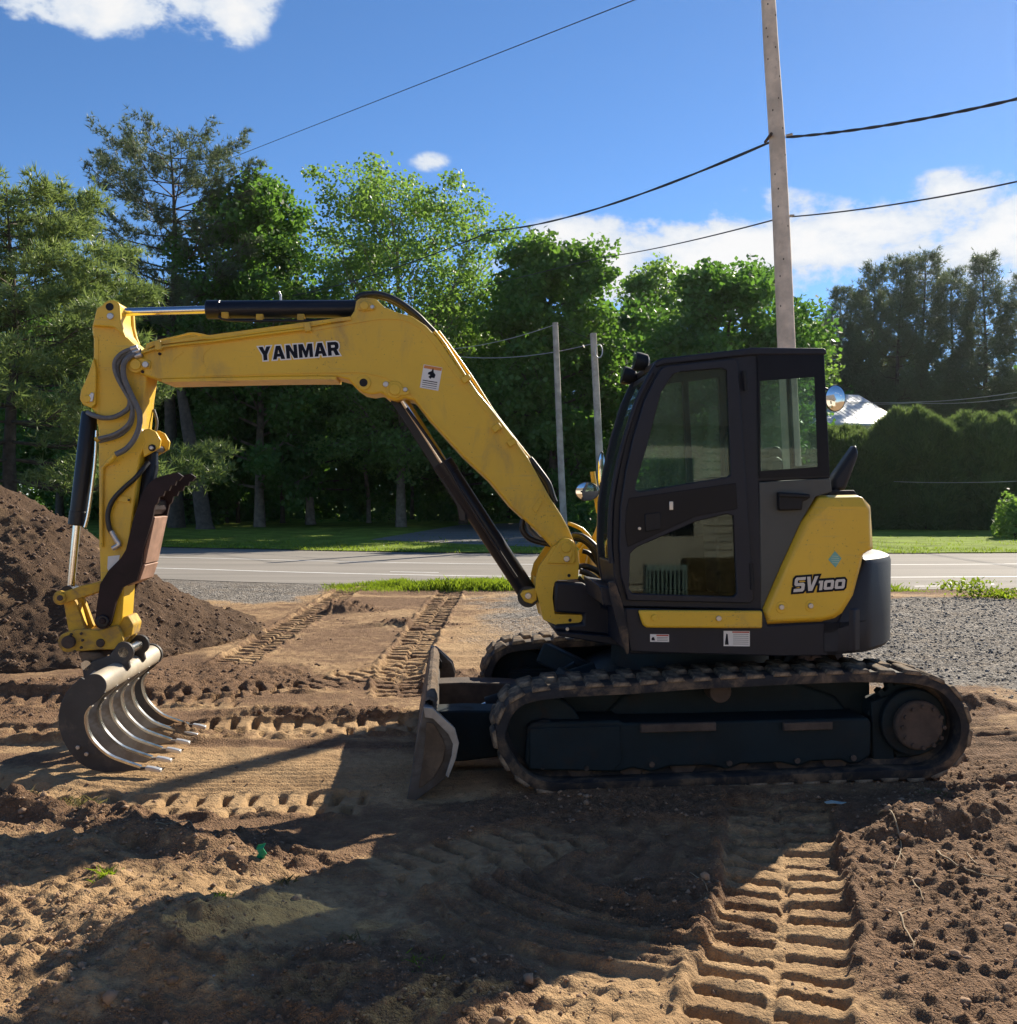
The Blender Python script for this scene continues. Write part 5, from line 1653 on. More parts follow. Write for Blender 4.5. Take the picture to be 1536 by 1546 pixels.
for k in range(1, 6):
    off = k * (2 * RW - 0.022) / 5
    if k == 5:
        t = side.copy()
    elif t1 is None:
        t = t1 = MB().prism(P2(tine_out_pts + tine_in_pts, -RW), -RW, -RW + 0.022).build('tine', M['rake'], rk, 0.003)
    else:
        t = t1.copy()
    if t is not t1 or k > 1:
        COL.objects.link(t)
        t.parent = rk
    t.location = (0, off, 0)
    for src in (strip0, tip0):
        c = src.copy()
        COL.objects.link(c)
        c.parent = t
        c.matrix_local = Matrix()
for c in ((108, 1120), (117, 1133), (131, 1139), (100, 1092)):
    pass
for (c, rpx) in (((117, 1129), 3.2), ((130, 1139), 3.2)):
    bolt(c, rpx, -RW, side)
ob = MB()
for k in range(5):
    off = -RW + 0.022 + k * (2 * RW - 0.022) / 5
    ln = (2 * RW - 0.022) / 5 - 0.022
    ob2 = MB()
    ob2.prism(P2([(112, 1060), (130, 1046), (134, 1052), (116, 1068)], -RW), off + 0.002, off + ln - 0.002)
    ob2.build('tine_brace', M['rake'], rk, 0.003)

# ---- mirrors and rails -------------------------------------------------------------------------
hr = tube('handrail', [(895, 712, 0.55), (898, 735, 0.55), (902, 760, 0.55), (904, 772, 0.55), (907.5, 783, 0.55), (903, 800, 0.55), (895, 820, 0.55), (890, 840, 0.55), (886, 862, 0.55)], 0.55, 0.020, M['yellow'], None, 10, 3)
tube('rail_bar', [(858, 790, 0.55), (879, 799, 0.55), (894, 816, 0.55)], 0.55, 0.016, M['yellow'], hr, sm=2)
tube('rail_post', [(872, 826, 0.5), (880, 818, 0.5), (884, 812, 0.5)], 0.5, 0.022, M['yellow'], hr, sm=2)
plate('rail_bracket', [(874, 832), (884, 820), (888, 828), (884, 850), (876, 858)], 0.40, 0.46, M['yellow'], hr, bevel=0.005)


def mirror(name, c, rx, ry, ww, dep, back='black', parent=None):
    p = T(c[0], c[1], ww)
    ax = T(c[0] + rx, c[1], ww).x - p.x
    az = p.z - T(c[0], c[1] + ry, ww).z
    ob = MB()
    n, rings_ = 26, []
    for (f, d) in ((1.0, 0.0), (1.03, 0.012), (0.98, dep * 0.4), (0.7, dep * 0.85), (0.25, dep)):
        rings_.append([(p.x + ax * f * math.cos(2 * math.pi * k / n), p.y + d, p.z + az * f * math.sin(2 * math.pi * k / n)) for k in range(n)])
    ob.add([q_ for r_ in rings_ for q_ in r_], [(i * n + k, i * n + (k + 1) % n, (i + 1) * n + (k + 1) % n, (i + 1) * n + k) for i in range(len(rings_) - 1) for k in range(n)] + [tuple((len(rings_) - 1) * n + k for k in range(n))])
    o = ob.build(name, M[back], EXC, 0, 50)
    ob = MB()
    rg = []
    for (f, d) in ((0.96, 0.002), (0.7, -0.003), (0.35, -0.006)):
        rg.append([(p.x + ax * f * math.cos(2 * math.pi * k / n), p.y + d, p.z + az * f * math.sin(2 * math.pi * k / n)) for k in range(n)])
    ob.add([q_ for r_ in rg for q_ in r_], [(i * n + (k + 1) % n, i * n + k, (i + 1) * n + k, (i + 1) * n + (k + 1) % n) for i in range(2) for k in range(n)] + [tuple(2 * n + k for k in range(n - 1, -1, -1))])
    ob.build('mirror_glass', M['mirror'], o, 0, 60)
    return o


mirror('round_mirror', (887, 742), 18, 14, 0.50, 0.07, 'navy')
m2 = mirror('round_mirror', (1262, 601), 15, 20, -0.47, 0.05)
tube('mirror_stay', [(1243, 586, -0.43), (1254, 590, -0.42), (1262, 600, -0.44)], -0.43, 0.010, M['black'], m2)
m3 = mirror('oval_mirror', (909, 712), 6, 30, 0.95, 0.05, 'navy')
tube('mirror_stay', [(912, 740, 0.98), (906, 770, 0.98), (902, 800, 0.98)], 0.98, 0.010, M['black'], m3)
# hoses from the bracket into the nose
for pts, r_ in (([(866, 808, .05), (880, 810, 0), (896, 822, -.05), (912, 842, -.1), (922, 870, -.1)], 0.020),
                ([(864, 812, .1), (884, 818, .1), (900, 838, .1), (908, 868, .1), (914, 890, .1)], 0.020),
                ([(874, 856, .05), (884, 855, 0), (898, 860, 0), (912, 870, 0), (924, 884, 0)], 0.022),
                ([(876, 862, -.1), (888, 866, -.1), (902, 876, -.1), (914, 886, -.1), (926, 894, -.1)], 0.022),
                ([(873, 872, .1), (884, 882, .1), (898, 886, .1), (914, 892, .1)], 0.020),
                ([(880, 832, .15), (890, 836, .15), (902, 850, .15), (918, 862, .15)], 0.018)):
    tube('oil_hose', pts, 0, r_, M['blackhose'])


# ------------------------------------------------------------------ trees
def quads_from(cent, nrm_jit, size, asp, rng, up=0.35, droop=0.0):
    """leaf-shaped quads at centres: returns verts, faces"""
    N = len(cent)
    n = rng.normal(size=(N, 3))
    n[:, 2] = np.abs(n[:, 2]) * (1 + up)
    n /= np.linalg.norm(n, axis=1)[:, None]
    a = rng.normal(size=(N, 3))
    a -= n * np.sum(a * n, 1)[:, None]
    a /= np.linalg.norm(a, axis=1)[:, None] + 1e-9
    b = np.cross(n, a)
    s = size[:, None]
    v = np.empty((N, 4, 3))
    v[:, 0] = cent - a * s * 0.55
    v[:, 1] = cent + b * s * 0.42 * asp - a * s * 0.05
    v[:, 2] = cent + a * s * 0.60 - n * s * 0.10
    v[:, 3] = cent - b * s * 0.42 * asp - a * s * 0.05
    return v.reshape(-1, 3), np.arange(N * 4, dtype=np.int32).reshape(N, 4)


def needles_from(base, dirs, length, rng, per=9, wid=0.014, spread=0.75):
    """tufts of needles: thin quads fanning round a direction"""
    N = len(base)
    P = np.repeat(base, per, 0)
    D = np.repeat(dirs, per, 0) + rng.normal(size=(N * per, 3)) * spread
    D /= np.linalg.norm(D, axis=1)[:, None]
    L = np.repeat(length, per)[:, None] * rng.uniform(0.65, 1.15, (N * per, 1))
    S = np.cross(D, rng.normal(size=(N * per, 3)))
    S /= np.linalg.norm(S, axis=1)[:, None] + 1e-9
    v = np.empty((N * per, 3, 3))
    v[:, 0] = P + S * wid
    v[:, 1] = P - S * wid
    v[:, 2] = P + D * L
    return v.reshape(-1, 3), np.arange(N * per * 3, dtype=np.int32).reshape(-1, 3)


def broadleaf(seed, height, base, radius, prof, leaves, leaf, trunk_r, clump=0.9, up=0.55, nb=30, lean=0.0, sub=6, fork=0.55):
    """skeleton and leaf cloud: limbs reach out to a crown envelope; base = height of the lowest foliage"""
    rng = np.random.default_rng(seed)
    tm = MB()
    n = 9
    ht = height * 0.88
    tp = []
    for i in range(n + 1):
        tp.append(Vector((lean * ht * i / n + 0.25 * math.sin(seed + i * 0.9) * i / n, 0.25 * math.cos(seed * 1.7 + i * 1.1) * i / n, ht * i / n)))
    tm.tube(tp, [trunk_r * (1.25 if i == 0 else 1.0) * (1 - 0.9 * i / n) for i in range(n + 1)], 9)
    cents, wts = [], []
    for k in range(nb):
        f = ((k + 0.5) / nb) ** 0.85
        zt = base + (height - base - clump * 0.4) * f
        az = k * 2.39996 + rng.uniform(-0.4, 0.4)
        rad = radius * prof(f) * rng.uniform(0.72, 1.05)
        zt += rng.uniform(-0.4, 0.4)
        z0 = max(base * fork + 0.8, zt - rad * math.tan(up) * (0.7 + 0.6 * f))
        z0 = min(z0, ht * 0.97)
        i = min(n - 1, int(z0 / ht * n))
        p0 = tp[i].lerp(tp[i + 1], z0 / ht * n - i)
        p2 = Vector((tp[n].x * zt / ht + rad * math.cos(az), rad * math.sin(az), zt))
        p1 = p0.lerp(p2, 0.5) + Vector((0.12 * rad * math.cos(az), 0.12 * rad * math.sin(az), -0.05 * rad))
        L = (p2 - p0).length
        d = (p2 - p0).normalized()
        r0 = trunk_r * (1 - 0.8 * z0 / height) * 0.42
        tm.tube([p0, p0.lerp(p1, 0.5), p1, p1.lerp(p2, 0.5), p2], [r0, r0 * 0.75, r0 * 0.55, r0 * 0.35, r0 * 0.12], 6, False)
        for j in range(sub):
            g = 0.28 + 0.72 * (j + rng.uniform(0, 1)) / sub
            b0 = p0.lerp(p1, g * 2) if g < 0.5 else p1.lerp(p2, g * 2 - 1)
            dd = Vector(rng.normal(size=3) * 0.85) + d * 0.6 + Vector((0, 0, 0.15))
            dd.normalize()
            ll = (0.5 + L * 0.24) * rng.uniform(0.5, 1.2)
            b1 = b0 + dd * ll
            if b1.z > height - clump * 0.3:
                b1.z = height - clump * 0.3
            tm.tube([b0, b1], [r0 * 0.30, r0 * 0.08], 5, False)
            cents.append(np.array(b1))
            wts.append(rng.uniform(0.4, 1.3))
            cents.append(np.array(b0.lerp(b1, 0.5)))
            wts.append(rng.uniform(0.2, 0.8))
    cents, wts = np.array(cents), np.array(wts)
    wts /= wts.sum()
    pick = rng.choice(len(cents), leaves, p=wts)
    off = rng.normal(size=(leaves, 3))
    off *= (rng.uniform(0, 1, leaves) ** 0.45 / np.linalg.norm(off, axis=1))[:, None]
    P = cents[pick] + off * clump * (0.65 + 0.7 * rng.uniform(size=(len(cents), 1)))[pick] * np.array([1, 1, 0.66])
    P = P[P[:, 2] > 0.3]
    v, f = quads_from(P, 1, leaf * rng.uniform(0.7, 1.25, len(P)), 1.0, rng)
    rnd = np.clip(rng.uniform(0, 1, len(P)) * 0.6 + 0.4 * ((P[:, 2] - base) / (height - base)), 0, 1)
    return tm, v, f, rnd


def pine(seed, height, base, radius, prof, tufts, nl, trunk_r, per=9, whorl=0.8, droop=0.18, wid=0.014, sparse=0.0, upturn=0.25):
    rng = np.random.default_rng(seed)
    tm = MB()
    n = 8
    tp = [Vector((0.12 * math.sin(seed + i), 0.12 * math.cos(seed * 2 + i), height * 0.985 * i / n)) for i in range(n + 1)]
    tm.tube(tp, [trunk_r * (1.2 if i == 0 else 1) * (1 - 0.93 * i / n) for i in range(n + 1)], 9)
    pts, dirs, wt = [], [], []
    z = base
    k = 0
    while z < height * 0.97:
        f = (z - base) / (height - base)
        nbr = 5 if f < 0.85 else 4
        for j in range(nbr):
            if rng.uniform() < sparse:
                continue
            az = 2 * math.pi * j / nbr + k * 0.9 + rng.uniform(-0.35, 0.35)
            L = radius * prof(f) * rng.uniform(0.65, 1.15)
            i = min(n - 1, int(z / (height * 0.985) * n))
            p0 = tp[i].lerp(tp[i + 1], z / (height * 0.985) * n - i)
            h = Vector((math.cos(az), math.sin(az), 0))
            dr = droop * (1 - 1.6 * f)
            p1 = p0 + h * L * 0.55 + Vector((0, 0, -dr * L * 0.5 + 0.12 * L * f))
            p2 = p0 + h * L + Vector((0, 0, -dr * L * 0.6 + upturn * L * (0.5 + f)))
            r0 = max(0.02, trunk_r * 0.22 * (1 - 0.7 * f))
            tm.tube([p0, p1, p2], [r0, r0 * 0.6, r0 * 0.2], 5, False)
            m = max(3, int(L * 3.4))
            for q_ in range(m):
                g = 0.25 + 0.75 * (q_ + rng.uniform()) / m
                b0 = p0.lerp(p1, g * 2) if g < 0.5 else p1.lerp(p2, g * 2 - 1)
                side = Vector((-h.y, h.x, 0)) * rng.choice([-1, 1])
                dd = (h * rng.uniform(0.3, 0.9) + side * rng.uniform(0.2, 0.9) + Vector((0, 0, rng.uniform(0.0, 0.45)))).normalized()
                ll = L * 0.30 * (1.15 - g) + 0.28
                b1 = b0 + dd * ll
                tm.tube([b0, b1], [r0 * 0.28, r0 * 0.1], 4, False)
                for e in (0.45, 0.75, 1.0):
                    pts.append(np.array(b0.lerp(b1, e)))
                    dirs.append(np.array(dd) * 0.8 + np.array([0, 0, 0.45]))
                    wt.append(0.5 + e)
        z += whorl * (1.15 - 0.55 * f) * rng.uniform(0.85, 1.15)
        k += 1
    pts, dirs, wt = np.array(pts), np.array(dirs), np.array(wt)
    pick = rng.choice(len(pts), tufts, p=wt / wt.sum())
    P = pts[pick] + rng.normal(size=(tufts, 3)) * 0.13 * nl / 0.26
    D = dirs[pick] + rng.normal(size=(tufts, 3)) * 0.35
    v, f = needles_from(P, D, nl * rng.uniform(0.8, 1.25, tufts), rng, per, wid)
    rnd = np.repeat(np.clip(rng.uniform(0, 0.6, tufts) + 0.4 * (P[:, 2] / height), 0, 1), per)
    return tm, v, f, rnd


def place_tree(name, built, loc, bark, leafm, label, cat='tree', group=None, rot=0.0):
    tm, v, f, rnd = built
    r_ = empty(name, loc, rot)
    tag(r_, label, cat, group)
    tm.build('trunk', bark, r_, smooth=60)
    me = raw_mesh('crown', v, f, {'rnd': ('FACE', rnd)})
    link('crown', me, leafm, r_)
    return r_


def copy_tree_at(src, loc, rot, scale, label):
    c = src.copy()
    COL.objects.link(c)
    c.location, c.rotation_euler, c.scale = loc, (0, 0, rot), scale
    c['label'] = label
    for ch in src.children:
        d = ch.copy()
        COL.objects.link(d)
        d.parent = c
    return c


def TP(px, depth):
    return ((px - CX) / F * depth, depth, 0.0)


def dome(f, wide=0.40, low=0.80):
    return math.sqrt(max(0.02, 1 - ((f - wide) / (1.02 - wide)) ** 2)) if f > wide else low + (1 - low) * f / wide


round_ = dome
full_ = lambda f: dome(f, 0.45, 0.9)
fan_ = lambda f: dome(f, 0.62, 0.55)
white_ = lambda f: 0.22 + 0.85 * (1 - f) ** 0.75
spire_ = lambda f: 0.10 + 0.95 * (1 - f) ** 0.95
scots_ = lambda f: 0.35 + 0.75 * math.sin(math.pi * (0.30 + 0.62 * f))
GT = 'trees along the wood edge across the road'
GP = 'dark pines behind the cedar hedge'

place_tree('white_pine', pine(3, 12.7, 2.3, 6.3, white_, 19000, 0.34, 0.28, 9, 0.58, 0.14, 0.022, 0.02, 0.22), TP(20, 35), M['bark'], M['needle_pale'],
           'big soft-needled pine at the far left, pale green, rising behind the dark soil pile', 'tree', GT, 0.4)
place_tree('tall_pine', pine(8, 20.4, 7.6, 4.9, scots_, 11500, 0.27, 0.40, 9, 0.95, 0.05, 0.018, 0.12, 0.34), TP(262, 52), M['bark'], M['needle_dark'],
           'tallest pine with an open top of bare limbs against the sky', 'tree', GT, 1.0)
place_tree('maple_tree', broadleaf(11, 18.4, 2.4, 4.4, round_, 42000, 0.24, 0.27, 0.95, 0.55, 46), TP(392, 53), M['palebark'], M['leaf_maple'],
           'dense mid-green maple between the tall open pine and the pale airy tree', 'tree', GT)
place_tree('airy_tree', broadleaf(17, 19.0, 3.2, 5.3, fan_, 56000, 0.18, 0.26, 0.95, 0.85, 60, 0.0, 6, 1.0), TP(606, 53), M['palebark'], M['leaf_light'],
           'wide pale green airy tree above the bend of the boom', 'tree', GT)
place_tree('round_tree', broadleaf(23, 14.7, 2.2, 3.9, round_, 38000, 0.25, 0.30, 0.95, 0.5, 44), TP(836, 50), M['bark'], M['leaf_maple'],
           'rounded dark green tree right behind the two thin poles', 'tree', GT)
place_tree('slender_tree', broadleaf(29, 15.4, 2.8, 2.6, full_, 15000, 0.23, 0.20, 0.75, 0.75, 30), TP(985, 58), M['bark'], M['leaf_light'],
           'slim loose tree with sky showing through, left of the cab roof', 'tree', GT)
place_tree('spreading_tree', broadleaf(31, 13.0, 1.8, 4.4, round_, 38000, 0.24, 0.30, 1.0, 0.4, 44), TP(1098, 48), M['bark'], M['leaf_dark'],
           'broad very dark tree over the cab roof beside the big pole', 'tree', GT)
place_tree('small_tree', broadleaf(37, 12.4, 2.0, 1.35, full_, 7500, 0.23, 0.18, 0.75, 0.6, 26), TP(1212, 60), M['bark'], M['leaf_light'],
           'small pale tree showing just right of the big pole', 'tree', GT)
# gap fillers of the same wood edge
place_tree('understory_tree', broadleaf(41, 13.5, 1.6, 4.8, full_, 30000, 0.27, 0.20, 1.0, 0.3, 40), TP(226, 56), M['bark'], M['leaf_dark'],
           'low dark tree under the tall open pine', 'tree', GT)
u2 = place_tree('understory_tree', broadleaf(43, 13.0, 2.4, 4.8, full_, 30000, 0.27, 0.24, 1.0, 0.3, 40), TP(468, 58), M['bark'], M['leaf_dark'],
                'shaded tree with a tall pale trunk standing on the lawn edge', 'tree', GT)
copy_tree_at(u2, TP(700, 58), 2.1, (1.0, 1.0, 1.0), 'shaded tree behind the lift cylinder of the boom')
copy_tree_at(u2, TP(925, 60), 3.3, (1.05, 1.05, 1.0), 'shaded tree behind the round mirror on the yellow handrail')
copy_tree_at(u2, TP(338, 60), 4.6, (1.0, 1.0, 0.95), 'shaded tree behind the thumb claws')
copy_tree_at(u2, TP(1130, 68), 5.5, (1.1, 1.1, 0.9), 'shaded tree seen through the cab window')
copy_tree_at(u2, TP(90, 62), 0.8, (1.1, 1.1, 1.0), 'shaded tree hidden behind the soft-needled pine')

# conifers at the right
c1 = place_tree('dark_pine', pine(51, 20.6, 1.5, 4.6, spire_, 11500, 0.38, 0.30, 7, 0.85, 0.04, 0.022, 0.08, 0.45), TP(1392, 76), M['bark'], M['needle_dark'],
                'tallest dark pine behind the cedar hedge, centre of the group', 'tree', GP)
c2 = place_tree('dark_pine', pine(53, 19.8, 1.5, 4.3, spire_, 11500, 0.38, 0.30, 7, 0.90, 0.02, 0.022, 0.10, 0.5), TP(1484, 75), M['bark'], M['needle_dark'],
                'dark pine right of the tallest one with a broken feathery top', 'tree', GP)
copy_tree_at(c2, TP(1268, 80), 2.0, (0.85, 0.85, 0.93), 'leftmost dark pine above the metal roof')
copy_tree_at(c1, TP(1318, 77), 1.3, (0.9, 0.9, 0.97), 'dark pine between the leftmost pine and the tallest one')
copy_tree_at(c2, TP(1356, 75), 4.0, (0.9, 0.9, 0.99), 'slim dark pine close against the left side of the tallest one')
copy_tree_at(c1, TP(1436, 78), 3.0, (0.95, 0.95, 0.96), 'dark pine in the dip right of the tallest one')
copy_tree_at(c1, TP(1236, 82), 3.7, (0.9, 0.9, 0.80), 'low dark pine close beside the big pole, nearest the cab')
copy_tree_at(c2, TP(1298, 79), 5.9, (0.85, 0.85, 0.9), 'dark pine just right of the leftmost one above the metal roof')
copy_tree_at(c1, TP(1545, 74), 5.1, (1.0, 1.0, 0.9), 'dark pine at the right edge of the photo')
copy_tree_at(c2, TP(1600, 78), 0.7, (1.0, 1.0, 0.95), 'dark pine just beyond the right edge')

# bare trunks standing in the shade of the wood edge
def trunk(px0, py0, px1, py1, depth, r0, mat, label, name='tree_trunk'):
    a, b = AT(px0, py0, depth), AT(px1, py1, depth)
    b.z = min(b.z, 0.1)
    mid = a.lerp(b, 0.5) + Vector((0.08, 0, 0))
    top = a + (a - b) * 0.5
    ob = MB()
    ob.tube([b, b.lerp(mid, 0.12), mid, a, top], [r0 * 1.35, r0 * 1.05, r0 * 0.92, r0 * 0.8, r0 * 0.5], 12)
    o = ob.build(name, mat, None, smooth=60)
    tag(o, label, 'tree trunk', 'trunks in the shade of the wood')


trunk(284, 650, 310, 801, 50, 0.40, M['bark'], 'thick dark leaning trunk right of the rusty thumb plate')
trunk(457, 650, 470, 792, 56, 0.23, M['palebark'], 'tall pale brown trunk on the shaded lawn')
trunk(552, 715, 557, 788, 58, 0.13, M['palebark'], 'short sunlit stub of a trunk on the shaded lawn')
trunk(421, 700, 427, 790, 60, 0.14, M['bark'], 'thin dark trunk left of the tall pale one')
trunk(352, 690, 360, 792, 60, 0.12, M['bark'], 'thin dark trunk right of the thick leaning one')
trunk(766, 700, 768, 772, 66, 0.12, M['bark'], 'thin dark trunk beyond the upper lift cylinder')
trunk(620, 700, 622, 780, 66, 0.12, M['bark'], 'thin dark trunk between the short stub and the lift cylinder')


# the wood behind as one mass, with undergrowth
def leaf_mass(name, n, xr, yr, zf, leaf, seed, mat, kind='stuff', thr=0.0, scale=2.2):
    rng = np.random.default_rng(seed)
    x = rng.uniform(xr[0], xr[1], n * 3)
    y = rng.uniform(yr[0], yr[1], n * 3)
    u = rng.uniform(0, 1, n * 3) ** 0.8
    z = u * zf(x)
    k = fbm(x / scale, z / scale * 1.3 + y * 0.4, seed, 3) > thr
    P = np.stack([x, y, z], 1)[k][:n]
    v, f = quads_from(P, 1, leaf * rng.uniform(0.6, 1.4, len(P)), 1.0, rng)
    me = raw_mesh(name, v, f, {'rnd': ('FACE', np.clip(rng.uniform(0, 0.7, len(P)) + 0.2 * P[:, 2] / 10, 0, 1))})
    return tag(link(name, me, mat), kind=kind)


leaf_mass('distant_woodland', 66000, (-52, 18), (69, 79), lambda x: 13.2 + 1.5 * np.sin(x * 0.35) + 1.2 * np.sin(x * 0.9 + 1), 0.50, 71, M['leaf_maple'], thr=-0.14)
leaf_mass('distant_woodland', 26000, (18, 75), (84, 98), lambda x: 12.5 + 2.0 * np.sin(x * 0.4), 0.60, 73, M['leaf_dark'], thr=-0.10)
leaf_mass('undergrowth', 9000, (-30, 14), (63, 68), lambda x: 1.6 + 1.1 * np.sin(x * 0.8) + 0.7 * np.sin(x * 2.1), 0.30, 75, M['leaf_dark'], thr=0.02, scale=1.6)
leaf_mass('undergrowth', 20000, (-34, 26), (69, 76), lambda x: 4.6 + 0.9 * np.sin(x * 0.5), 0.42, 77, M['leaf_dark'], thr=-0.35)


def shrub(name, px, depth, h, r, n, leaf, seed, mat, label, squash=1.0, group=None):
    rng = np.random.default_rng(seed)
    d = rng.normal(size=(n, 3))
    d /= np.linalg.norm(d, axis=1)[:, None]
    d[:, 2] = np.abs(d[:, 2])
    rad = (0.45 + 0.55 * rng.uniform(0, 1, n) ** 0.5) * (1 + 0.55 * fbm(d[:, 0] * 2.2 + seed, d[:, 2] * 2.2 + d[:, 1] * 1.9, seed, 3))
    P = d * rad[:, None] * np.array([r, r, h])
    v, f = quads_from(P, 1, leaf * rng.uniform(0.7, 1.3, n), 1.0, rng)
    root = empty(name, TP(px, depth))
    tag(root, label, 'shrub', group)
    link('foliage', raw_mesh('foliage', v, f, {'rnd': ('FACE', rng.uniform(0, 1, n))}), mat, root)
    st = MB()
    for k in range(5):
        a = k * 1.3
        st.tube([(0.04 * math.cos(a), 0.04 * math.sin(a), 0), (r * 0.4 * math.cos(a), r * 0.4 * math.sin(a), h * 0.7)], [0.03, 0.01], 5)
    st.build('stem', M['bark'], root)
    return root


shrub('shrub', 1536, 40, 1.75, 0.75, 2600, 0.13, 81, M['leaf_light'], 'leafy pale shrub on the lawn at the right edge')
shrub('shrub', 590, 62, 0.9, 0.5, 300, 0.14, 82, M['leaf_light'], 'tiny pale sapling beside the short trunk stub')
shrub('shrub', 880, 47, 1.5, 1.6, 3200, 0.2, 83, M['leaf_dark'], 'low dark bush behind the yellow handrail')
shrub('shrub', 280, 58, 1.6, 2.0, 2000, 0.24, 84, M['leaf_dark'], 'low dark bush at the foot of the thick leaning trunk')


# cedar hedge: a row of cedars grown together
def cedar_mesh(seed, h, r, n=7000):
    rng = np.random.default_rng(seed)
    u = rng.uniform(0, 1, n) ** 0.85
    a = rng.uniform(0, 2 * math.pi, n)
    rad = r * (0.62 + 0.5 * np.sin(math.pi * (0.15 + 0.62 * u))) * np.where(u > 0.86, np.clip((1.02 - u) / 0.16, 0, 1) ** 0.6, 1.0)
    rad *= (0.55 + 0.45 * rng.uniform(0, 1, n) ** 0.4) * (1 + 0.38 * fbm(a * 1.1 * 2, u * 7, seed, 3))
    P = np.stack([rad * np.cos(a), rad * np.sin(a), u * h * (1 + 0.03 * np.sin(a * 3)) + 0.25 * fbm(a * 3.0, u * 3, seed + 4, 3)], 1)
    D = np.stack([np.cos(a) * 0.5, np.sin(a) * 0.5, np.ones(n)], 1)
    return P, D, rng


cmesh = []
for sd in (91, 92, 93):
    P, D, rng = cedar_mesh(sd, 5.6, 1.5)
    v, f = needles_from(P, D, np.full(len(P), 0.50), rng, 4, 0.055, 0.50)
    cmesh.append(raw_mesh('foliage', v, f, {'rnd': ('FACE', np.repeat(rng.uniform(0, 1, len(P)), 4))}))
stem = MB().tube([(0, 0, 0), (0, 0, 2.2), (0, 0, 5.0)], [0.12, 0.09, 0.02], 8)
stem_me = stem.build('stem_source', M['bark']).data
bpy.data.objects.remove(bpy.data.objects['stem_source'])
where = ['just right of the cab, under the round mirror', 'left of the tilted exhaust pipe', 'right behind the tilted exhaust pipe', 'first clear of the engine hood',
         'right of the roof corner, with a taller tip', 'under the low end of the metal roof', 'middle of the open stretch of hedge', 'right of the middle of the open hedge', 'below the white wires',
         'next to last at the right', 'last before the pale shrub at the right edge', 'beyond the right edge']
for k in range(12):
    px = 1246 + k * 31
    dep = 51 - 0.18 * k + 0.5 * math.sin(k * 2.2)
    root = empty('cedar', TP(px, dep), k * 1.7)
    hs_ = 0.94 + 0.03 * math.sin(k * 1.9 + 0.5) + (0.05 if k in (4, 9) else 0) - (0.0, 0.09, 0.10, 0.08)[k] * 1.0 if k < 4 and k > 0 else 0.94 + 0.03 * math.sin(k * 1.9 + 0.5) + (0.05 if k in (4, 9) else 0) - (0.09 if k == 0 else 0)
    root.scale = (1.0 + 0.1 * math.sin(k * 3.1), 1.0, hs_)
    tag(root, 'dark clipped cedar of the hedge, ' + where[k], 'cedar', 'cedars grown into a tall hedge')
    link('foliage', cmesh[k % 3], M['cedar'], root)
    link('stem', stem_me, None, root)

# ------------------------------------------------------------------ house beyond the hedge
hroot = empty('house', (20.6, 61.5, 0), R(20))
tag(hroot, 'white house with a pale ribbed metal roof behind the cedar hedge', 'house')
zr, ze, hx0, hx1, hy = 7.95, 5.85, -9.0, 1.3, 4.2
ob = MB()
ob.prism([(0, 0), (1, 0), (1, 1), (0, 1)], 0, 1)
ob = MB()
ob.box(((hx0 + hx1) / 2, 0, ze / 2 - 0.05), (hx1 - hx0 - 0.6, 2 * hy - 0.9, ze - 0.1))
hw = ob.build('wall', M['siding'], hroot, smooth=0)
ob = MB()
for xg in (hx0 + 0.3, hx1 - 0.42):
    ob.add([(xg, -hy + 0.5, ze - 0.1), (xg, hy - 0.5, ze - 0.1), (xg, 0, zr - 0.25), (xg + 0.12, -hy + 0.5, ze - 0.1), (xg + 0.12, hy - 0.5, ze - 0.1), (xg + 0.12, 0, zr - 0.25)],
           [(0, 1, 2), (5, 4, 3), (0, 3, 4, 1), (1, 4, 5, 2), (2, 5, 3, 0)])
ob.build('gable', M['siding'], hroot, smooth=0)
for s in (-1, 1):
    ob = MB()
    ob.add([(hx0, s * hy, ze - 0.02), (hx1, s * hy, ze - 0.02), (hx1, 0, zr), (hx0, 0, zr), (hx0, s * hy, ze - 0.14), (hx1, s * hy, ze - 0.14), (hx1, 0, zr - 0.12), (hx0, 0, zr - 0.12)],
           [(0, 1, 2, 3), (7, 6, 5, 4), (0, 4, 5, 1), (1, 5, 6, 2), (2, 6, 7, 3), (3, 7, 4, 0)])
    rf_ = ob.build('roof', M['roofmetal'], hroot, smooth=0)
    for k in range(25):
        x = hx0 + 0.12 + k * (hx1 - hx0 - 0.24) / 24
        o = MB()
        o.add([(x - 0.02, s * hy, ze - 0.019), (x + 0.02, s * hy, ze - 0.019), (x + 0.02, s * 0.02, zr - 0.012), (x - 0.02, s * 0.02, zr - 0.012), (x - 0.02, s * hy, ze + 0.0), (x + 0.02, s * hy, ze + 0.0), (x + 0.02, s * 0.02, zr + 0.006), (x - 0.02, s * 0.02, zr + 0.006)],
              [(0, 1, 2, 3), (7, 6, 5, 4), (0, 4, 5, 1), (1, 5, 6, 2), (2, 6, 7, 3), (3, 7, 4, 0)])
        o.build('roof_rib', M['roofmetal'], rf_, smooth=0)

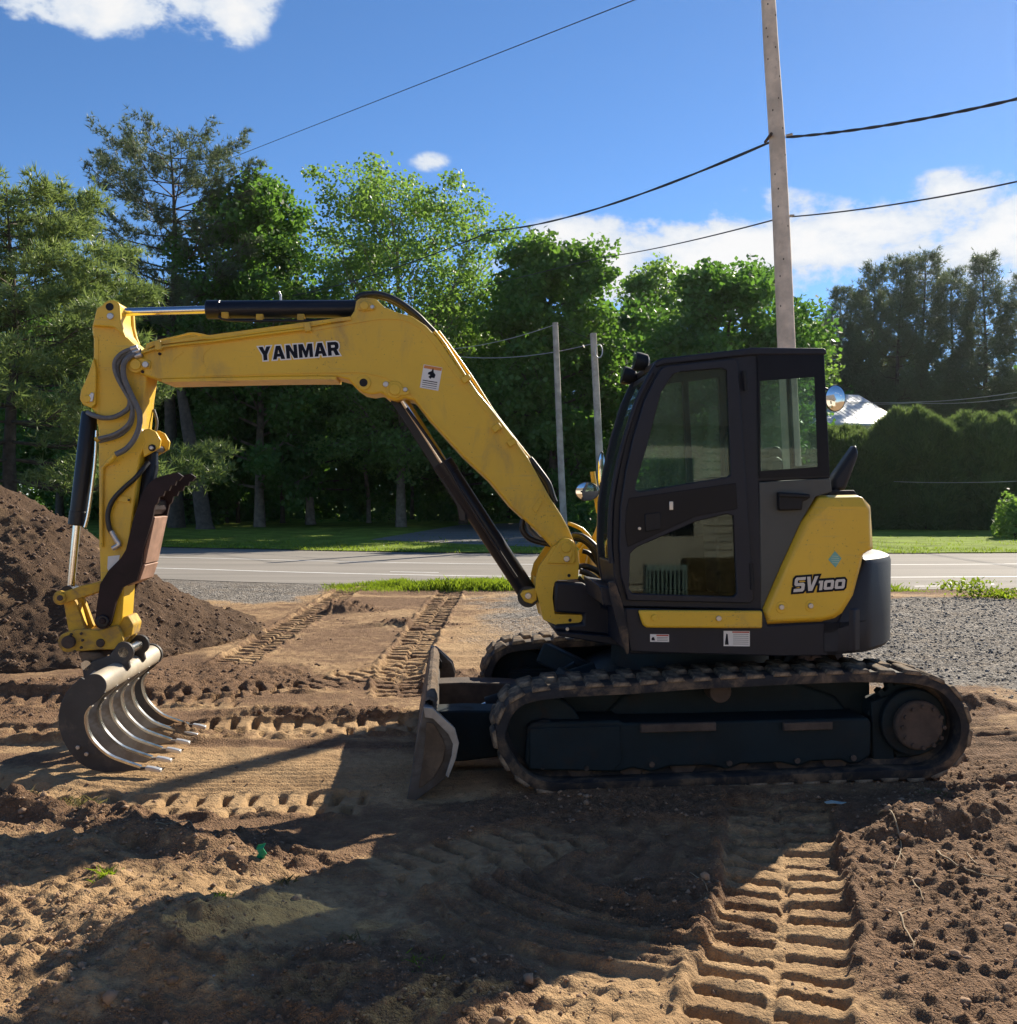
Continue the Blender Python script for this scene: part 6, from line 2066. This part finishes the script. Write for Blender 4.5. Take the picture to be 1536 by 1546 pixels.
# own_house: the sided house behind the photographer, which the cab glass mirrors
hroot = empty('sided_house', (0.5, -6.5, 0))
tag(hroot, 'pale house with clapboard siding, seen only as a reflection in the cab glass', 'house')
ob = MB()
ob.box((0, -3.55, 1.6), (15.0, 7.0, 3.3))
wl = ob.build('wall', M['cream'], hroot, smooth=0)
for k in range(20):
    for (x0, x1) in ((-7.55, -4.6), (-3.0, -0.7), (0.9, 3.2), (4.8, 7.55)):
        o = MB()
        z = 0.12 + k * 0.155
        o.add([(x0, -0.046, z), (x1, -0.046, z), (x1, -0.048, z + 0.155), (x0, -0.048, z + 0.155), (x0, -0.02, z), (x1, -0.02, z)], [(0, 1, 2, 3), (4, 5, 1, 0)])
        o.build('siding_board', M['cream'], wl, smooth=0)
for x in (-3.8, 0.1, 4.0):
    o = MB()
    o.holed([(x - 0.80, 0.1), (x + 0.80, 0.1), (x + 0.80, 3.24), (x - 0.80, 3.24)], [[(x - 0.62, 1.0), (x + 0.62, 1.0), (x + 0.62, 2.5), (x - 0.62, 2.5)]], -0.045, 0.0)
    fr_ = o.build('window', M['cream'], hroot, smooth=0)
    MB().box((x, -0.03, 1.75), (1.22, 0.02, 1.48)).build('pane', M['gloss'], fr_, smooth=0)
o = MB()
o.add([(-8.0, 0.5, 3.2), (8.0, 0.5, 3.2), (8.0, -3.5, 5.6), (-8.0, -3.5, 5.6), (-8.0, -7.6, 3.2), (8.0, -7.6, 3.2), (-8.0, 0.5, 3.1), (8.0, 0.5, 3.1)], [(0, 1, 2, 3), (3, 2, 5, 4), (6, 7, 1, 0), (0, 3, 4, 6)])
o.build('roof', M['shingle'], hroot, smooth=0)

# what stands by that house and shows in the lower door window
hb = empty('hay_bale', (4.55, -3.2, -0.05), R(8))
tag(hb, 'rough straw bale mirrored in the lower door window of the cab', 'hay bale')
MB().box((0, 0, 0.42), (1.25, 0.6, 0.84)).build('bale', M['straw'], hb, 0.05)
rng = np.random.default_rng(77)
P = np.stack([rng.uniform(-0.62, 0.62, 2600), np.full(2600, 0.30), rng.uniform(0.03, 0.86, 2600)], 1)
v, f = needles_from(P, np.stack([rng.normal(0, 1, 2600), np.full(2600, 0.35), rng.normal(0, 0.6, 2600)], 1), np.full(2600, 0.13), rng, 1, 0.006, 0.3)
link('straw', raw_mesh('straw', v, f, {'rnd': ('FACE', rng.uniform(0, 1, len(f)))}), M['straw'], hb)['kind'] = 'stuff'
cr = empty('slatted_crate', (3.55, -3.0, 0.12), R(5))
cr.scale = (0.68, 0.68, 0.68)
tag(cr, 'blue green slatted crate mirrored in the lower door window of the cab', 'crate')
MB().box((0, -0.2, 0.45), (0.86, 0.03, 0.80)).build('back_panel', M['black'], cr)
for k in range(9):
    MB().box((-0.38 + k * 0.095, 0.2, 0.45), (0.045, 0.03, 0.62)).build('slat', M['crate'], cr, 0.004)
for z in (0.08, 0.82):
    MB().box((0, 0.2, z), (0.92, 0.04, 0.13)).build('rail', M['crate'], cr, 0.006)
for x in (-0.45, 0.45):
    MB().box((x, 0.0, 0.45), (0.04, 0.44, 0.86)).build('side_panel', M['crate'], cr, 0.006)

# ------------------------------------------------------------------ poles and wires
def pole(pts, r0, r1, mat, label, knots=0, seed=1):
    ob = MB()
    n = len(pts)
    P = smooth_path(pts, 4)
    m = len(P)
    ob.tube(P, [r0 + (r1 - r0) * i / (m - 1) for i in range(m)], 18)
    o = ob.build('utility_pole', mat, None, smooth=60)
    tag(o, label, 'pole', 'wooden utility poles')
    rng = random.Random(seed)
    kb = MB()
    for k in range(knots):
        f = 0.2 + 0.78 * (k + rng.random() * 0.7) / knots
        i = min(m - 2, int(f * (m - 1)))
        p = P[i].lerp(P[i + 1], f * (m - 1) - i)
        a = R(rng.uniform(215, 325))
        rr = (r0 + (r1 - r0) * f)
        c = p + Vector((math.cos(a), math.sin(a), 0)) * (rr - 0.004)
        kb.ball(c, 0.011, 0.011, 0.016, 8, 5)
    if knots:
        kb.build('knots', M['bark'], o)['kind'] = 'stuff'
    return o


PD = 14.5
pts = [Vector((4.27, PD, -0.3))] + [AT(px, py, PD) for px, py in ((1188, 525), (1180, 340), (1173, 200), (1165, 80), (1160.5, 0))]
pts.append(pts[-1] + (pts[-1] - pts[-2]) * 2.2)
bigpole = pole(pts, 0.135, 0.095, M['polewood'], 'tall pale wooden utility pole rising behind the cab roof', 22, 4)
p = AT(1164, 203, PD - 0.12)
MB().tube([p + Vector((0, 0.3, 0)), p + Vector((0, -0.04, 0))], 0.022, 10).build('bolt', M['hub'], bigpole)
p = AT(1187, 205, PD)
MB().tube([p, p + Vector((0.09, -0.02, 0.02))], 0.02, 8).build('insulator', M['bolt'], bigpole)
p = AT(1196, 326, PD)
MB().tube([p - Vector((0.10, 0, 0)), p + Vector((0.03, -0.02, 0.0))], 0.02, 8).build('insulator', M['bolt'], bigpole)
o = pole([Vector((2.12, 37, -0.2)), AT(849, 740, 37), AT(843, 600, 37), AT(838.5, 487, 37)], 0.135, 0.105, M['oldpole'], 'thin old grey-brown pole, left of the pair behind the boom')
o = pole([Vector((3.45, 36, -0.2)), AT(906, 700, 36), AT(901, 600, 36), AT(896, 503, 36)], 0.15, 0.115, M['oldpole'], 'grey pole with a hanging wire loop, right of the pair behind the boom')
lp = [AT(899 + 5.5 + 5.5 * math.cos(R(a)), 530 - 10 * math.sin(R(a)), 35.8) for a in range(0, 361, 30)]
MB().tube(lp, 0.022, 6).build('wire_loop', M['palewire'], o)


def wire(name, pts, r, mat, label, sag=0.0, n=24, twist=0.0, on=0.0):
    P = []
    pts = list(pts)
    if on:                                         # runs on out of the picture
        pts.append(pts[-1] + (pts[-1] - pts[-2]) * on)
    for a, b in zip(pts[:-1], pts[1:]):
        for k in range(n):
            t = k / n
            p = a.lerp(b, t)
            p.z -= sag * 4 * t * (1 - t)
            P.append(p)
    P.append(pts[-1])
    ob = MB()
    if twist:
        for s in (0, 1):
            Q = [p + Vector((0, 0, twist * math.sin(i * 0.55 + s * math.pi))) for i, p in enumerate(P)]
            ob.tube(Q, r, 6)
    else:
        ob.tube(P, r, 6)
    o = ob.build(name, mat, None, smooth=60)
    tag(o, label, 'wire', 'overhead wires')
    return o


wire('overhead_cable', [AT(430, 448, 50), AT(745, 348, 31), AT(1164, 214, PD + 0.15)], 0.016, M['wire'], 'thick twisted black cable from the trees to the tall pole', 0.25, 40, 0.008)
wire('overhead_cable', [AT(1188, 207, PD - 0.1), AT(1545, 147, 11.0)], 0.013, M['wire'], 'thick twisted black cable from the tall pole to the upper right edge', 0.06, 60, 0.008, 6.0)
wire('overhead_wire', [AT(560, 470, 60), AT(905, 389, 27), AT(1168, 332, PD + 0.12)], 0.011, M['wire'], 'single wire from the trees to the tall pole, below the twisted cable', 0.06)
wire('overhead_wire', [AT(1196, 327, PD), AT(1550, 271, 11.0)], 0.010, M['wire'], 'single wire from the tall pole to the right edge, below the twisted cable', 0.05, on=6.0)
wire('overhead_wire', [AT(-60, 384, 80), AT(345, 240, 60), AT(975, -7, 26)], 0.014, M['wire'], 'thin high wire crossing the blue sky at the upper left', 0.0, on=2.0)
wire('service_wire', [AT(600, 528, 44), AT(838, 490, 37)], 0.013, M['palewire'], 'pale sagging wire at the top of the thin left pole', 0.35)
wire('service_wire', [AT(600, 520, 44), AT(894, 519, 36)], 0.014, M['palewire'], 'pale sagging wire from behind the boom to the pole with the loop', 0.55)
wire('service_wire', [AT(838, 487, 37), AT(960, 530, 36)], 0.011, M['wire'], 'dark wire running down right from the top of the thin left pole', 0.15)
wire('service_wire', [AT(1250, 604, 55), AT(1380, 607, 45), AT(1550, 590, 34)], 0.016, M['palewire'], 'pale wire above the cedar hedge, right of the house roof', 0.08, on=2.0)
wire('service_wire', [AT(1250, 605, 55), AT(1380, 608, 45), AT(1550, 598, 34)], 0.013, M['palewire'], 'second pale wire just under the one above the hedge', 0.12, on=2.0)
wire('service_wire', [AT(1350, 727, 40), AT(1550, 726, 34)], 0.010, M['palewire'], 'thin pale wire crossing the face of the cedar hedge', 0.05, on=4.0)


# ------------------------------------------------------------------ grass, weeds
def blades(name, P, hgt, wid, seed, mat, lean=0.35):
    rng = np.random.default_rng(seed)
    n = len(P)
    a = rng.uniform(0, 2 * math.pi, n)
    s = np.stack([np.cos(a), np.sin(a), np.zeros(n)], 1) * wid
    ln = rng.normal(size=(n, 3)) * np.array([1, 1, 0])
    hh_ = hgt * rng.uniform(0.45, 1.25, n)
    mid = P + np.stack([ln[:, 0] * lean * 0.35 * hh_, ln[:, 1] * lean * 0.35 * hh_, hh_ * 0.6], 1)
    tip = P + np.stack([ln[:, 0] * lean * hh_, ln[:, 1] * lean * hh_, hh_], 1)
    v = np.empty((n, 4, 3))
    v[:, 0], v[:, 1], v[:, 2], v[:, 3] = P - s, P + s, mid + s * 0.8, tip
    me = raw_mesh(name, v.reshape(-1, 3), np.arange(4 * n, dtype=np.int32).reshape(-1, 4), {'rnd': ('FACE', rng.uniform(0, 1, n))})
    return link(name, me, mat)


rng = np.random.default_rng(5)
n = 26000
x = rng.uniform(-3.7, 1.9, n)
y = rng.normal(0, 0.34, n) + 19.35 + 0.12 * x * 0.3
k = (fbm(x * 1.4, y * 1.4, 7, 3) > -0.28) & (rng.uniform(0, 1, n) < sstep(-3.7, -2.6, x))
x, y = x[k], y[k]
hg = 0.125 * (0.65 + 0.6 * sstep(-3.0, -1.2, x)) * (0.75 + 0.9 * (vnoise(x * 1.8, y * 1.8, 8) - 0.3))
tag(blades('verge_grass', np.stack([x, y, np.full(len(x), -0.02)], 1), hg, 0.0042, 6, M['grass'], 0.35), kind='stuff')
n = 26000
x = rng.uniform(5.0, 13.0, n)
y = 17.6 + rng.uniform(-0.9, 1.3, n) - 0.10 * (x - 8)
dn = np.where(x > 9.3, 0.20, -0.05)
k = fbm(x * 0.9, y * 1.2, 17, 3) > np.where((x > 8.6) & (x < 13), -0.05, 0.14)
x, y = x[k], y[k]
tag(blades('verge_weeds', np.stack([x, y, np.full(len(x), -0.02)], 1), 0.16 * (0.5 + vnoise(x * 1.3, y * 1.3, 9)), 0.006, 7, M['grass'], 0.5), kind='stuff')
n = 14000
x = rng.uniform(-30, 24, n)
ed = np.array([road_y(a) for a in np.linspace(-30, 24, 200)])
y = np.interp(x, np.linspace(-30, 24, 200), ed) + 8.1 + rng.exponential(2.6, n)
k = fbm(x * 0.6, y * 0.6, 23, 3) > -0.2
tag(blades('lawn_grass', np.stack([x, y, np.full(n, 0.02)], 1)[k], 0.09, 0.012, 8, M['grass'], 0.5), kind='stuff')


def tuft(x, y, n, h, r, seed, mat, label, wid=0.004):
    rng = np.random.default_rng(seed)
    P = np.stack([rng.normal(0, r, n), rng.normal(0, r, n), np.zeros(n)], 1)
    o = blades('grass_tuft', P, np.full(n, h), wid, seed, M[mat], 0.75)
    o.location = (x, y, ground_h(x, y) - 0.005)
    tag(o, label, 'grass tuft', 'stray tufts in the dirt')


for i, (px, py, n, h, r, mt, lb) in enumerate(((38, 1240, 260, .11, .06, 'drygrass', 'dry dark tuft on a clod at the left edge'), (128, 1262, 170, .09, .05, 'drygrass', 'pale dry tuft on the loose soil right of the left-edge clod'),
                                             (160, 1392, 110, .07, .03, 'grass', 'small green tuft by the dark hollow in the left foreground'), (334, 1432, 60, .045, .02, 'grass', 'bright seedling sprig on the mossy shaded soil'),
                                             (427, 1356, 70, .06, .025, 'drygrass', 'thin dry sprig right of the green plastic scrap'), (530, 1455, 90, .055, .05, 'drygrass', 'sparse dry tuft at the lower middle in shade'),
                                             (620, 1478, 140, .05, .06, 'grass', 'low greenish patch of sprouts by the pale scraped edge'), (1405, 1210, 90, .06, .06, 'drygrass', 'thin dry tuft right behind the sprocket end of the crawler'),
                                             (105, 1212, 120, .07, .05, 'drygrass', 'dry tuft left of the rake tines near the print'))):
    g = G(px, py)
    tuft(g.x, g.y, n // 2, h * 0.55, r * 0.8, 200 + i, mt, lb, 0.0018)
for i, (px, py, h, n, lb) in enumerate(((1470, 912, 0.45, 320, 'tall leafy weed at the road edge, right'), (1436, 899, 0.26, 160, 'small leafy weed left of the tall one at the road edge'), (1515, 914, 0.3, 420, 'bushy low weed at the right edge of the road verge'))):
    g = G(px, py)
    rng = np.random.default_rng(300 + i)
    P = rng.normal(size=(n, 3)) * np.array([0.14, 0.14, 0.0])
    P[:, 2] = rng.uniform(0.05, h, n)
    P[:, :2] *= (0.5 + P[:, 2:3] / h)
    v, f = quads_from(P, 1, 0.075 * rng.uniform(0.6, 1.3, n), 0.6, rng)
    o = empty('weed', (g.x, g.y, -0.02))
    link('foliage', raw_mesh('foliage', v, f, {'rnd': ('FACE', rng.uniform(0, 1, n))}), M['grass'], o)['kind'] = 'stuff'
    MB().tube([(0, 0, 0), (0.01, 0, h * 0.5), (0, 0.01, h * 0.95)], [0.008, 0.006, 0.002], 5).build('stem', M['grass'], o)
    tag(o, lb, 'weed', 'weeds along the road edge')


# ------------------------------------------------------------------ soil pile
def make_pile():
    nx_, ny_ = 300, 190
    xs = np.linspace(-12.5, -2.2, nx_)
    ys = np.concatenate([np.linspace(8.9, 12.6, 140), np.linspace(12.66, 16.0, 50)])
    ny_ = len(ys)
    PX, PY = np.meshgrid(xs, ys)
    cx, cy = -7.45, 12.6
    dx = np.where(PX > cx, (PX - cx) / 4.0, (PX - cx) / 6.0)
    dy = np.where(PY < cy, (PY - cy) / 2.75, (PY - cy) / 3.0)
    r = np.sqrt(dx * dx + dy * dy) + 0.10 * fbm(PX / 1.5, PY / 1.5, 61, 4)
    prof = np.where(r < 0.26, 1.0 - r * r * 1.2, 0.9189 * np.clip(1 - (r - 0.26) / 0.80, -0.2, 1) ** 1.0)
    prof = np.where(r < 1.06, np.sign(prof) * np.abs(prof) ** 1.12, -0.2)
    z = 2.06 * prof
    z += (prof > -0.1) * (0.13 * fbm(PX / 0.7, PY / 0.7, 62, 5, 0.55) + 0.03 * (0.4 - np.abs(fbm(PX / 0.18, PY / 0.18, 63, 4))) + 0.035 * fbm(PX / 0.07, PY / 0.07, 64, 3))
    idx = np.arange(nx_ * ny_, dtype=np.int32).reshape(ny_, nx_)
    q_ = np.stack([idx[:-1, :-1], idx[:-1, 1:], idx[1:, 1:], idx[1:, :-1]], -1).reshape(-1, 4)
    zf = np.maximum(z, -0.12)
    keep = (zf.ravel()[q_] > -0.115).any(1)
    q_ = q_[keep]
    used = np.unique(q_)
    rem = np.full(nx_ * ny_, -1, dtype=np.int32)
    rem[used] = np.arange(len(used))
    V_ = np.stack([PX, PY, zf], -1).reshape(-1, 3)[used]
    s = np.clip(0.86 + 0.5 * fbm(V_[:, 0], V_[:, 1], 66, 4), 0.4, 1)
    me = raw_mesh('soil_pile', V_, rem[q_], {'topsoil': ('POINT', s), 'gravel': ('POINT', np.zeros(len(V_))), 'moss': ('POINT', np.zeros(len(V_)))}, smooth=True)
    o = link('soil_pile', me, M['heap'])
    tag(o, 'tall heap of loose dark brown topsoil at the left, behind the arm', 'soil pile')
    return PX, PY, zf


pile = make_pile()

# ------------------------------------------------------------------ loose stones and clods
ico = bmesh.new()
bmesh.ops.create_icosphere(ico, subdivisions=1, radius=1.0)
IV = np.array([v.co[:] for v in ico.verts])
IF = np.array([[v.index for v in f.verts] for f in ico.faces], dtype=np.int32)
OV = np.array([(1, 0, 0), (0, 1, 0), (-1, 0, 0), (0, -1, 0), (0.1, 0.1, 1), (0, 0, -1)], dtype=float)
OF = np.array([(0, 1, 4), (1, 2, 4), (2, 3, 4), (3, 0, 4), (1, 0, 5), (2, 1, 5), (3, 2, 5), (0, 3, 5)], dtype=np.int32)
ico.free()


def scatter(name, pos, size, seed, mat, flat=0.65, fine=False):
    rng = np.random.default_rng(seed)
    n = len(pos)
    BV, BF = (IV, IF) if fine else (OV, OF)
    sc = size[:, None] * rng.uniform(0.6, 1.35, (n, 3)) * np.array([1, 1, flat])
    V_ = BV[None] * (1 + rng.uniform(-0.28, 0.28, (n, len(BV), 1))) * sc[:, None, :]
    a = rng.uniform(0, 2 * math.pi, n)
    c, s = np.cos(a)[:, None], np.sin(a)[:, None]
    V_ = np.stack([V_[..., 0] * c - V_[..., 1] * s, V_[..., 0] * s + V_[..., 1] * c, V_[..., 2]], -1) + pos[:, None, :]
    F_ = (BF[None] + (np.arange(n) * len(BV))[:, None, None]).reshape(-1, 3)
    return tag(link(name, raw_mesh(name, V_.reshape(-1, 3), F_), mat), kind='stuff')


def sample(n, x0, x1, y0, y1, dens, seed, power=1.0):
    rng = np.random.default_rng(seed)
    x = rng.uniform(x0, x1, n)
    y = y0 + (y1 - y0) * rng.uniform(0, 1, n) ** power
    i = np.clip(np.searchsorted(gx, x), 0, len(gx) - 1)
    j = np.clip(np.searchsorted(gy, y), 0, len(gy) - 1)
    k = rng.uniform(0, 1, n) < dens[j, i]
    return np.stack([x[k], y[k], hh[j[k], i[k]]], 1), rng


loose = np.clip(rough * (1 - comp), 0, 1)
P, rng = sample(24000, -3.2, 3.6, 3.0, 6.6, loose * 0.75 + 0.10, 401, 1.3)
scatter('soil_clods', P, 0.003 + 0.011 * rng.uniform(0, 1, len(P)) ** 3.0, 402, M['clod'], 0.8)
P, rng = sample(260, -2.9, 3.4, 3.2, 6.2, loose * 0.9 + 0.03, 403)
scatter('soil_clods', P, 0.012 + 0.020 * rng.uniform(0, 1, len(P)) ** 2, 404, M['clod'], 0.8, True)
P, rng = sample(9000, -7.5, 4.5, 6.4, 16.0, loose * 0.9 + 0.02, 405)
scatter('soil_clods', P, 0.008 + 0.022 * rng.uniform(0, 1, len(P)) ** 2.5, 406, M['darkclod'], 0.8)
P, rng = sample(22000, 2.6, 11.5, 8.3, 16.5, gravel ** 2, 407, 1.2)
scatter('gravel_stones', P, 0.008 + 0.016 * rng.uniform(0, 1, len(P)) ** 2, 408, M['stone'], 0.7)
P, rng = sample(700, -2.5, 3.0, 3.1, 7.5, np.full_like(hh, 0.5), 409)
scatter('pebbles', P, 0.002 + 0.004 * rng.uniform(0, 1, len(P)) ** 2, 410, M['stone'], 0.7)
PXs, PYs, PZ = pile
rng = np.random.default_rng(411)
jj, ii = rng.integers(0, PXs.shape[0], 12000), rng.integers(0, PXs.shape[1], 12000)
k = PZ[jj, ii] > 0.0
P = np.stack([PXs[jj, ii][k], PYs[jj, ii][k], PZ[jj, ii][k]], 1)
scatter('soil_clods', P, 0.010 + 0.026 * rng.uniform(0, 1, len(P)) ** 3, 412, M['darkclod'], 0.8)

# roots, twigs and scraps
def root_twig(pts, r, label, branches=()):
    P = []
    for px, py in pts:
        g = G(px, py)
        g.z = ground_h(g.x, g.y) + r * 0.8
        P.append(g)
    P = smooth_path(P, 5)
    for k, p in enumerate(P):
        p.z = max(p.z, ground_h(p.x, p.y) + r * 0.5) + 0.004 * math.sin(k * 1.3)
    m = len(P)
    ob = MB()
    ob.tube(P, [r * (1 - 0.7 * i / (m - 1)) for i in range(m)], 7)
    for br in branches:
        Q = []
        for px, py in br:
            g = G(px, py)
            g.z = ground_h(g.x, g.y) + r * 0.6
            Q.append(g)
        Q = smooth_path(Q, 4)
        ob.tube(Q, [r * 0.6 * (1 - 0.7 * i / (len(Q) - 1)) for i in range(len(Q))], 6)
    tag(ob.build('root', M['root'], None, smooth=60), label, 'root', 'torn roots in the dirt')


root_twig([(1326, 1252), (1345, 1275), (1361, 1300), (1350, 1332)], 0.006, 'pale bent root standing at the top of the right-hand print', [[(1358, 1306), (1372, 1328)]])
root_twig([(1372, 1345), (1385, 1366), (1395, 1382)], 0.006, 'short straight pale root in the right foreground')
root_twig([(1414, 1311), (1428, 1330), (1460, 1348), (1500, 1356), (1540, 1360)], 0.006, 'long thin curving root reaching the right edge', [[(1430, 1322), (1470, 1326), (1520, 1330)], [(1460, 1322), (1480, 1340), (1530, 1345)]])
root_twig([(1358, 1398), (1366, 1418), (1380, 1440), (1376, 1452)], 0.006, 'forked pale root below the short straight one', [[(1380, 1440), (1396, 1420)], [(1359, 1399), (1385, 1388)]])
root_twig([(235, 1312), (262, 1302), (285, 1304), (300, 1316)], 0.004, 'thin arched root on a clod left of the green scrap')
root_twig([(1040, 1338), (1062, 1352), (1072, 1366)], 0.003, 'tiny twig on the shaded scraped soil')
g = G(394, 1339)
ob = MB()
ob.add([(-0.03, 0, 0.0), (0.01, 0.01, 0.0), (0.028, 0.0, 0.028), (0.012, -0.004, 0.055), (0.022, 0.006, 0.075), (-0.012, 0.0, 0.07), (-0.022, 0.006, 0.05), (-0.01, 0.0, 0.03)],
       [(0, 1, 2, 7), (7, 2, 3, 6), (6, 3, 4, 5)])
o = ob.build('plastic_scrap', M['greenplastic'], smooth=0)
sd = o.modifiers.new('thickness', 'SOLIDIFY')
sd.thickness = 0.004
o.location = (g.x, g.y, ground_h(g.x, g.y) - 0.004)
tag(o, 'torn bright green plastic scrap in the left foreground', 'plastic scrap')
g = G(1262, 1236)
ob = MB()
ob.add([(-0.055, -0.012, 0.006), (-0.02, -0.022, 0.012), (0.03, -0.012, 0.004), (0.06, 0.0, 0.010), (0.03, 0.02, 0.006), (-0.02, 0.016, 0.016), (-0.06, 0.012, 0.008)], [(0, 1, 5, 6), (1, 2, 4, 5), (2, 3, 4)])
o = ob.build('plastic_scrap', M['paleplastic'], smooth=0)
sd = o.modifiers.new('thickness', 'SOLIDIFY')
sd.thickness = 0.003
o.location = (g.x, g.y, ground_h(g.x, g.y) + 0.004)
tag(o, 'flat pale blue scrap in the shade below the crawler', 'plastic scrap')


# ------------------------------------------------------------------ air: thin evening haze
hz, ht_, ho = new_mat('thin haze')
pv = ht_.node('ShaderNodeVolumePrincipled')
pv.inputs['Color'].default_value = (0.93, 0.96, 1.0, 1)
pv.inputs['Density'].default_value = 0.00008
pv.inputs['Anisotropy'].default_value = 0.70
ht_.l.new(pv.outputs[0], ho.inputs['Volume'])
ob = MB()
ob.box((0, 450, 11.5), (1830, 2130, 26.0))
tag(ob.build('haze', hz, smooth=0), kind='stuff')
